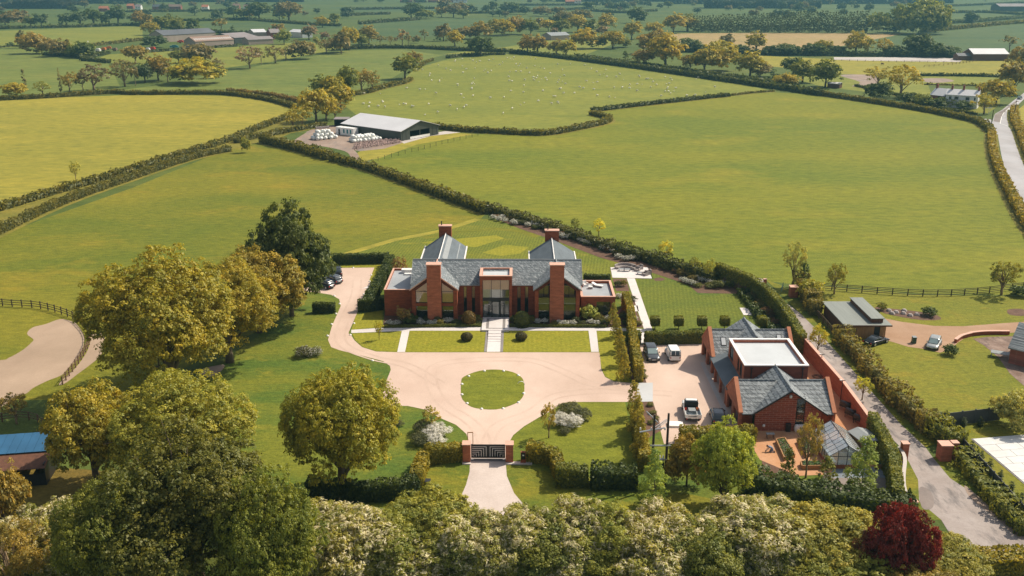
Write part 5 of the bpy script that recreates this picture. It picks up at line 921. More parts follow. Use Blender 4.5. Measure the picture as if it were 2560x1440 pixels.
for x, y in ((800, 322), (812, 321)): p = G(x, y); single('concrete_trough', MB().box(-1.6, 1.6, -.5, .5, 0, .3).box(-1.6, 1.6, -.5, -.35, .3, .8).box(-1.6, 1.6, .35, .5, .3, .8).box(-1.6, -1.45, -.35, .35, .3, .8).box(1.45, 1.6, -.35, .35, .3, .8), M['concrete'], 'pale concrete trough beside the farm track, '+('left one' if x == 800 else 'right one'), 'trough', p, .5)
# rubble bank (nobody could count it)
P = []; qs = [(905, 374), (880, 372), (930, 362), (1000, 357), (960, 369)]
n = 900; t = RNG.random((n, 2)); bx = np.array([tuple(G(*q))[:2] for q in ((880, 376), (1006, 356), (985, 350), (890, 360))]); u, v_ = t[:, :1], t[:, 1:]; base = (bx[0]*(1-u)+bx[1]*u)*(1-v_)+(bx[3]*(1-u)+bx[2]*u)*v_
m = MB()
for (x, y), r_ in zip(base, RNG.uniform(.12, .42, n)):
    z = .9*math.sin(math.pi*random.random())*random.random(); a_ = random.random()*3; c, s = math.cos(a_)*r_, math.sin(a_)*r_; m.add([(x-c, y-s, z), (x+s, y-c, z-.02), (x+c, y+s, z), (x-s, y+c, z+.05), (x, y, z+r_*.9)], [(0, 1, 4), (1, 2, 4), (2, 3, 4), (3, 0, 4)])
tag(link('rubble_bank', m.mesh('rubble_bank', M['rubble'])), 'bank of broken pinkish rubble in front of the barn', 'rubble', kind='stuff')
# farm complex far left
gabled('farm_shed', 'long brown roofed farm shed with pale rooflights', 'shed', (490, 122), (586, 116), 16, 5.5, 3.2, 'farm_wall', 'fibre_brown', lights=18)
gabled('farm_shed', 'dark arched roof farm shed behind the brown shed, left one', 'shed', (383, 100), (470, 101), 14, 5.5, 3.0, 'farm_wall', 'fibre_dark')
gabled('farm_shed', 'long dark roofed shed directly behind the brown shed', 'shed', (410, 106), (540, 98), 20, 6, 3.5, 'farm_wall', 'fibre_dark')
gabled('farm_shed', 'wide grey roofed cattle shed right of the brown shed', 'shed', (588, 110), (645, 106), 34, 5, 3.0, 'barn', 'fibre_grey')
gabled('farm_shed', 'low grey open fronted shed at the right end of the farm', 'shed', (622, 112), (684, 109), 12, 4, 2.0, 'farm_wall', 'fibre_grey')
gabled('farm_shed', 'pale roofed lean shed behind the cattle shed', 'shed', (636, 98), (668, 97), 20, 6, 2.2, 'farm_wall', 'barnroof')
gabled('farmhouse', 'brick farmhouse half hidden by a tree right of the farm', 'house', (678, 99), (702, 98), 9, 6, 3, 'cottage_brick', 'fibre_grey', wins=[(.2, .35, 1, 2.4), (.65, .8, 1, 2.4), (.2, .35, 3.8, 5.2), (.65, .8, 3.8, 5.2)], chim=[(.1, 1.2), (.9, 1.2)])
gabled('farm_shed', 'pale blue grey shed beyond the farmhouse', 'shed', (722, 93), (756, 95), 12, 5, 2, 'steel', 'barnroof')
gabled('farm_shed', 'pale roofed shed behind the orange trees above the sheep', 'shed', (1378, 101), (1424, 99), 14, 4, 2.4, 'farm_wall', 'lead')
gabled('stable', 'pale roofed stable building beside the horse paddock', 'stable', (2432, 152), (2520, 152), 16, 4.5, 3, 'timber_dark', 'barnroof')
gabled('stable', 'low dark stable left of the pale roofed stable', 'stable', (2395, 151), (2440, 151), 8, 3, 1.5, 'timber_dark', 'fibre_dark')
gabled('farm_shed', 'large grey shed near the upper right corner', 'shed', (2498, 29), (2580, 29), 30, 8, 4, 'barn', 'fibre_grey')
gabled('field_shelter', 'small pale roofed field shelter among the trees', 'shed', (2068, 219), (2098, 221), 4, 2.2, .6, 'timber_dark', 'barnroof')
gabled('cottage', 'long white rendered cottage with grey roof beside the road', 'house', (2361, 268), (2441, 273), 6.5, 5.6, 2.0, 'white', 'barnroof', wins=[(.27, .40, 3.5, 4.8), (.62, .74, 3.5, 4.8), (.88, .93, 3.5, 4.8), (.60, .72, 1.0, 2.3), (.1, .18, 3.5, 4.8)], chim=[(.14, 1.4), (.5, 1.6), (.97, 1.2)])
gabled('cottage', 'red brick cottage attached to the left of the white one', 'house', (2323, 262), (2357, 266), 7.5, 4.6, 2.6, 'cottage_brick', 'barnroof', wins=[(.55, .82, 3.0, 4.3), (.5, .8, .8, 2.0)], chim=[(.06, 1.6)])
for i, (x, y, w_, c, rf) in enumerate([(258, 29, 22, 'cottage_brick', 'terracotta'), (325, 22, 16, 'cottage_brick', 'terracotta'), (345, 24, 14, 'white', 'fibre_grey'), (396, 24, 30, 'cottage_brick', 'fibre_dark'), (435, 24, 34, 'cottage_brick', 'fibre_brown'), (512, 25, 16, 'white', 'terracotta'), (590, 22, 16, 'cottage_brick', 'fibre_brown'), (622, 25, 26, 'white', 'fibre_brown'),
      (1015, 6, 30, 'cottage_brick', 'terracotta'), (1050, 6, 32, 'cottage_brick', 'fibre_brown'), (1085, 6, 30, 'cottage_brick', 'terracotta'), (1120, 6, 26, 'cottage_brick', 'fibre_dark'), (1150, 7, 34, 'white', 'fibre_dark'), (1425, 10, 22, 'cottage_brick', 'terracotta'), (1445, 9, 16, 'white', 'fibre_brown')]):
    gabled('distant_house', f'tiny distant house near the frame top, {ORD[i]} of the far houses', 'house', (x-w_/2, y), (x+w_/2, y), 9, 5, 3.5, c, rf, group='distant houses along the skyline', wins=[(.2, .32, 3, 4.3), (.65, .78, 3, 4.3)], chim=[(.1, 1.2)])
# scrap heap and farm machinery
for i, (x, y, c, L_, lb) in enumerate([(262, 127, 'orange', 5, 'orange scrap machine in the farm scrap heap'), (275, 124, 'orange', 6, 'long orange tank in the scrap heap'), (290, 128, 'fibre_brown', 5, 'rusty trailer at the end of the scrap heap'), (385, 126, 'red', 6, 'bright red farm machine on the yard'), (440, 121, 'teal', 9, 'blue green farm trailer beside the brown shed'), (455, 108, 'red', 7, 'red loader behind the farm bushes'), (372, 128, 'white', 5, 'white flat trailer left of the red machine'), (248, 130, 'coping_white', 6, 'pale pipe bundle left of the scrap heap')]):
    p = G(x, y); r = thing('farm_machine', lb, 'machine', p, random.uniform(-.3, .3)); part('body', MB().box(-L_/2, L_/2*.4, -1, 1, .7, 2.0).slab([(-L_/2*.6, -.8, 2.6), (L_/2*.2, -.8, 2.6), (L_/2*.2, .8, 2.6), (-L_/2*.6, .8, 2.6)], .6), M[c], r)
    part('drawbar', MB().box(L_/2*.4, L_/2, -.15, .15, .6, .9), M['frame'], r)
    for s in (-1, 1): part('wheel', MB().tube([(-L_*.2, s*.95, .5), (-L_*.2, s*1.2, .5)], [.5, .5], 10), M['tyre'], r)
# blue roofed field shelter, lower left
a = G(-50, 1225); b = G(118, 1212); an = math.atan2(b.y-a.y, b.x-a.x); L = (b-a).length; bs = thing('stable_shelter', 'black timber shelter with bright blue sheet roof at the left edge', 'shelter', a, an)
part('wall', MB().box(0, .12, 0, 5.5, 0, 2.6).box(L-.12, L, 0, 5.5, 0, 2.6).box(.12, L-.12, 5.38, 5.5, 0, 3.3).box(.12, L-.12, 0, .12, 0, 1.4), M['black'], bs)
part('canopy', MB().slab([(-.2, -.4, 2.3), (L+.2, -.4, 2.3), (L+.2, 2.2, 3.0), (-.2, 2.2, 3.0)], .07), M['timber_dark'], bs)
for i in range(8): x0 = -.2+i*(L+.4)/8; x1 = x0+(L+.4)/8-.03; part('roof_sheet', MB().slab([(x0, 2.1, 3.15+.01*(i % 2)), (x1, 2.1, 3.15+.01*(i % 2)), (x1, 5.9, 3.75+.01*(i % 2)), (x0, 5.9, 3.75+.01*(i % 2))], .05), M['blue_roof'], bs)
# neighbour's timber garage
Yg = 141.0; x0, x1 = X(2111, 840, Yg), X(2213, 840, Yg); ng = thing('timber_garage', 'cedar clad flat roofed garage beside the brown drive', 'garage', ((x0+x1)/2, Yg, 0)); w2 = (x1-x0)/2
nbd = 14
for i in range(nbd):
    xa = -w2+i*2*w2/nbd; xb = xa+2*w2/nbd-.02; z1 = 2.15
    dr = 10 <= i <= 11; part('board', MB().box(xa, xb, 0, .05, 1.95 if dr else 0, z1) if not (i in (3,)) else MB().box(xa, xb, 0, .05, 0, 1.0).box(xa, xb, 0, .05, 1.7, z1), M['timber'], ng)
part('wall', MB().box(-w2, w2, .06, .1, 0, 2.1), M['black'], ng); part('side_wall', MB().box(-w2, -w2+.1, .1, 10.8, 0, 2.15).box(w2-.1, w2, .1, 10.8, 0, 2.15).box(-w2+.1, w2-.1, 10.7, 10.8, 0, 2.15), M['timber_dark'], ng)
part('roof', MB().box(-w2-.35, w2+.75, -.4, 11.2, 2.16, 2.32), M['greenroof'], ng); part('fascia', MB().box(-w2-.37, w2+.77, -.43, -.402, 2.1, 2.34), M['timber_dark'], ng)
m = MB(); m.box(w2-2.1, w2-.3, .8, 10.9, 2.32, 3.0); part('raised_box', m, M['timber_dark'], ng); part('raised_roof', MB().box(w2-2.25, w2-.1, .6, 11.0, 3.0, 3.1), M['greenroof'], ng)
# neighbour's house corner
nh = gabled('brick_house', 'corner of a red brick house with slate roof cut by the right edge', 'house', (2520, 908), (2700, 950), 8, 2.6, 2.6, 'cottage_brick', 'slate', wins=[(.22, .34, .9, 1.9)])
p = G(2500, 893); single('garden_table', MB().box(-1.3, 1.3, -.7, .7, .68, .76).box(-1.2, -1.1, -.6, -.5, 0, .68).box(1.1, 1.2, -.6, -.5, 0, .68).box(-1.2, -1.1, .5, .6, 0, .68).box(1.1, 1.2, .5, .6, 0, .68), M['lead'], 'grey low table on the patio by the brick house corner', 'table', p, -.5)
brick_wall('low_patio_wall', 'low curved brick wall edging the neighbour patio', spline([hpx(*q) for q in c5([(1330, 745), (1380, 710), (1450, 690), (1480, 682), (1600, 672), (1790, 672)])], 4, False), .55, .4, 'brick', 'coping')
# small barn-shaped items: greenhouse
gz = G(2100, 1168); a, b = X(2077, 1150, 99), X(2167, 1150, 99); gx = X(2122, 1114, 99); gh = thing('greenhouse', 'white framed glass greenhouse in the kitchen garden', 'greenhouse', (gx, 99, 0)); hw, D, he, hr = 2.1, 6.6, 1.6, 2.95
part('base_wall', MB().box(-hw, hw, 0, .2, 0, .5).box(-hw, -hw+.2, .2, D, 0, .5).box(hw-.2, hw, .2, D, 0, .5).box(-hw+.2, hw-.2, D-.2, D, 0, .5), M['brick_light'], gh)
f = MB(); t = .03
for y in (0, D):
    for x in (-hw, -hw/2, 0, hw/2, hw): f.box(x-t, x+t, y-t, y+t, .5, hr-(hr-he)*abs(x)/hw)
    f.box(-hw, hw, y-t+.003, y+t-.003, he-.03, he+.03)
for i in range(9):
    y = D*i/8
    for s in (-1, 1):
        f.tube([(s*hw, y, he), (0, y, hr)], [.03, .03], 4); f.box(s*hw-t, s*hw+t, y-t, y+t, .5, he)
f.tube([(0, -.05, hr), (0, D+.05, hr)], [.06, .06], 6)
for s in (-1, 1): f.tube([(s*hw, 0, he), (s*hw, D, he)], [.04, .04], 4); f.tube([(s*hw/2, 0, (he+hr)/2), (s*hw/2, D, (he+hr)/2)], [.025, .025], 4)
part('frame', f, M['frame'], gh)
for s in (-1, 1):
    for i in range(8):
        y0, y1 = D*i/8+.04, D*(i+1)/8-.04
        for u0, u1 in ((0.02, .49), (.51, .97)):
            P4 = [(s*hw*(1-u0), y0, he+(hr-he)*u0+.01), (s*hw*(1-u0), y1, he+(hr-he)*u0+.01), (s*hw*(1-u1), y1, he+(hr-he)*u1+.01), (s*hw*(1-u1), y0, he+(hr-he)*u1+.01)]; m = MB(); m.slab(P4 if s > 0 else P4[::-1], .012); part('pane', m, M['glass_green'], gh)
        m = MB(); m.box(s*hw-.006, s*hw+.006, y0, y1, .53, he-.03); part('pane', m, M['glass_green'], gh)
for i in range(4):
    x0, x1 = -hw+i*hw/2+.03, -hw+(i+1)*hw/2-.03; zt = lambda x: hr-(hr-he)*abs(x)/hw-.04
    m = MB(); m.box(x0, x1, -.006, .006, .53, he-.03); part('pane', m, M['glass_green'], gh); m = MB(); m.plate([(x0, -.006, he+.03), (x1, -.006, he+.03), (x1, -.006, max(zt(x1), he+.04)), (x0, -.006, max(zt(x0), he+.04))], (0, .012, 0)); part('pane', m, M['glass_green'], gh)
part('staging', MB().box(-hw+.3, -hw+1.0, .3, D-.3, .7, .76).box(hw-1.0, hw-.3, .3, D-.3, .7, .76), M['white'], gh); part('blind', MB().box(-.9, .9, .3, .33, .1, 2.0), M['white'], gh)
p = G(2160, 1128); gs = thing('garden_shed', 'small cedar shed with pale grey curved roof by the wall', 'shed', p, .25); part('wall', MB().box(-1.1, 1.1, -1.6, 1.6, 0, 1.9), M['timber'], gs); part('roof', MB().slab([(-1.3, -1.8, 1.95), (0, -1.8, 2.35), (0, 1.8, 2.35), (-1.3, 1.8, 1.95)], .08).slab([(0, -1.8, 2.35), (1.3, -1.8, 1.95), (1.3, 1.8, 1.95), (0, 1.8, 2.35)], .08), M['lead'], gs)
# raised planters
z5 = lambda q: crop(1860, 1000, 5.538, q)
for i, (q, lb) in enumerate([([(440, 590), (560, 570), (700, 800), (555, 850)], 'long timber planter of seedlings beside the kneeling gardener'), ([(740, 590), (870, 570), (960, 770), (850, 810)], 'timber planter in the middle of the kitchen garden'), ([(780, 900), (1040, 890), (1090, 960), (800, 965)], 'wide timber planter nearest the big hedge'), ([(1800, 890), (1900, 880), (1930, 950), (1820, 960)], 'small dark planter by the yard corner')]):
    P_ = [G(*p) for p in z5(q)]; c = sum(P_, Vector())/4; r = thing('raised_planter', lb, 'planter', c); P_ = [p-c for p in P_]
    for p, q_ in zip(P_, P_[1:]+P_[:1]): d = (q_-p); n_ = Vector((-d.y, d.x, 0)).normalized()*.06; part('board', MB().prism([(p+n_)[:2], (p-n_)[:2], (q_-n_)[:2], (q_+n_)[:2]], 0, .55), M['timber'], r)
    part('compost', MB().prism([(p*.93)[:2] for p in P_][::-1] if False else [(p*.93)[:2] for p in P_], .3, .45), M['soil'], r)
    n = 260; t = RNG.random((n, 2)); A_ = np.array([tuple(p*.85) for p in P_]); B_ = (A_[0]*(1-t[:, :1])+A_[1]*t[:, :1])*(1-t[:, 1:])+(A_[3]*(1-t[:, :1])+A_[2]*t[:, :1])*t[:, 1:]; B_[:, 2] = .5+RNG.random(n)*.15
    Nn = RNG.normal(size=(n, 3))+np.array([0, 0, 1.5]); Nn /= np.linalg.norm(Nn, axis=1)[:, None]; v, f_ = quads(B_, Nn, np.full(n, .08)); o = link('seedlings', mesh_np('seedlings', v, f_, [LEAF], None, RNG.random(n)), r); o.color = (.12, .2, .08, 1); o['kind'] = 'stuff'
# bins, sacks
for x, y, c, lb, nm in [(1969, 1078, 'black', 'black wheeled bin against the flecked brick gable', 'wheelie_bin'), (2284, 858, 'green_bin', 'green wheeled bin on the neighbour drive edge', 'wheelie_bin'), (1070, 1222, 'black', 'dark utility cabinet on the left entrance verge', 'utility_cabinet'), (1588, 1222, 'black', 'black utility cabinet in front of the laurel hedge', 'utility_cabinet')]:
    r = thing(nm, lb, 'bin' if 'bin' in nm else 'cabinet', G(x, y)); part('body', MB().prism([(-.28, -.3), (.28, -.3), (.28, .3), (-.28, .3)], .05, 1.0), M[c], r); part('lid', MB().slab([(-.31, -.34, 1.06), (.31, -.34, 1.06), (.31, .32, 1.12), (-.31, .32, 1.12)], .07), M['lead' if c != 'black' else 'frame'], r)
    for s in (-1, 1): part('wheel', MB().tube([(s*.24, .3, .1), (s*.3, .3, .1)], [.1, .1], 8), M['tyre'], r)
sk = MB(); sk.lathe([(0, 0), (.28, 0), (.34, .3), (.32, .75), (.22, .95), (0, .98)], n=10); skm = sk.mesh('sack', M['coping_white'], True)
for i, x in enumerate((1991, 1998, 2005, 2012)): o = link('bulk_sack', skm, None, G(x, 1079)); tag(o, f'pale bulk sack standing by the brick gable, {("leftmost", "second from left", "third from left", "rightmost")[i]} of four', 'sack', 'pale sacks by the garage gable')
for x, y, lb in ((2112, 1026, 'long black covered barbecue against the garden wall'), (2125, 1045, 'grey hooded barbecue beside the wall'), (2146, 1060, 'black kettle barbecue nearest the small shed')):
    r = thing('barbecue', lb, 'barbecue', G(x, y), -.9); part('cabinet', MB().box(-.7, .7, -.3, .3, .5, .95), M['black'], r); m = MB(); m.tube([(-.65, 0, .95), (.65, 0, .95)], [.34, .34], 12); part('hood', m, M['frame'], r, smooth=True)
    for sx_ in (-.6, .6):
        for sy_ in (-.22, .22): part('leg', MB().box(sx_-.03, sx_+.03, sy_-.03, sy_+.03, 0, .5), M['frame'], r)
m = MB(); a_ = [(math.cos(t*.5)*(.35+.01*t), math.sin(t*.5)*(.35+.01*t), .03+.004*t) for t in range(40)]; m.tube(a_+[(1.2, .6, .03), (.9, 2.0, .03)], [.03]*42, 5); single('garden_hose', m, M['black'], 'coiled black hose on the orange yard behind the garage', 'hose', G(2042, 943))
# ================================================================ FURNITURE ON PATIO AND TERRACES
z6 = lambda q: crop(1200, 500, 5.12, q)
def at6(u, v): return G(*z6([(u, v)])[0])
t0 = .08
r = thing('garden_sofa', 'curved grey wicker sofa on the pale patio', 'sofa', at6(1860, 900)+Vector((0, 0, t0)))
m = MB()
for i in range(9):
    a0, a1 = math.pi*(.08+.84*i/9), math.pi*(.08+.84*(i+1)/9)-.02; m.prism([(1.35*math.cos(a0), 1.35*math.sin(a0)), (2.1*math.cos(a0), 2.1*math.sin(a0)), (2.1*math.cos(a1), 2.1*math.sin(a1)), (1.35*math.cos(a1), 1.35*math.sin(a1))], 0, .4)
part('seat', m, M['wicker'], r); m = MB()
for i in range(9):
    a0, a1 = math.pi*(.08+.84*i/9), math.pi*(.08+.84*(i+1)/9); m.prism([(1.95*math.cos(a0), 1.95*math.sin(a0)), (2.15*math.cos(a0), 2.15*math.sin(a0)), (2.15*math.cos(a1), 2.15*math.sin(a1)), (1.95*math.cos(a1), 1.95*math.sin(a1))], .41, .85)
part('backrest', m, M['wicker'], r)
for (u, v), lb in (((1812, 912), 'square wicker stool left of the curved sofa'), ((1880, 915), 'wicker coffee table in front of the curved sofa'), ((2052, 955), 'small wicker table near the patio corner chair')):
    r = thing('wicker_table', lb, 'table', at6(u, v)+Vector((0, 0, t0))); part('top', MB().box(-.6, .6, -.4, .4, .36, .42), M['lead'], r)
    for sx_ in (-.5, .5):
        for sy_ in (-.3, .3): part('leg', MB().box(sx_-.05, sx_+.05, sy_-.05, sy_+.05, 0, .36), M['wicker'], r)
def armchair(p, rz, lb, mt='wicker', nm='garden_armchair'):
    r = thing(nm, lb, 'armchair', p, rz, None); part('seat', MB().box(-.38, .38, -.35, .35, .0, .42), M[mt], r); part('backrest', MB().box(-.45, .45, .36, .5, 0, .88), M[mt], r)
    for s in (-1, 1): part('arm', MB().box(min(s*.39, s*.52), max(s*.39, s*.52), -.35, .35, 0, .62), M[mt], r)
armchair(at6(1970, 895)+Vector((0, 0, t0)), .2, 'wicker armchair nearest the curved sofa'); armchair(at6(2010, 915)+Vector((0, 0, t0)), -.5, 'wicker armchair in the middle of the patio'); armchair(at6(2045, 888)+Vector((0, 0, t0)), -1.0, 'wicker armchair at the back of the patio'); armchair(at6(2110, 970)+Vector((0, 0, t0)), -.9, 'wicker armchair near the patio front corner'); armchair(at6(2155, 950)+Vector((0, 0, t0)), -1.4, 'wicker armchair at the right patio edge')
zt_ = 3.37
def z2p(u, v): p = crop(1180, 560, 5.142, [(u, v)])[0]; d = G(p[0], p[1], zt_); return d
armchair(z2p(1450, 800), .5, 'white cushioned armchair on the roof terrace', 'white', 'terrace_armchair')
r = thing('terrace_stool', 'white cushioned stool beside the terrace armchair', 'stool', z2p(1522, 830)); part('base', MB().box(-.35, .35, -.3, .3, 0, .3), M['wicker'], r); part('cushion', MB().box(-.36, .36, -.31, .31, .3, .42), M['white'], r)
r = thing('sun_lounger', 'white sun lounger on the grey roof terrace', 'lounger', z2p(1610, 808), -.45); part('base', MB().box(-.95, .95, -.33, .33, .12, .25), M['wicker'], r); part('cushion', MB().box(-.2, .97, -.34, .34, .25, .38), M['white'], r); part('backrest', MB().slab([(-.95, -.34, .72), (-.2, -.34, .38), (-.2, .34, .38), (-.95, .34, .72)], .12), M['white'], r)
# ================================================================ VEHICLES
def loft(mb, st, n=12):
    o = len(mb.v)
    for x, hw, z0, z1 in st:
        for j in range(n):
            t = 2*math.pi*(j+.5)/n; c, s = math.cos(t), math.sin(t); e = .38; cx, sx = math.copysign(abs(c)**e, c), math.copysign(abs(s)**e, s); mb.v.append((x, hw*cx, (z0+z1)/2+(z1-z0)/2*sx))
    for i in range(len(st)-1):
        for j in range(n): mb.f.append((o+i*n+j, o+(i+1)*n+j, o+(i+1)*n+(j+1) % n, o+i*n+(j+1) % n)); mb.m.append(mb.mi)
    mb.f.append(tuple(o+j for j in range(n))); mb.m.append(mb.mi); mb.f.append(tuple(o+(len(st)-1)*n+j for j in reversed(range(n)))); mb.m.append(mb.mi); return mb
def car(kind, label, px, head, paint, cat='car', h=None, name='parked_car'):
    """car > body, cabin_glass, roof, wheel x4 (> rim), lights, mirrors, plates; +x is the nose"""
    p = G(*px); a, b = G(*head[0]), G(*head[1]); rz = math.atan2(b.y-a.y, b.x-a.x); r = thing(name, label, cat, p, rz)
    L, W, H = {'suv': (4.7, 1.92, 1.64), 'hatch': (4.1, 1.78, 1.46), 'van': (4.35, 1.82, 1.84), 'pickup': (4.9, 1.95, 1.95), 'coupe': (4.5, 1.82, 1.3)}[kind]; l, w_ = L/2, W/2; sh = {'suv': 1.0, 'hatch': .88, 'van': 1.0, 'pickup': 1.1, 'coupe': .8}[kind]
    if kind == 'pickup': bst = [(.1, w_*.97, .45, 1.12), (.3, w_*.98, .38, sh), (l*.45, w_*.98, .38, sh), (l*.8, w_*.97, .36, sh-.05), (l-.06, w_*.92, .38, sh-.12), (l, w_*.85, .42, sh-.3)]
    else: bst = [(-l, w_*.82, .42, sh-.28), (-l+.08, w_*.93, .32, sh-.05), (-l*.6, w_*.99, .27, sh+.02), (0, w_, .26, sh), (l*.42, w_*.99, .27, sh-.04), (l*.78, w_*.95, .28, sh-.14), (l-.07, w_*.86, .30, sh-.26), (l, w_*.74, .36, sh-.36)]
    part('body', loft(MB(), bst), paint if not isinstance(paint, str) else M[paint], r, smooth=True); pm = M[paint]
    gl = {'suv': [(-l+.12, .80, sh-.02, sh+.05), (-l+.42, .78, sh-.02, H-.05), (-.2, .80, sh-.02, H-.02), (l*.18, .78, sh-.02, H-.08), (l*.52, .74, sh-.1, sh-.04)], 'hatch': [(-l+.12, .78, sh-.02, sh+.05), (-l+.5, .76, sh-.02, H-.06), (-.1, .78, sh-.02, H-.02), (l*.2, .76, sh-.02, H-.08), (l*.55, .72, sh-.1, sh-.04)],
          'van': [(-l+.02, .84, sh-.2, sh+.05), (-l+.16, .83, sh-.05, H-.06), (-.2, .84, sh-.02, H-.02), (l*.28, .80, sh-.02, H-.14), (l*.62, .76, sh-.12, sh-.06)], 'pickup': [(.12, .80, sh-.02, H-.06), (.5, .82, sh-.02, H-.02), (l*.35, .80, sh-.02, H-.06), (l*.5, .76, sh-.02, sh+.05)], 'coupe': [(-l*.75, .74, sh-.02, sh+.02), (-l*.3, .72, sh-.02, H-.03), (0, .72, sh-.02, H-.02), (l*.4, .70, sh-.1, sh-.02)]}[kind]
    part('cabin_glass', loft(MB(), [(x, g*w_*1.1, a_, b_) for x, g, a_, b_ in gl]), M['car_glass'], r, smooth=True)
    x0 = gl[1][0]+.04 if kind != 'pickup' else .15; x1 = gl[-2][0]-.02; part('roof', loft(MB(), [(x0, w_*.70, H-.10, H-.03), (x0+.25, w_*.76, H-.10, H), ((x0+x1)/2, w_*.78, H-.10, H+.02), (x1-.1, w_*.74, H-.13, H-.02), (x1, w_*.68, H-.16, H-.06)]), pm, r, smooth=True)
    if kind == 'van': part('side_panel', MB().box(-l+.35, l*.05, -w_*.93, -w_*.90, sh-.05, H-.12).box(-l+.35, l*.05, w_*.90, w_*.93, sh-.05, H-.12), pm, r); part('rear_door', MB().box(-l-.01, -l+.12, -w_*.86, w_*.86, .4, sh+.02).box(-l+.04, -l+.15, -w_*.84, -w_*.66, sh+.02, H-.12).box(-l+.04, -l+.15, w_*.66, w_*.84, sh+.02, H-.12).box(-l+.04, -l+.15, -.04, .04, sh+.02, H-.12), pm, r)
    m = MB(); a_, b_ = gl[-2], gl[-1]; m.add([(a_[0]+.03, -a_[1]*w_*.9, a_[3]), (a_[0]+.03, a_[1]*w_*.9, a_[3]), (b_[0]-.02, b_[1]*w_, b_[3]+.03), (b_[0]-.02, -b_[1]*w_, b_[3]+.03)], [(0, 3, 2, 1)]); part('windscreen', m, M['screen'], r)
    wm = MB(); wm.tube([(0, -.12, 0), (0, .12, 0)], [.34, .34], 16); wme = wm.mesh('wheel', M['tyre']); rmb = MB(); rmb.tube([(0, -.125, 0), (0, .125, 0)], [.2, .2], 10); rme = rmb.mesh('rim', M['steel'])
    for sx_ in (-l*.62, l*.62):
        for sy_ in (-1, 1): wo = link('wheel', wme, r, (sx_, sy_*(w_-.10), .34)); link('rim', rme, wo)
    for s in (-1, 1):
        part('headlight', MB().box(l-.22, l-.02, min(s*.48*w_, s*.8*w_), max(s*.48*w_, s*.8*w_), sh-.42, sh-.28), M['lamp'], r); 
        if kind != 'pickup': part('tail_light', MB().box(-l-.015, -l+.1, min(s*.66*w_, s*.86*w_), max(s*.66*w_, s*.86*w_), sh-.32, sh-.12), M['taillamp'], r)
        part('mirror', MB().box(l*.32, l*.32+.18, min(s*w_*.96, s*w_*1.12), max(s*w_*.96, s*w_*1.12), sh-.02, sh+.14), pm, r)
    part('number_plate', MB().box(l-.03, l+.015, -.26, .26, .40, .50), M['white'], r); part('rear_plate', MB().box(-l-.025, -l+.05, -.26, .26, .55, .66), M['white'], r); part('bumper', MB().box(l-.12, l+.01, -w_*.7, w_*.7, .24, .38), M['black'], r)
    if kind == 'pickup':
        part('load_bed', MB().box(-l, .05, -w_, w_, .62, .74), M['lead'], r)
        for s in (-1, 1): part('side_board', MB().box(-l, .05, min(s*w_, s*(w_+.04)), max(s*w_, s*(w_+.04)), .62, 1.12), M['white'], r)
        part('tailboard', MB().box(-l-.04, -l, -w_, w_, .62, 1.12), M['white'], r); part('headboard', MB().box(.05, .11, -w_*.9, w_*.9, .74, 1.75), M['black'], r); part('chassis', MB().box(-l+.1, .1, -.4, .4, .38, .62), M['black'], r)
        part('tail_light', MB().box(-l-.06, -l, -w_*.95, -w_*.8, .45, .6).box(-l-.06, -l, w_*.8, w_*.95, .45, .6), M['taillamp'], r)
    return r
car('suv', 'dark grey SUV parked nose outward on the left of the court', (1628, 892), ((1618, 866), (1634, 902)), 'car_grey')
car('van', 'small white van with its rear doors toward the camera', (1681, 893), ((1688, 903), (1672, 870)), 'car_white', 'van', name='parked_van')
pk = car('pickup', 'white pickup truck with open loaded bed on the court', (1727, 1036), ((1735, 1056), (1718, 1000)), 'car_white', 'pickup truck', name='pickup_truck')
car('hatch', 'grey hatchback half hidden behind the green tree', (1794, 1048), ((1798, 1070), (1785, 1020)), 'car_grey')
car('hatch', 'silver compact car on the neighbour brown drive', (2334, 866), ((2345, 842), (2326, 875)), 'car_silver')
car('coupe', 'low black car on the grass beside the timber garage', (2190, 858), ((2172, 863), (2212, 851)), 'car_black')
car('suv', 'black car under the dark tree by the upper car park', (842, 686), ((842, 690), (838, 670)), 'car_black'); car('hatch', 'second dark car below the black car beside the big tree', (834, 705), ((840, 708), (820, 700)), 'car_grey'); car('hatch', 'third dark car half under the crown at the drive edge', (812, 718), ((820, 722), (795, 715)), 'car_black')
car('hatch', 'black car driving on the road at the right edge', (2549, 248), ((2556, 243), (2543, 252)), 'car_black', name='moving_car'); car('hatch', 'white car beside the cottage hedge', (2287, 250), ((2280, 250), (2295, 251)), 'car_white')
mt = pk.matrix_basis
o = single('toolbox', MB().box(-.55, .55, -.45, .45, 0, .35), M['lead'], 'grey toolbox on the bed of the white pickup', 'box', mt @ Vector((-.7, 0, .74)), pk.rotation_euler.z)
o = single('bucket', MB().lathe([(0, 0), (.14, 0), (.18, .32), (.15, .32), (.12, .04), (0, .04)], n=10), M['orange'], 'orange bucket at the right of the pickup bed', 'bucket', mt @ Vector((-.25, -.75, .74))); o = single('bucket', MB().lathe([(0, 0), (.14, 0), (.18, .32), (.15, .32), (.12, .04), (0, .04)], n=10), M['red'], 'red bucket at the left of the pickup bed', 'bucket', mt @ Vector((-.25, .75, .74)))
o = single('folded_sheet', MB().slab([(-.9, -.5, .18), (.7, -.6, .12), (.8, .5, .2), (-.8, .6, .1)], .06), M['car_glass'], 'dark folded sheet at the rear of the pickup bed', 'sheet', mt @ Vector((-1.7, .1, .76)), pk.rotation_euler.z)
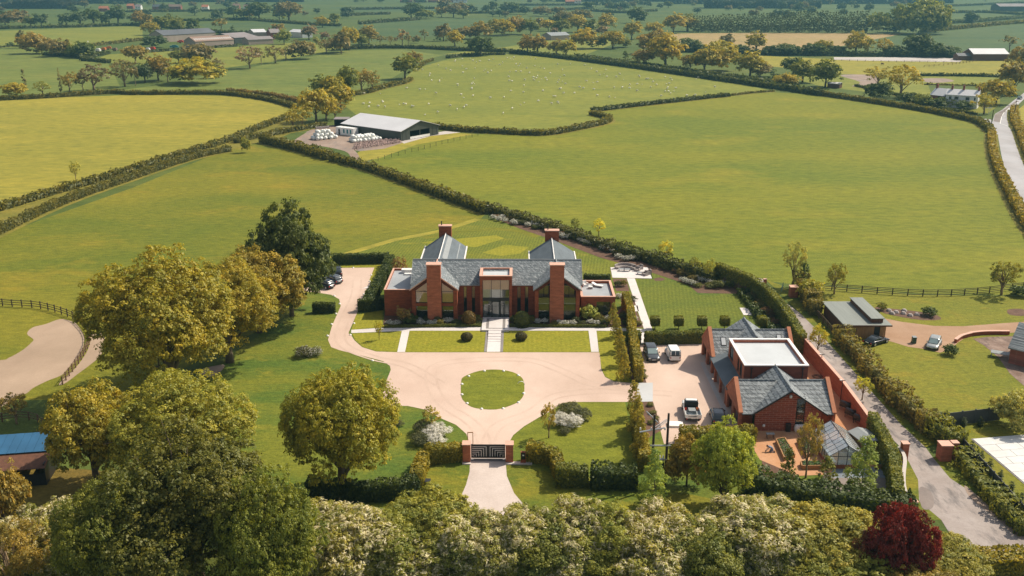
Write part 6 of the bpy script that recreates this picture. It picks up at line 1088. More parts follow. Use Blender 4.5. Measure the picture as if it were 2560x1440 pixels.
# ================================================================ POLES
for (x, y), h, lb in (((1628, 1212), 8.6, 'left tall black pole of the twin power poles'), ((1662, 1213), 8.8, 'right tall black pole of the twin power poles'), ((2476, 326), 7.5, 'wooden pole beside the road junction'), ((2535, 292), 6.5, 'wooden pole on the far side of the road')):
    r = thing('utility_pole', lb, 'pole', G(x, y)); part('pole', MB().tube([(0, 0, -.2), (0, 0, h)], [.17, .12], 8), M['post'], r)
    if x == 1628:
        part('crossarm', MB().tube([(-1.6, -.2, 6.6), (1.3, .3, 6.9)], [.08, .08], 5), M['steel'], r); part('crossarm', MB().tube([(-.9, .2, 8.9), (.4, -.1, 7.7)], [.07, .07], 5), M['steel'], r)
        for x_ in (-1.5, -.3, 1.2): part('insulator', MB().lathe([(0, 0), (.09, .03), (.09, .2), (.05, .3), (0, .3)], (x_, 0, 6.75), 8), M['white'], r)
a, b = G(1628, 1212), G(1662, 1213); r = thing('transformer', 'grey transformer and switchgear slung between the twin poles', 'transformer', (a+b)/2); hw = (b-a).length/2
part('beam', MB().box(-hw-.4, hw+.4, -.25, -.15, 4.9, 5.05), M['steel'], r); part('beam', MB().box(-hw, hw, -.25, -.15, 3.2, 3.35), M['steel'], r); part('tank', MB().box(-.5, .5, -.45, .35, 2.3, 3.18), M['frame'], r)
for x_ in (-.4, 0, .4): part('insulator', MB().lathe([(0, 0), (.1, .03), (.1, .25), (.05, .4), (0, .4)], (x_, -.1, 3.36), 8), M['white'], r)
r = thing('signpost', 'white fingerpost at the road junction', 'sign', G(2471, 286)); part('post', MB().tube([(0, 0, 0), (0, 0, 3)], [.08, .08], 6), M['white'], r); part('arm', MB().box(-1.8, -.1, -.04, .04, 2.5, 2.8), M['white'], r); part('arm', MB().box(.1, 1.2, -.04, .04, 2.5, 2.8), M['white'], r)
r = thing('field_gate', 'green metal gate standing open at the lane end', 'gate', G(1952, 735), 1.2)
for z in (.3, .6, .9, 1.2): part('bar', MB().tube([(0, 0, z), (3, 0, z)], [.04, .04], 5), M['green_bin'], r)
part('stile', MB().box(-.05, .05, -.04, .04, .1, 1.3).box(2.95, 3.05, -.04, .04, .1, 1.3), M['green_bin'], r)
# ladder and odds at the court's lower corner
r = thing('ladder', 'aluminium ladder lying by the planting bed', 'ladder', G(1655, 1060), .9); part('stile', MB().box(-1.5, 1.5, -.22, -.17, .02, .1), M['steel'], r); part('stile', MB().box(-1.5, 1.5, .17, .22, .02, .1), M['steel'], r)
for i in range(9): part('rung', MB().box(-1.35+i*.33, -1.31+i*.33, -.17, .17, .04, .08), M['steel'], r)
single('sheet_stack', MB().slab([(-1, -.6, .3), (.9, -.7, .28), (1, .6, .3), (-.9, .7, .32)], .28), M['coping_white'], 'pale stack of boards at the lower edge of the court', 'boards', G(1688, 1064))
# marker stones round the grass circle and the drive
stm = MB(); stm.lathe([(0, .2), (.12, .18), (.2, .08), (.22, 0)], n=7); stm = stm.mesh('marker_stone', M['coping_white'], True)
STN = [(1155, 961), (1155, 987), (1172, 941), (1168, 1009), (1211, 928), (1259, 928), (1296, 939), (1309, 984), (1296, 1007), (1258, 1022), (1204, 1023)]
for i, (x, y) in enumerate(sorted(STN)): tag(link('marker_stone', stm, None, G(x, y), (0, 0, i)), f'white marker stone round the grass circle, {ORD[i]}', 'stone', 'marker stones round the grass circle')
for i, (x, y) in enumerate(sorted([(928, 688), (924, 704), (909, 736), (885, 809), (876, 838), (836, 740), (849, 760), (840, 785), (829, 811), (819, 840), (883, 670), (931, 902)])): tag(link('marker_stone', stm, None, G(x, y), (0, 0, i)), f'white marker stone along the upper drive edge, {ORD[i]}', 'stone', 'marker stones along the drive')
single('hoop_marker', MB().tube([(.5*math.cos(t*.4), 0, .5*math.sin(t*.4)+.02) for t in range(8)], [.05]*8, 5), M['white'], 'thin white hoop standing at the right rim of the grass circle', 'hoop', G(1303, 962))
# ================================================================ PEOPLE
def person(label, p, rz, joints, edges, mats, hair):
    r = thing('person', label, 'person', p, rz); me = bpy.data.meshes.new('body'); me.from_pydata([j[0] for j in joints], edges, []); o = link('body', me, r); me.materials.append(mats)
    md = o.modifiers.new('skin', 'SKIN'); 
    for v, j in zip(me.skin_vertices[0].data, joints): v.radius = (j[1], j[1])
    me.skin_vertices[0].data[0].use_root = True; md.use_smooth_shade = True; sb = o.modifiers.new('sub', 'SUBSURF'); sb.levels = 1; sb.render_levels = 1; return r, o
J = [((0, 0, .38), .15), ((.16, 0, .56), .16), ((.36, 0, .70), .16), ((.50, 0, .72), .065), ((.62, 0, .70), .10), ((.72, 0, .66), .085),
     ((-.02, .13, .36), .10), ((.34, .20, .12), .075), ((-.10, .17, .06), .05), ((-.2, .17, .03), .04), ((-.02, -.13, .36), .10), ((.34, -.20, .12), .075), ((-.10, -.17, .06), .05), ((-.2, -.17, .03), .04),
     ((.38, .2, .68), .065), ((.52, .24, .42), .045), ((.70, .18, .18), .035), ((.76, .16, .10), .035), ((.38, -.2, .68), .065), ((.52, -.24, .42), .045), ((.70, -.18, .18), .035), ((.76, -.16, .10), .035)]
E = [(0, 1), (1, 2), (2, 3), (3, 4), (4, 5), (0, 6), (6, 7), (7, 8), (8, 9), (0, 10), (10, 11), (11, 12), (12, 13), (2, 14), (14, 15), (15, 16), (16, 17), (2, 18), (18, 19), (19, 20), (20, 21)]
pr, po = person('person in grey blue top kneeling over the paving', G(1931, 1130), 2.9, J, E, M['denim'], None)
part('head', MB().lathe([(0, .14), (.07, .12), (.10, .04), (.095, -.05), (.06, -.12), (0, -.14)], (.66, 0, .70), 10), M['skin'], pr, smooth=True); part('hair', MB().lathe([(0, .15), (.08, .13), (.108, .05), (.105, .0)], (.65, 0, .715), 10), M['frame'], pr, smooth=True)
for s in (-1, 1): part('hand', MB().box(.72, .84, s*.16-.04, s*.16+.04, .02, .08), M['skin'], pr); part('boot', MB().box(-.32, -.08, s*.17-.05, s*.17+.05, 0, .1), M['black'], pr)
r = thing('work_trestle', 'grey work trestle beside the kneeling gardener', 'trestle', G(1925, 1096)); part('top', MB().box(-.5, .5, -.25, .25, .62, .68), M['lead'], r)
for sx_ in (-.4, .4):
    for sy_ in (-.2, .2): part('leg', MB().box(sx_-.03, sx_+.03, sy_-.03, sy_+.03, 0, .62), M['frame'], r)
# ================================================================ NEAR TREES
def T(*a, **kw): return tree(*a, **kw)
near = [
 ((432, 985, 385, 640, 'y', 'oak'), 'huge golden green oak spreading over the left garden', {'lod': 0, 'var': 0}),
 ((575, 905, 260, 655, 'y', 'oak'), 'golden oak crown between the huge oak and the dark oak', {'lod': 0, 'var': 1}),
 ((650, 830, 235, 618, (0.390, 0.288, 0.030), 'oak'), 'brownish gold oak just in front of the dark oak', {'lod': 0, 'var': 2}),
 ((730, 790, 228, 528, (0.115, 0.135, 0.020), 'bush'), 'tall dark green oak beside the upper car park', {'lod': 0, 'var': 1}),
 ((243, 1215, 235, 962, 'y', 'oak'), 'yellow green round oak beside the blue roofed shelter', {'lod': 0, 'var': 2}),
 ((480, 1215, 360, 945, (0.374, 0.360, 0.037), 'oak'), 'broad yellow green tree behind the dark foreground tree', {'lod': 0, 'var': 0}),
 ((858, 1245, 300, 918, (0.390, 0.360, 0.030), 'oak'), 'large yellow green oak left of the entrance gate', {'lod': 0, 'var': 1}),
 ((500, 1490, 470, 1085, (0.165, 0.160, 0.020), 'oak'), 'massive dark olive oak filling the lower left', {'lod': 0, 'var': 2}),
 ((300, 1540, 300, 1200, (0.212, 0.224, 0.027), 'oak'), 'dark olive tree at the bottom left of the massive oak', {'lod': 0, 'var': 1}),
 ((690, 1560, 280, 1190, (0.243, 0.260, 0.027), 'oak'), 'dark olive tree right of the massive foreground oak', {'lod': 0, 'var': 0}),
 ((18, 1350, 130, 1168, 'o', 'oak'), 'orange leaved tree in front of the blue roofed shelter', {'lod': 1}),
 ((40, 1520, 220, 1310, 'o', 'open'), 'orange brown tree in the bottom left corner', {'lod': 0}),
 ((1632, 1272, 92, 1128, (0.405, 0.467, 0.091), 'cone'), 'pale green tree below the twin power poles', {'lod': 1, 'var': 0}),
 ((1806, 1268, 165, 1064, (0.390, 0.423, 0.045), 'oak'), 'bright green tree below the parked pickup', {'lod': 0, 'var': 0}),
 ((1716, 1215, 110, 1095, 'o', 'bush'), 'orange bush beside the twin power poles', {'lod': 1}),
 ((2152, 1238, 98, 1085, (0.374, 0.432, 0.091), 'cone'), 'pale green conical tree in front of the greenhouse', {'lod': 1, 'var': 1}),
 ((2014, 1195, 66, 1030, (0.487, 0.360, 0.091), 'open'), 'thin coppery tree between planters and greenhouse', {'lod': 1}),
 ((1968, 1192, 44, 1120, 'g', 'cone'), 'small dark sapling below the long planter', {'lod': 2}), ((2066, 1200, 52, 1140, 'g', 'cone'), 'small green sapling by the greenhouse corner', {'lod': 2}),
 ((2043, 884, 50, 810, (0.535, 0.486, 0.045), 'open'), 'young golden tree on the lane edge, upper of the pair', {'lod': 1}), ((2155, 1000, 46, 940, (0.585, 0.558, 0.076), 'open'), 'young golden tree on the lane edge, lower of the pair', {'lod': 1}),
 ((1982, 716, 58, 600, (0.487, 0.449, 0.122), 'open'), 'tall thin pale tree beside the lane end', {'lod': 1}),
 ((2008, 724, 38, 660, 'd', 'cone'), 'small dark conical tree by the brick pillar', {'lod': 2}), ((2085, 735, 56, 655, (0.325, 0.305, 0.045), 'open'), 'young tree on the rail fence left end', {'lod': 1}),
 ((2503, 738, 80, 648, (0.357, 0.324, 0.045), 'open'), 'young tree on the rail fence right end', {'lod': 1}), ((2375, 888, 36, 862, 'd', 'bush'), 'round dark bush beside the silver compact car', {'lod': 2}),
 ((2026, 755, 70, 700, (0.405, 0.377, 0.045), 'bush'), 'golden shrub by the lane pillar', {'lod': 2}), ((2205, 775, 26, 755, 'l', 'bush'), 'small green bush at the rockery left end', {'lod': 2}), ((2322, 790, 38, 768, 'd', 'bush'), 'dark round shrub at the rockery right end', {'lod': 2}),
 ((2530, 1070, 110, 985, (0.487, 0.449, 0.122), 'bush'), 'pale golden bushy shrub at the right edge', {'lod': 1}), ((2550, 740, 50, 715, 'd', 'bush'), 'dark shrub at the rail fence end', {'lod': 2}),
 ((42, 1060, 70, 978, (0.357, 0.269, 0.061), 'open'), 'small russet tree inside the curved rail fence', {'lod': 1}), ((60, 1155, 110, 1100, (0.390, 0.396, 0.122), 'bush'), 'pale shrub behind the blue roof', {'lod': 1}),
 ((190, 452, 26, 400, (0.487, 0.449, 0.076), 'open'), 'thin sapling in the double hedge', {'lod': 2}), ((1497, 590, 34, 545, (0.682, 0.647, 0.076), 'open'), 'yellow sapling beyond the shrub belt, left one', {'lod': 2}), ((1665, 655, 44, 600, (0.650, 0.593, 0.076), 'open'), 'yellow sapling beyond the shrub belt, right one', {'lod': 2}), ((1437, 578, 26, 545, 'g', 'open'), 'olive sapling in the shrub belt above the house', {'lod': 2}),
 ((1735, 690, 34, 642, 'l', 'open'), 'green sapling near the tall hedge', {'lod': 2}), ((1770, 705, 34, 645, (0.487, 0.449, 0.076), 'open'), 'golden sapling beside the tall hedge end', {'lod': 2}),
 ((948, 850, 22, 800, (0.487, 0.467, 0.045), 'open'), 'young tree in the small curved lawn left of the path', {'lod': 2}), ((1372, 1095, 44, 1005, (0.487, 0.396, 0.091), 'open'), 'thin young tree beside the right rhododendrons', {'lod': 2}), ((1078, 1075, 50, 1015, (0.455, 0.396, 0.091), 'open'), 'thin young tree behind the left rhododendrons', {'lod': 2}),
 ((1472, 800, 46, 762, (0.439, 0.449, 0.076), 'bush'), 'pale green shrub at the east corner of the house', {'lod': 2}), ((1010, 812, 44, 765, (0.260, 0.180, 0.045), 'open'), 'russet shrub against the west wing', {'lod': 2}), ((1022, 808, 48, 786, 'd', 'bush'), 'dark shrub beneath the west wing', {'lod': 2}),
 ((1000, 700, 42, 640, (0.357, 0.216, 0.076), 'open'), 'brown twiggy tree at the corner of the west roof', {'lod': 2}),
 ((615, 382, 26, 345, 'l', 'bush'), 'pale bush at the hedge corner by the double hedge', {'lod': 2}),
]
for a, lb, kw in near:
    if a[2] >= 250: kw = {**kw, 'lod': 4}
    T(*a, label=lb, **kw)
# pleached row between the lawn strip and the parking court, and below the threshold
for i, (x, y, top, w_) in enumerate([(1532, 812, 758, 34), (1540, 845, 790, 36), (1548, 880, 822, 38), (1553, 915, 850, 40), (1560, 950, 880, 40)]): T(x, y, w_, top, (0.420, 0.362, 0.036), 'cone', label=f'golden pleached tree beside the side lawn strip, {["farthest", "second farthest", "middle", "second nearest", "nearest"][i]} of five', group='golden trees along the court hedge', name='pleached_tree', lod=1)
for i, (x, y, top, w_) in enumerate([(1583, 1045, 950, 50), (1592, 1095, 990, 52), (1600, 1150, 1040, 54)]): T(x, y, w_, top, (0.420, 0.348, 0.043), 'cone', label=f'golden upright tree on the gate lawn edge, {["farthest", "middle", "nearest"][i]} of three', group='golden trees on the gate lawn edge', name='pleached_tree', lod=1)
# the flowering foreground hedgerow
fg = [(110, 1240, 190, 'spray', 0), (215, 1265, 200, 'spray', 1), (800, 1250, 170, 'spray', .3), (850, 1262, 180, 'spray', .4), (930, 1268, 180, 'spray', .2), (1010, 1250, 170, 'oak', 'l'), (1085, 1215, 190, 'oak', 'l'), (1180, 1272, 180, 'spray', .8), (1260, 1262, 170, 'spray', .3), (1345, 1270, 180, 'oak', 'g'), (1430, 1240, 190, 'spray', 1), (1515, 1255, 180, 'oak', 'l'), (1590, 1262, 170, 'spray', .5),
      (1660, 1268, 190, 'spray', 1), (1740, 1290, 170, 'oak', 'g'), (1800, 1290, 150, 'spray', .6), (1885, 1232, 210, 'spray', 1), (1975, 1290, 160, 'spray', .5), (2065, 1268, 230, 'oak', 'y'), (930, 1330, 150, 'oak', 'l'), (1060, 1322, 160, 'spray', .6), (1215, 1330, 150, 'oak', 'l'), (1380, 1325, 160, 'spray', .5), (1500, 1335, 150, 'oak', 'l'), (1625, 1330, 160, 'spray', .6), (1760, 1335, 150, 'oak', 'g'), (1930, 1330, 160, 'spray', .5), (2050, 1345, 150, 'oak', 'l'), (2140, 1380, 190, 'oak', 'l'), (2350, 1330, 170, 'bush', 'y'), (2300, 1395, 170, 'bush', 'o')]
for i, (x, top, w_, kd, c) in enumerate(sorted(fg)):
    top += random.uniform(18, 34); base = top+(140 if top < 1320 else 95)
    if kd == 'spray': cm = 'spray'; tint = (0.31, 0.30, 0.05)
    else: cm = 'oak' if kd == 'oak' else 'bush'; tint = {'l': (0.31, 0.31, 0.045), 'g': (0.20, 0.215, 0.028), 'y': (0.35, 0.31, 0.045), 'o': (0.36, 0.27, 0.06)}[c]
    o = T(x, base+random.uniform(-12, 12), w_*random.uniform(1.15, 1.5), top, tint, 'spray' if cm == 'spray' else 'bush', label=('cream blossomed hawthorn' if cm == 'spray' else 'leafy green hedgerow tree')+f' in the foreground row, {ORD[i]}', group='foreground hedgerow along the road', lod=0, name='hawthorn' if cm == 'spray' else 'hedgerow_tree', var=i % 3)
T(2238, 1475, 165, 1268, 'x', 'bush', label='deep crimson maple at the lower right of the hedgerow', name='crimson_maple', lod=0)
T(2160, 1470, 90, 1330, (0.203, 0.072, 0.029), 'open', label='brownish twigs beside the crimson maple', lod=1)
# topiary
def topiary(x, y, wpx, h, shape, tint, lb, stem=0, grp=None):
    p = G(x, y); r_ = wpx/ppm(p)/2; n = 2600; d = RNG.normal(size=(n, 3)); d /= np.linalg.norm(d, axis=1)[:, None]
    if shape == 'cube': q = np.abs(d).max(axis=1)[:, None]; P = d/q*RNG.uniform(.93, 1.03, n)[:, None]; P = P*np.array([r_, r_, h/2])+np.array([0, 0, stem+h/2])
    else:
        P = d*RNG.uniform(.95, 1.04, n)[:, None]; zz = P[:, 2:]; P = np.concatenate([P[:, :2]*r_*(1 if shape == 'ball' else np.where(zz < 0, 1.0, 1-.12*zz)), (zz+1)/2*h+stem], 1)
        if shape == 'dome': m_ = P[:, 2] < h*.45; P[m_, :2] *= (r_/np.maximum(.01, np.linalg.norm(P[m_, :2], axis=1)))[:, None]*RNG.uniform(.94, 1.0, m_.sum())[:, None]
    Nn = d+RNG.normal(size=(n, 3))*.35; Nn /= np.linalg.norm(Nn, axis=1)[:, None]; v, f = quads(P, Nn, np.full(n, .085 if r_ < 1 else .11)); v[:, 2] = np.maximum(v[:, 2], .01)
    t = thing('topiary', lb, 'topiary', p, 0, grp); o = link('foliage', mesh_np('foliage', v, f, [LEAF], None, np.clip(RNG.normal(size=n)*.2+.5, 0, 1)), t); o.color = (*tint, 1)
    m = MB(); e = .86
    if shape == 'cube': m.box(-r_*e, r_*e, -r_*e, r_*e, stem+h*.07, stem+h*.93)
    else: m.lathe([(0, stem+.05*h)]+[(r_*e*(math.sin(a) if shape == 'ball' or a > 1.6 else .97), stem+h/2-h/2*e*math.cos(a)) for a in [3.14-x_*.35 for x_ in range(1, 9)][::-1]]+[(0, stem+h*.95)], n=10)
    part('branches', m, BARK, t)
    if stem: part('stem', MB().tube([(0, 0, -.05), (0, 0, stem+.1)], [.07, .06], 6), BARK, t)
topiary(1172, 812, 34, 2.35, 'dome', (0.19, 0.115, 0.02), 'bronze green clipped dome left of the entrance'); topiary(1305, 815, 39, 2.5, 'dome', (0.14, 0.15, 0.02), 'green clipped dome right of the entrance')
topiary(1167, 851, 29, 1.25, 'ball', (0.10, 0.08, 0.018), 'dark clipped ball on the left forecourt lawn'); topiary(1303, 850, 29, 1.25, 'ball', (0.10, 0.08, 0.018), 'dark clipped ball on the right forecourt lawn')
for i, (x, y) in enumerate([(1578, 822), (1637, 823), (1696, 823), (1754, 823), (1811, 823), (1903, 823)]): topiary(x, y, 22, 1.35, 'cube', (0.22, 0.22, 0.03), f'clipped cube tree on a stem along the side lawn, {ORD[i]} of six', .75, 'cube trees on stems along the side lawn')
for i, (x, y) in enumerate([(2408, 1068), (2450, 1066), (2407, 1098), (2428, 1128), (2452, 1152), (2474, 1172), (2500, 1200), (2527, 1228), (2553, 1255)]):
    o = T(x, y, 15, y-26, (0.065, 0.087, 0.029), 'column', label=f'small dark conical yew along the grey panel fence, {ORD[i]}', group='small yews along the grey fence', name='small_yew', lod=2)
# rhododendrons and flower bushes
FLC = {}
def flowerbush(p, r_, h, fl, lb, grp=None, tint=(0.11, 0.13, 0.04), lodn=900, name='flowering_shrub', fm=None):
    key = (fl, lodn, fm is not None)
    if key not in FLC:
        P, Nn, tn, C, li, A_ = crown_points('bush', 2 if lodn < 2000 else 1, np.random.default_rng(5+int(fl*10))); P[:, 2] /= A_; lodn = len(P); mi = (np.random.default_rng(3).random(lodn) < fl*(.35+.65*(P[:, 2] > .35))).astype(int); s = 3.3/math.sqrt(lodn)/2*1.3
        P[mi == 1] *= 1.05; v, f = quads(P, Nn, np.full(lodn, s)); v[:, 2] = np.maximum(v[:, 2], 0); FLC[key] = mesh_np('blooms', v, f, [LEAF, fm or WHITEB], mi, tn)
    o = tag(link(name, FLC[key], None, p, (0, 0, random.uniform(0, 6))), lb, 'shrub', grp); o.scale = (r_, r_, h); o.color = jit(tint, .15); return o
rows = [(175, 250), (240, 268), (290, 245), (320, 290), (420, 305), (445, 318), (500, 310), (575, 310), (615, 342), (690, 332), (735, 357), (805, 362), (860, 375), (985, 405), (1040, 478), (1090, 498), (1150, 490), (1285, 540), (1335, 562), (1395, 578), (1565, 638), (1610, 652), (1680, 668), (1780, 755), (1850, 780), (1915, 778), (1995, 772)]
for i, (u, v_) in enumerate(rows): flowerbush(at6(u, v_), .85, 1.05, .10 if i in (6, 7) else .5, f'white flowering shrub edging the back lawn, {ORD[i]}', 'white flowering shrubs along the back border')
rows = [(820, 375), (850, 392), (885, 398), (915, 410), (965, 362), (985, 375), (1100, 410), (1150, 415), (1170, 405), (1060, 395)]
for i, (u, v_) in enumerate(sorted(rows)): x, y = crop(1480, 600, 3.6, [(u, v_)])[0]; flowerbush(G(x, y), .8, .95, .45, f'white flowering shrub in the far right border, {ORD[i]}', 'white flowering shrubs in the right border')
rows = [(972, 812), (983, 815), (994, 813), (1048, 806), (1054, 811), (1075, 812), (1088, 812), (1112, 806), (1125, 807), (1345, 808), (1360, 808), (1400, 812), (1415, 813), (1430, 812), (1475, 810), (1490, 812), (1518, 800), (1547, 745), (1558, 742), (1575, 780), (1585, 800)]
for i, (x, y) in enumerate(sorted(rows)): flowerbush(G(x, y), .7, .75, .55, f'low cream flowering shrub in the beds beside the house, {ORD[i]}', 'cream flowering shrubs in the house beds', fm=None)
gb_ = [(1030, 808), (1095, 806), (1100, 812), (1068, 806), (1140, 808), (1150, 812), (1190, 806), (1192, 812), (1285, 806), (1325, 810), (1340, 800), (1380, 805), (1390, 812), (1440, 806), (1455, 812), (1498, 806), (1510, 812), (1560, 800), (1570, 812), (1545, 716), (1558, 716), (1570, 748), (1580, 752), (1595, 812), (1560, 790)]
for i, (x, y) in enumerate(sorted(gb_)): flowerbush(G(x, y), random.uniform(.7, 1.1), random.uniform(.6, 1.3), 0.0, f'green border shrub in the beds beside the house, {ORD[i]}', 'green border shrubs by the house', (0.09, 0.10, 0.02) if i % 3 else (0.22, 0.19, 0.03), name='border_shrub')
cl = [(1058, 1085, 1.5, 1.7, 0, 'dark rhododendron at the left of the left clump'), (1052, 1112, 1.4, 1.5, 0, 'grey green rhododendron at the front left of the left clump'), (1080, 1098, 1.3, 1.5, .9, 'white flowered rhododendron in the middle of the left clump'), (1098, 1092, 1.5, 1.6, .9, 'large white flowered rhododendron at the right of the left clump'), (1090, 1112, 1.3, 1.3, .9, 'white flowered rhododendron at the front of the left clump'),
      (1420, 1040, 1.9, 1.7, 0, 'large grey green rhododendron behind the right clump'), (1452, 1050, 1.5, 1.5, 0, 'grey green rhododendron at the right of the right clump'), (1399, 1062, 1.3, 1.5, .9, 'white flowered rhododendron at the left of the right clump'), (1428, 1068, 1.5, 1.5, .9, 'white flowered rhododendron at the front of the right clump'), (1410, 1084, .8, .8, 0, 'small green bush below the right clump'),
      (757, 892, 1.4, 1.6, .05, 'pale green rhododendron on the left lawn, larger one'), (785, 888, 1.5, 1.1, .1, 'low spreading rhododendron on the left lawn'), (993, 1065, .9, .8, 0, 'small brown bush between the big tree and the left clump')]
for x, y, r_, h, f_, lb in cl: flowerbush(G(x, y), r_, h, f_, lb, None, (0.15, 0.15, 0.06), 2600 if f_ != .05 else 2600, 'rhododendron')
for i, (x, y) in enumerate([(1596, 885), (1600, 900), (1602, 915), (1607, 930), (1611, 945), (1604, 940), (1625, 1015), (1632, 1035), (1640, 1050), (1628, 1060)]): flowerbush(G(x, y), .55, .5, 0, f'small plant in the bed beside the parking court, {ORD[i]}', 'small plants in the court bed', (0.2, 0.19, 0.05), name='border_plant')
for i in range(34):
    t = i/33; q = [(1240, 556), (1400, 600), (1530, 645), (1650, 675), (1745, 728), (1860, 733), (1895, 775), (1930, 820)]; s = t*(len(q)-1); j = min(int(s), len(q)-2); x = q[j][0]+(q[j+1][0]-q[j][0])*(s-j); y = q[j][1]+(q[j+1][1]-q[j][1])*(s-j)
    flowerbush(G(x+random.uniform(-4, 4), y-random.uniform(10, 18)), random.uniform(.8, 1.3), random.uniform(.7, 1.5), 0.0, f'mixed border shrub along the garden edge, {ORD[i]}', 'mixed border shrubs behind the lawns', random.choice([(0.09, 0.10, 0.02), (0.18, 0.10, 0.04), (0.14, 0.15, 0.03), (0.20, 0.16, 0.04)]), name='border_shrub')
for i, (x, y) in enumerate([(2222, 778), (2240, 782), (2258, 785), (2275, 790), (2292, 788), (2260, 778), (2230, 785)]):
    m = MB(); m.lathe([(0, .45), (.3, .4), (.5, .15), (.55, 0)], n=6); tag(link('boulder', m.mesh('boulder', M['wicker']), None, G(x, y), (0, 0, i)), f'grey boulder in the neighbour rockery, {ORD[i]}', 'boulder', 'boulders in the rockery')
# ================================================================ MIDDLE DISTANCE TREES
ADJ = {'y': 'golden', 'g': 'green', 'd': 'dark green', 'o': 'orange brown', 'l': 'light green', 'r': 'reddish', 'b': 'bluish green', 'p': 'pinkish', 'k': 'brown twiggy'}
def cluster(place, items, src):
    ox, oy, s = src
    for i, it in enumerate(sorted(items)):
        u, v_, w_, top, c = it[:5]; kd = it[5] if len(it) > 5 else 'oak'; x, y = ox+u/s, oy+v_/s; wp = w_/s
        shp = {'oak': 'round tree', 'open': 'open crowned tree', 'bush': 'bushy tree', 'cone': 'conical tree', 'column': 'slim upright tree'}[kd]
        tree(x, y, wp*1.22, oy+top/s, c, kd, label=f'{ADJ[c]} {shp} {place}, {ORD[i]}', group='trees '+place, lod=2 if wp > 34 else 3, fac=1.0)
A = (0, 0, 2.977)
cluster('in the belt across the upper left', [(100, 195, 180, 80, 'k', 'bush'), (40, 185, 120, 90, 'b'), (230, 200, 80, 130, 'g'), (310, 200, 90, 100, 'b'), (495, 195, 90, 100, 'b'), (600, 195, 110, 85, 'b'), (700, 190, 130, 85, 'd'), (790, 190, 60, 110, 'b'), (880, 175, 130, 75, 'b'), (1040, 190, 110, 110, 'o'), (1100, 195, 90, 120, 'o'), (1200, 220, 100, 140, 'g'), (1260, 190, 70, 105, 'g')], A)
cluster('behind the far left farm', [(1125, 262, 110, 175, 'y'), (1330, 240, 110, 130, 'g'), (1440, 230, 90, 140, 'd'), (1650, 240, 90, 135, 'o', 'open'), (1735, 255, 34, 185, 'd', 'column'), (2070, 250, 80, 190, 'o'), (2115, 330, 105, 225, 'l'), (1160, 355, 160, 300, 'b', 'bush')], A)
cluster('in the brown far left copse', [(165, 360, 60, 230, 'k'), (250, 400, 170, 240, 'o', 'bush'), (350, 400, 120, 290, 'k', 'bush'), (430, 420, 150, 290, 'k', 'bush'), (500, 420, 90, 300, 'o'), (620, 430, 140, 310, 'd', 'bush'), (75, 345, 44, 315, 'd', 'bush'), (285, 395, 40, 365, 'l', 'bush'), (560, 425, 110, 330, 'g', 'bush')], A)
cluster('along the brook above the yellow field', [(1010, 470, 150, 335, 'o'), (1330, 470, 110, 385, 'g'), (1480, 500, 200, 385, 'k'), (1630, 580, 120, 430, 'k', 'open'), (1180, 600, 180, 415, 'o'), (930, 645, 170, 440, 'k', 'open'), (1080, 615, 120, 480, 'b'), (1010, 640, 50, 460, 'k', 'open'), (1250, 610, 100, 460, 'k', 'open'), (1450, 625, 330, 455, 'y', 'bush'), (700, 675, 210, 490, 'r', 'open'), (520, 692, 110, 530, 'o', 'open'), (110, 715, 150, 615, 'y', 'bush'), (320, 705, 110, 620, 'l', 'open'), (620, 680, 90, 560, 'k', 'open'), (1370, 610, 120, 500, 'l', 'bush')], A)
cluster('standing bare in the brook meadow', [(455, 695, 20, 500, 'k', 'column'), (190, 680, 26, 510, 'k', 'column')], A)
cluster('right of the far left farm', [(1860, 510, 180, 370, 'p', 'open'), (1945, 480, 60, 360, 'k', 'open'), (2050, 470, 130, 340, 'k', 'open'), (2130, 450, 90, 345, 'k', 'open'), (2240, 440, 180, 300, 'k', 'bush'), (2320, 410, 40, 360, 'd', 'bush'), (2430, 400, 120, 280, 'k', 'open'), (2520, 390, 140, 260, 'k', 'bush'), (2300, 295, 110, 230, 'p'), (2420, 300, 60, 235, 'p'), (2355, 330, 50, 275, 'l')], A)
cluster('right of the distant houses', [(1450, 115, 70, 60, 'b'), (1740, 130, 90, 80, 'b'), (1800, 150, 90, 75, 'g'), (1860, 145, 80, 80, 'o'), (1930, 150, 150, 45, 'd'), (2080, 150, 80, 70, 'g'), (2150, 155, 160, 70, 'k'), (2400, 205, 90, 120, 'y'), (2490, 190, 90, 110, 'g')], A)
B = (860, 0, 2.977)
cluster('in the wood edge left of pasture', [(-20, 400, 100, 240, 'k'), (40, 370, 120, 190, 'y'), (130, 360, 110, 250, 'g'), (185, 330, 120, 195, 'o'), (270, 340, 80, 260, 'k', 'open'), (345, 340, 70, 270, 'k', 'open'), (435, 345, 90, 220, 'p', 'open'), (480, 345, 60, 260, 'k', 'open'), (540, 320, 50, 270, 'k', 'bush'), (600, 300, 60, 220, 'k', 'open')], B)
cluster('behind the lone dark oak', [(695, 305, 50, 215, 'd', 'cone'), (740, 305, 100, 180, 'k'), (825, 345, 120, 240, 'y'), (870, 290, 130, 210, 'k', 'bush'), (940, 290, 130, 200, 'o', 'bush'), (1010, 290, 150, 165, 'o', 'bush'), (1100, 265, 90, 150, 'g', 'bush'), (1160, 265, 160, 140, 'y', 'bush'), (1285, 255, 130, 120, 'o', 'bush'), (1390, 258, 120, 150, 'g')], B)
T(1201, 139.5, 66, 92, 'd', 'oak', label='lone dark oak standing in the hedge above the sheep', lod=2, fac=1.0)
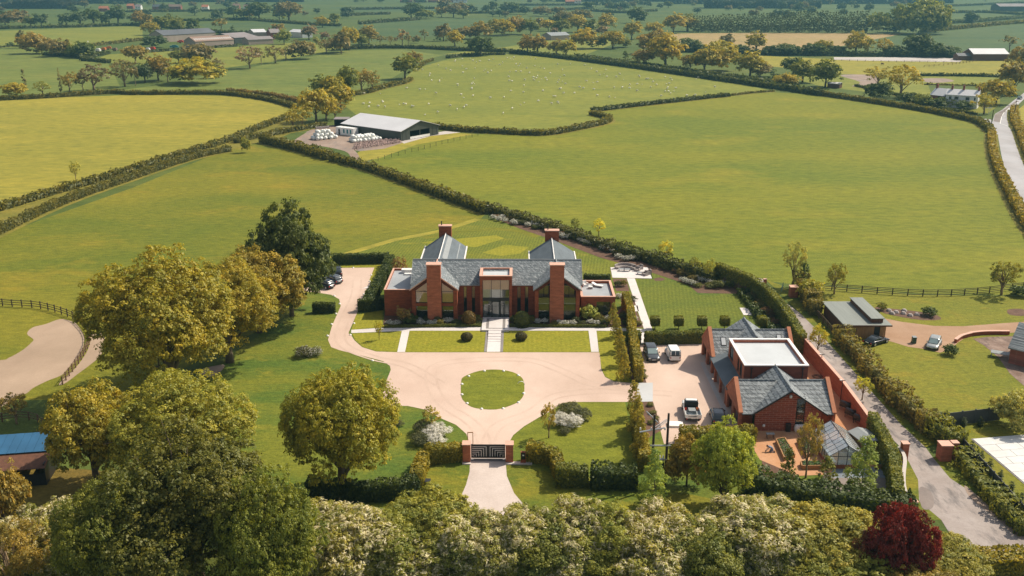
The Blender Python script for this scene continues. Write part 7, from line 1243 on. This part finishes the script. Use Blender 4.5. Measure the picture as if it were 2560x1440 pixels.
cluster('in far fields above the lone oak', [(500, 130, 110, 60, 'd'), (545, 135, 110, 55, 'b'), (600, 140, 120, 80, 'g', 'bush'), (725, 128, 75, 50, 'o'), (745, 80, 90, 15, 'k'), (815, 130, 110, 60, 'k'), (870, 100, 90, 30, 'k'), (935, 98, 70, 30, 'b'), (975, 95, 40, 50, 'b'), (1055, 98, 58, 40, 'b'), (1110, 95, 85, 15, 'b'), (1230, 105, 130, 15, 'b', 'bush'), (1345, 108, 75, 50, 'd', 'bush'), (1475, 120, 120, 45, 'k', 'bush'), (1590, 125, 80, 55, 'k'), (1815, 80, 70, 10, 'd'), (1970, 70, 50, 35, 'k'), (2020, 80, 60, 25, 'b'), (2085, 80, 75, 15, 'b')], B)
cluster('in the wood above the pasture', [(1440, 220, 100, 140, 'k', 'bush'), (1520, 232, 90, 150, 'y'), (1565, 265, 50, 205, 'p', 'bush'), (1610, 260, 120, 150, 'g'), (1640, 200, 130, 100, 'k'), (1740, 240, 130, 145, 'y'), (1760, 150, 140, 75, 'k', 'bush'), (1840, 240, 100, 150, 'g'), (1950, 230, 130, 140, 'y'), (1790, 362, 190, 215, 'y', 'bush'), (1880, 360, 120, 270, 'g', 'bush'), (1920, 270, 80, 190, 'p'), (2000, 362, 150, 228, 'y'), (2080, 352, 110, 280, 'g', 'bush'), (2140, 292, 130, 165, 'y'), (2180, 172, 120, 90, 'd'), (2305, 262, 110, 180, 'y'), (2450, 248, 150, 160, 'y'), (2560, 232, 130, 130, 'g')], B)
cluster('beside the pasture gateway hedge', [(1365, 400, 120, 265, 'o'), (1440, 405, 140, 268, 'o'), (1580, 412, 110, 300, 'o'), (1650, 425, 130, 320, 'y'), (2095, 462, 56, 370, 'd', 'cone'), (2290, 400, 210, 225, 'o', 'bush'), (2230, 492, 140, 385, 'o'), (2390, 497, 250, 325, 'y')], B)
cluster('at the left edge of the sheep', [(455, 588, 185, 445, 'g'), (520, 500, 120, 408, 'o')], B)
cluster('behind the copse by the barn', [(30, 668, 150, 500, 'g'), (130, 682, 150, 500, 'o', 'open'), (212, 687, 110, 525, 'o', 'open')], B)
D_ = (700, 160, 2.977)
cluster('in the copse left of the green barn', [(320, 250, 170, 110, 'g'), (400, 260, 140, 75, 'y'), (450, 330, 160, 140, 'y'), (270, 430, 200, 170, 'y'), (345, 420, 180, 230, 'y', 'open'), (410, 410, 120, 270, 'o', 'open'), (170, 470, 150, 290, 'y', 'open'), (100, 485, 110, 350, 'y', 'open'), (510, 235, 150, 30, 'g'), (470, 300, 90, 210, 'o', 'bush')], D_)
C_ = (1700, 0, 2.977)
cluster('in the hedgerow wood right of pasture', [(50, 235, 120, 125, 'y'), (350, 350, 100, 275, 'k'), (565, 395, 140, 245, 'y'), (300, 470, 190, 330, 'y'), (75, 522, 120, 400, 'o'), (180, 532, 190, 375, 'y'), (330, 525, 180, 345, 'y', 'bush'), (520, 572, 190, 395, 'y'), (600, 570, 130, 470, 'k', 'bush'), (690, 602, 90, 510, 'b', 'cone'), (790, 645, 160, 545, 'y', 'bush'), (840, 560, 150, 435, 'd'), (910, 615, 170, 465, 'g'), (1080, 650, 210, 465, 'g'), (980, 560, 90, 480, 'l', 'bush')], C_)
cluster('behind the horse paddock', [(1065, 405, 115, 290, 'y'), (1305, 412, 160, 240, 'y'), (1395, 412, 100, 290, 'y', 'open'), (1510, 415, 130, 285, 'y', 'open'), (1770, 418, 185, 280, 'd'), (60, 385, 170, 340, 'd', 'bush'), (150, 385, 90, 345, 'd', 'bush'), (455, 400, 120, 340, 'd', 'bush'), (690, 410, 130, 355, 'd', 'bush'), (800, 412, 150, 350, 'd', 'bush'), (870, 412, 80, 360, 'd', 'bush'), (990, 412, 160, 365, 'd', 'bush'), (1160, 412, 130, 370, 'd', 'bush'), (1600, 420, 150, 370, 'd', 'bush'), (1720, 420, 130, 375, 'd', 'bush'), (1880, 425, 190, 372, 'd', 'bush'), (1990, 425, 150, 378, 'd', 'bush'), (2450, 385, 100, 265, 'k', 'open')], C_)
cluster('around the white cottage', [(1470, 640, 160, 512, 'y', 'open'), (1475, 745, 170, 610, 'd', 'bush'), (1640, 725, 260, 545, 'y', 'open'), (1990, 795, 130, 735, 'l', 'bush'), (1810, 790, 120, 700, 'g', 'bush'), (2260, 850, 150, 690, 'y', 'open'), (2350, 775, 210, 600, 'y'), (2480, 700, 210, 455, 'o'), (2530, 520, 150, 350, 'o'), (2110, 815, 120, 770, 'd', 'bush'), (1900, 800, 130, 745, 'd', 'bush'), (1700, 770, 150, 700, 'd', 'bush')], C_)
cluster('in the giant upper right group', [(1690, 250, 200, 20, 'l', 'bush'), (1780, 250, 210, -10, 'l', 'bush'), (1870, 252, 210, -5, 'l', 'bush'), (1830, 255, 230, 40, 'l', 'bush'), (1740, 258, 180, 80, 'g', 'bush'), (1920, 256, 130, 90, 'g', 'bush'), (1470, 250, 160, 92, 'g', 'bush'), (1590, 240, 90, 60, 'd', 'column'), (1630, 240, 70, 65, 'd', 'column'), (1545, 238, 60, 75, 'd', 'column'), (1900, 240, 120, 60, 'l')], C_)
for i in range(66):
    x = 100+1285*i/65; tree(C_[0]+x/C_[2], (237+6*math.sin(i)+x*.004)/C_[2], 11, (116-42*min(1, x/900)+random.uniform(-6, 6))/C_[2], (0.085, 0.10, 0.026), 'column', label=f'slim poplar in the long poplar row behind the tan field, {ORD[i]}', group='poplar row behind the tan field', lod=2, name='poplar_tree')
# distant trees beyond: hedgerow oaks and wood edges up to the frame top, denser toward the horizon
rr_ = random.Random(5); k_ = 0; TL = []
def avoid(x, y): return any(x0 < x < x1 and y0 < y < y1 for x0, x1, y0, y1 in ((340, 780, 60, 140), (860, 1480, 8, 34), (640, 860, 8, 30), (1640, 2240, 60, 130), (2360, 2560, 8, 45), (1880, 2010, 4, 20)))
for bi, (y0, y1, n, wr) in enumerate(((44, 62, 14, (18, 34)), (30, 46, 34, (16, 30)), (17, 31, 70, (13, 26)), (6, 18, 84, (10, 22)), (-6, 7, 74, (8, 18)))):
    for _ in range(n):
        x = rr_.uniform(-20, 2580); y = rr_.uniform(y0, y1)
        if avoid(x, y): continue
        TL.append((bi, x, y, rr_.uniform(*wr)))
cnt_ = {}
for bi, x, y, w_ in sorted(TL):
    cnt_[bi] = cnt_.get(bi, -1)+1
    c = rr_.choice('bbbdgkkd'); h = w_*rr_.uniform(.62, .9); tree(x, y, w_, y-h, c, rr_.choice(('oak', 'bush', 'bush')), label=f'hazy far tree in the {("nearest", "second", "third", "fourth", "farthest")[bi]} distant band, {ORD[min(cnt_[bi], len(ORD)-1)]}', group='distant hedgerow trees', lod=3, name='distant_tree', fac=.8)
# far woods that read as one mass
def wood(name, lb, x0, x1, yb, h, n, c):
    P = []; Nn = []
    a, b = G(x0, yb), G(x1, yb); dep = 60
    t = RNG.random(n); u = RNG.random(n); X_ = a.x+(b.x-a.x)*t; Y_ = a.y+(b.y-a.y)*t+u*dep; top = h*(.72+.28*np.sin(X_*.09)*np.sin(X_*.031+1)+.12*RNG.random(n)); z = top*np.where(RNG.random(n) < .5, 1, RNG.random(n)); Y_ = np.where(z < top*.98, a.y+(b.y-a.y)*t-RNG.random(n)*4, Y_)
    P = np.stack([X_, Y_, z], 1); Nn = RNG.normal(size=(n, 3))+np.array([0, -.6, 1.0]); Nn /= np.linalg.norm(Nn, axis=1)[:, None]; v, f = quads(P, Nn, np.full(n, 2.3)); v[:, 2] = np.maximum(v[:, 2], 0)
    o = link(name, mesh_np(name, v, f, [LEAF], None, np.clip(RNG.normal(size=n)*.2+.5+.2*np.sin(X_*.12), 0, 1))); o.color = (*c, 1); tag(o, lb, 'wood', kind='stuff')
for i, (x0, x1, y, h, c) in enumerate([(-80, 330, 9, 20, (0.05, 0.07, 0.025)), (330, 760, 5, 18, (0.055, 0.065, 0.025)), (1390, 1700, 4, 18, (0.06, 0.075, 0.03)), (1660, 2240, 10, 19, (0.055, 0.075, 0.03)), (2230, 2380, 8, 18, (0.05, 0.07, 0.03)), (-80, 860, -4, 20, (0.05, 0.07, 0.03)), (1300, 2640, -6, 20, (0.05, 0.07, 0.03)), (1760, 2050, 21, 14, (0.055, 0.07, 0.03)), (0, 180, 22, 15, (0.06, 0.06, 0.025))]):
    wood('far_wood', f'hazy mass of far woodland along the frame top, part {("one", "two", "three", "four", "five", "six", "seven", "eight", "nine")[i]} of nine', x0, x1, y, h, 9000, c)
# ================================================================ ANIMALS
m = MB()
m.lathe([(0, -.52), (.16, -.48), (.25, -.3), (.28, 0), (.26, .3), (.17, .44), (0, .5)], n=8); m.v = [(z, y*.92, .62+x*.95) for x, y, z in m.v]
o0 = len(m.v); m.lathe([(0, -.13), (.09, -.09), (.11, .02), (.07, .14), (0, .17)], n=6); m.v = m.v[:o0]+[(.58+z*.8, y, .66+x*1.0-z*.5) for x, y, z in m.v[o0:]]
m.tube([(.40, 0, .68), (.56, 0, .74)], [.15, .10], 6)
for sx_ in (-.3, .28):
    for sy_ in (-.13, .13): m.tube([(sx_, sy_, .5), (sx_+.02, sy_, .26), (sx_, sy_, 0)], [.07, .045, .04], 5)
for s in (-1, 1): m.slab([(.56, s*.08, .80), (.60, s*.20, .78), (.64, s*.20, .74), (.62, s*.08, .76)], .02)
shm = m.mesh('sheep', M['wool'], True)
SH = [(825,460),(880,495),(910,518),(885,543),(640,552),(637,567),(652,603),(710,603),(712,610),(730,585),(845,632),(848,640),(960,620),(950,628),(970,628),(970,588),(950,668),(952,660),(605,668),(468,660),(685,697),(890,730),(872,708),(960,717),(1090,733),(1190,728),(1240,683),(1335,690),(1480,680),(1340,640),(1250,608),(1230,605),(1225,575),(1415,600),(1410,578),(1440,570),(1500,585),(1450,610),(1345,597),(1590,618),(1625,608),(1640,565),(1648,628),(1615,662),(1605,665),(1635,697),(1715,697),(1755,652),(1780,660),(1860,668),(1885,715),(1885,615),(1855,618),(1805,607),(1905,560),(1935,552),(1955,575),(1947,523),(1880,537),(1790,487),(1820,513),(1840,515),(2027,575),(2052,553),(2080,595),(2125,635),(2125,660),(2070,655),(2075,648),(2010,655),(2015,730),(1975,725),(2180,680),(2180,630),(2218,630),(2200,575),(2196,568),(2265,590),(2300,612),(2282,652),(2327,635),(2390,577),(2430,587),(2420,625),(2400,628),(2405,665),(2390,685),(2415,685),(2455,683),(2360,718),(1560,722),(1575,722),(1545,775),(1598,772),(1590,765),(1445,757),(1340,768),(1315,783),(1252,812),(1185,848),(910,790),(895,803),(888,800),(790,790),(842,818),(630,780),(697,840),(603,858),(512,797),(505,795),(460,780),(443,778),(413,782),(285,757),(290,765),(255,795),(305,800),(185,800),(190,772),(145,778),(270,700),(148,700),(565,670),(583,523),(643,483),(703,488),(760,515),(793,527),(1040,530),(1050,522),(1070,545),(1095,530),(1010,458),(960,452),(985,468),(1080,450),(1110,443),(1180,468),(1215,435),(1240,440),(1265,430),(1258,445),(1280,480),(1310,480),(1300,495),(1360,510),(1420,495),(1465,505),(1490,515),(1535,548),(1380,545),(1315,535),(1280,535),(1235,535),(1330,430),(1390,430),(1425,440),(1590,480),(1685,478),(1625,523),(1160,485),(1130,488),(975,508),(940,440),(880,440),(855,442),(830,452),(1430,585),(1408,590),(1470,592),(1510,600),(1600,600),(1610,575),(2250,590),(2290,590),(2440,600),(2410,655),(2430,700),(2470,660),(2600,568),(2620,590),(2635,580),(2700,585),(2760,650),(2690,690),(2550,715),(2615,712)]
SH.sort(key=lambda q: (int((q[1]-430)/86), q[0])); cs_ = {}
for i, (u, v_) in enumerate(SH):
    bi = max(0, min(4, int((v_-430)/86)))
    x, y = crop(*B, [(u, v_)])[0]; lamb = (i*7) % 5 == 0; o = link('sheep', shm, None, G(x, y+.8), (0, 0, random.uniform(0, 6.28))); sc = .7 if lamb else 1.08; o.scale = (sc,)*3
    cs_[bi, lamb] = cs_.get((bi, lamb), -1)+1; wh = f'in the {("farthest", "second", "middle", "fourth", "nearest")[bi]} band of the flock, {ORD[min(cs_[bi, lamb], len(ORD)-1)]}'
    tag(o, ('small white lamb ' if lamb else 'white sheep ')+wh, 'lamb' if lamb else 'sheep', 'lambs in the far pasture' if lamb else 'sheep grazing in the far pasture')
def quadruped(name, lb, x, y, mat, sc, grp=None):
    m = MB(); m.lathe([(0, -1.0), (.28, -.95), (.40, -.6), (.36, 0), (.42, .5), (.33, .85), (0, .98)], n=9); m.v = [(z, y_*.75, 1.15+x_) for x_, y_, z in m.v]
    m.tube([(.75, 0, 1.3), (1.15, 0, 1.25), (1.45, 0, .75)], [.28, .2, .14], 7); m.tube([(1.38, 0, .85), (1.72, 0, .45)], [.16, .09], 6)
    for sx_, kx in ((-.75, -.1), (.65, .06)):
        for sy_ in (-.2, .2): m.tube([(sx_, sy_, 1.0), (sx_+kx, sy_, .5), (sx_, sy_, 0)], [.15, .08, .07], 5)
    m.tube([(-.98, 0, 1.3), (-1.1, 0, .6)], [.06, .04], 5)
    o = tag(link(name, m.mesh(name, mat, True), None, G(x, y), (0, 0, random.uniform(0, 6.28))), lb, 'horse' if name == 'horse' else 'cow', grp); o.scale = (sc,)*3
quadruped('horse', 'dark horse grazing in the paddock', 2205, 163, M['timber_dark'], 1.0)
for i, (u, v_) in enumerate([(655, 315), (768, 315), (820, 316), (915, 295), (940, 295), (950, 293)]): quadruped('cow', ('pale' if i == 0 else 'black')+f' cow in the field left of the farm, {ORD[i]} of six', u/2.977, v_/2.977+1, M['white'] if i == 0 else M['black'], 1.0, 'cattle left of the farm')
# ================================================================ AIR
HZ = link('haze', MB().box(-3600, 3600, -70, 6300, -1.0, 58).mesh('haze', [])); HZ['kind'] = 'stuff'; HZ['label'] = 'pale even haze over the whole landscape'
m = bpy.data.materials.new('haze'); m.use_nodes = True; t = m.node_tree; t.nodes.remove(t.nodes['Principled BSDF'])
pv = t.nodes.new('ShaderNodeVolumePrincipled'); pv.inputs['Color'].default_value = (0.20, 0.46, 0.56, 1); pv.inputs['Density'].default_value = 0.00020; pv.inputs['Anisotropy'].default_value = 0.2
t.links.new(pv.outputs[0], t.nodes['Material Output'].inputs['Volume']); HZ.data.materials.append(m)
# every thing's Empty stands at the thing's own base
bpy.context.view_layer.update()
for o in list(COL.objects):
    if o.type == 'EMPTY' and o.parent is None and o.location.length < 1e-6 and o.children:
        cs = [c.matrix_world @ Vector(b) for c in o.children if c.type == 'MESH' for b in c.bound_box]
        p = Vector(((min(c.x for c in cs)+max(c.x for c in cs))/2, (min(c.y for c in cs)+max(c.y for c in cs))/2, 0)); o.location = p
        for c in o.children: c.matrix_parent_inverse = Matrix.Translation(-p)
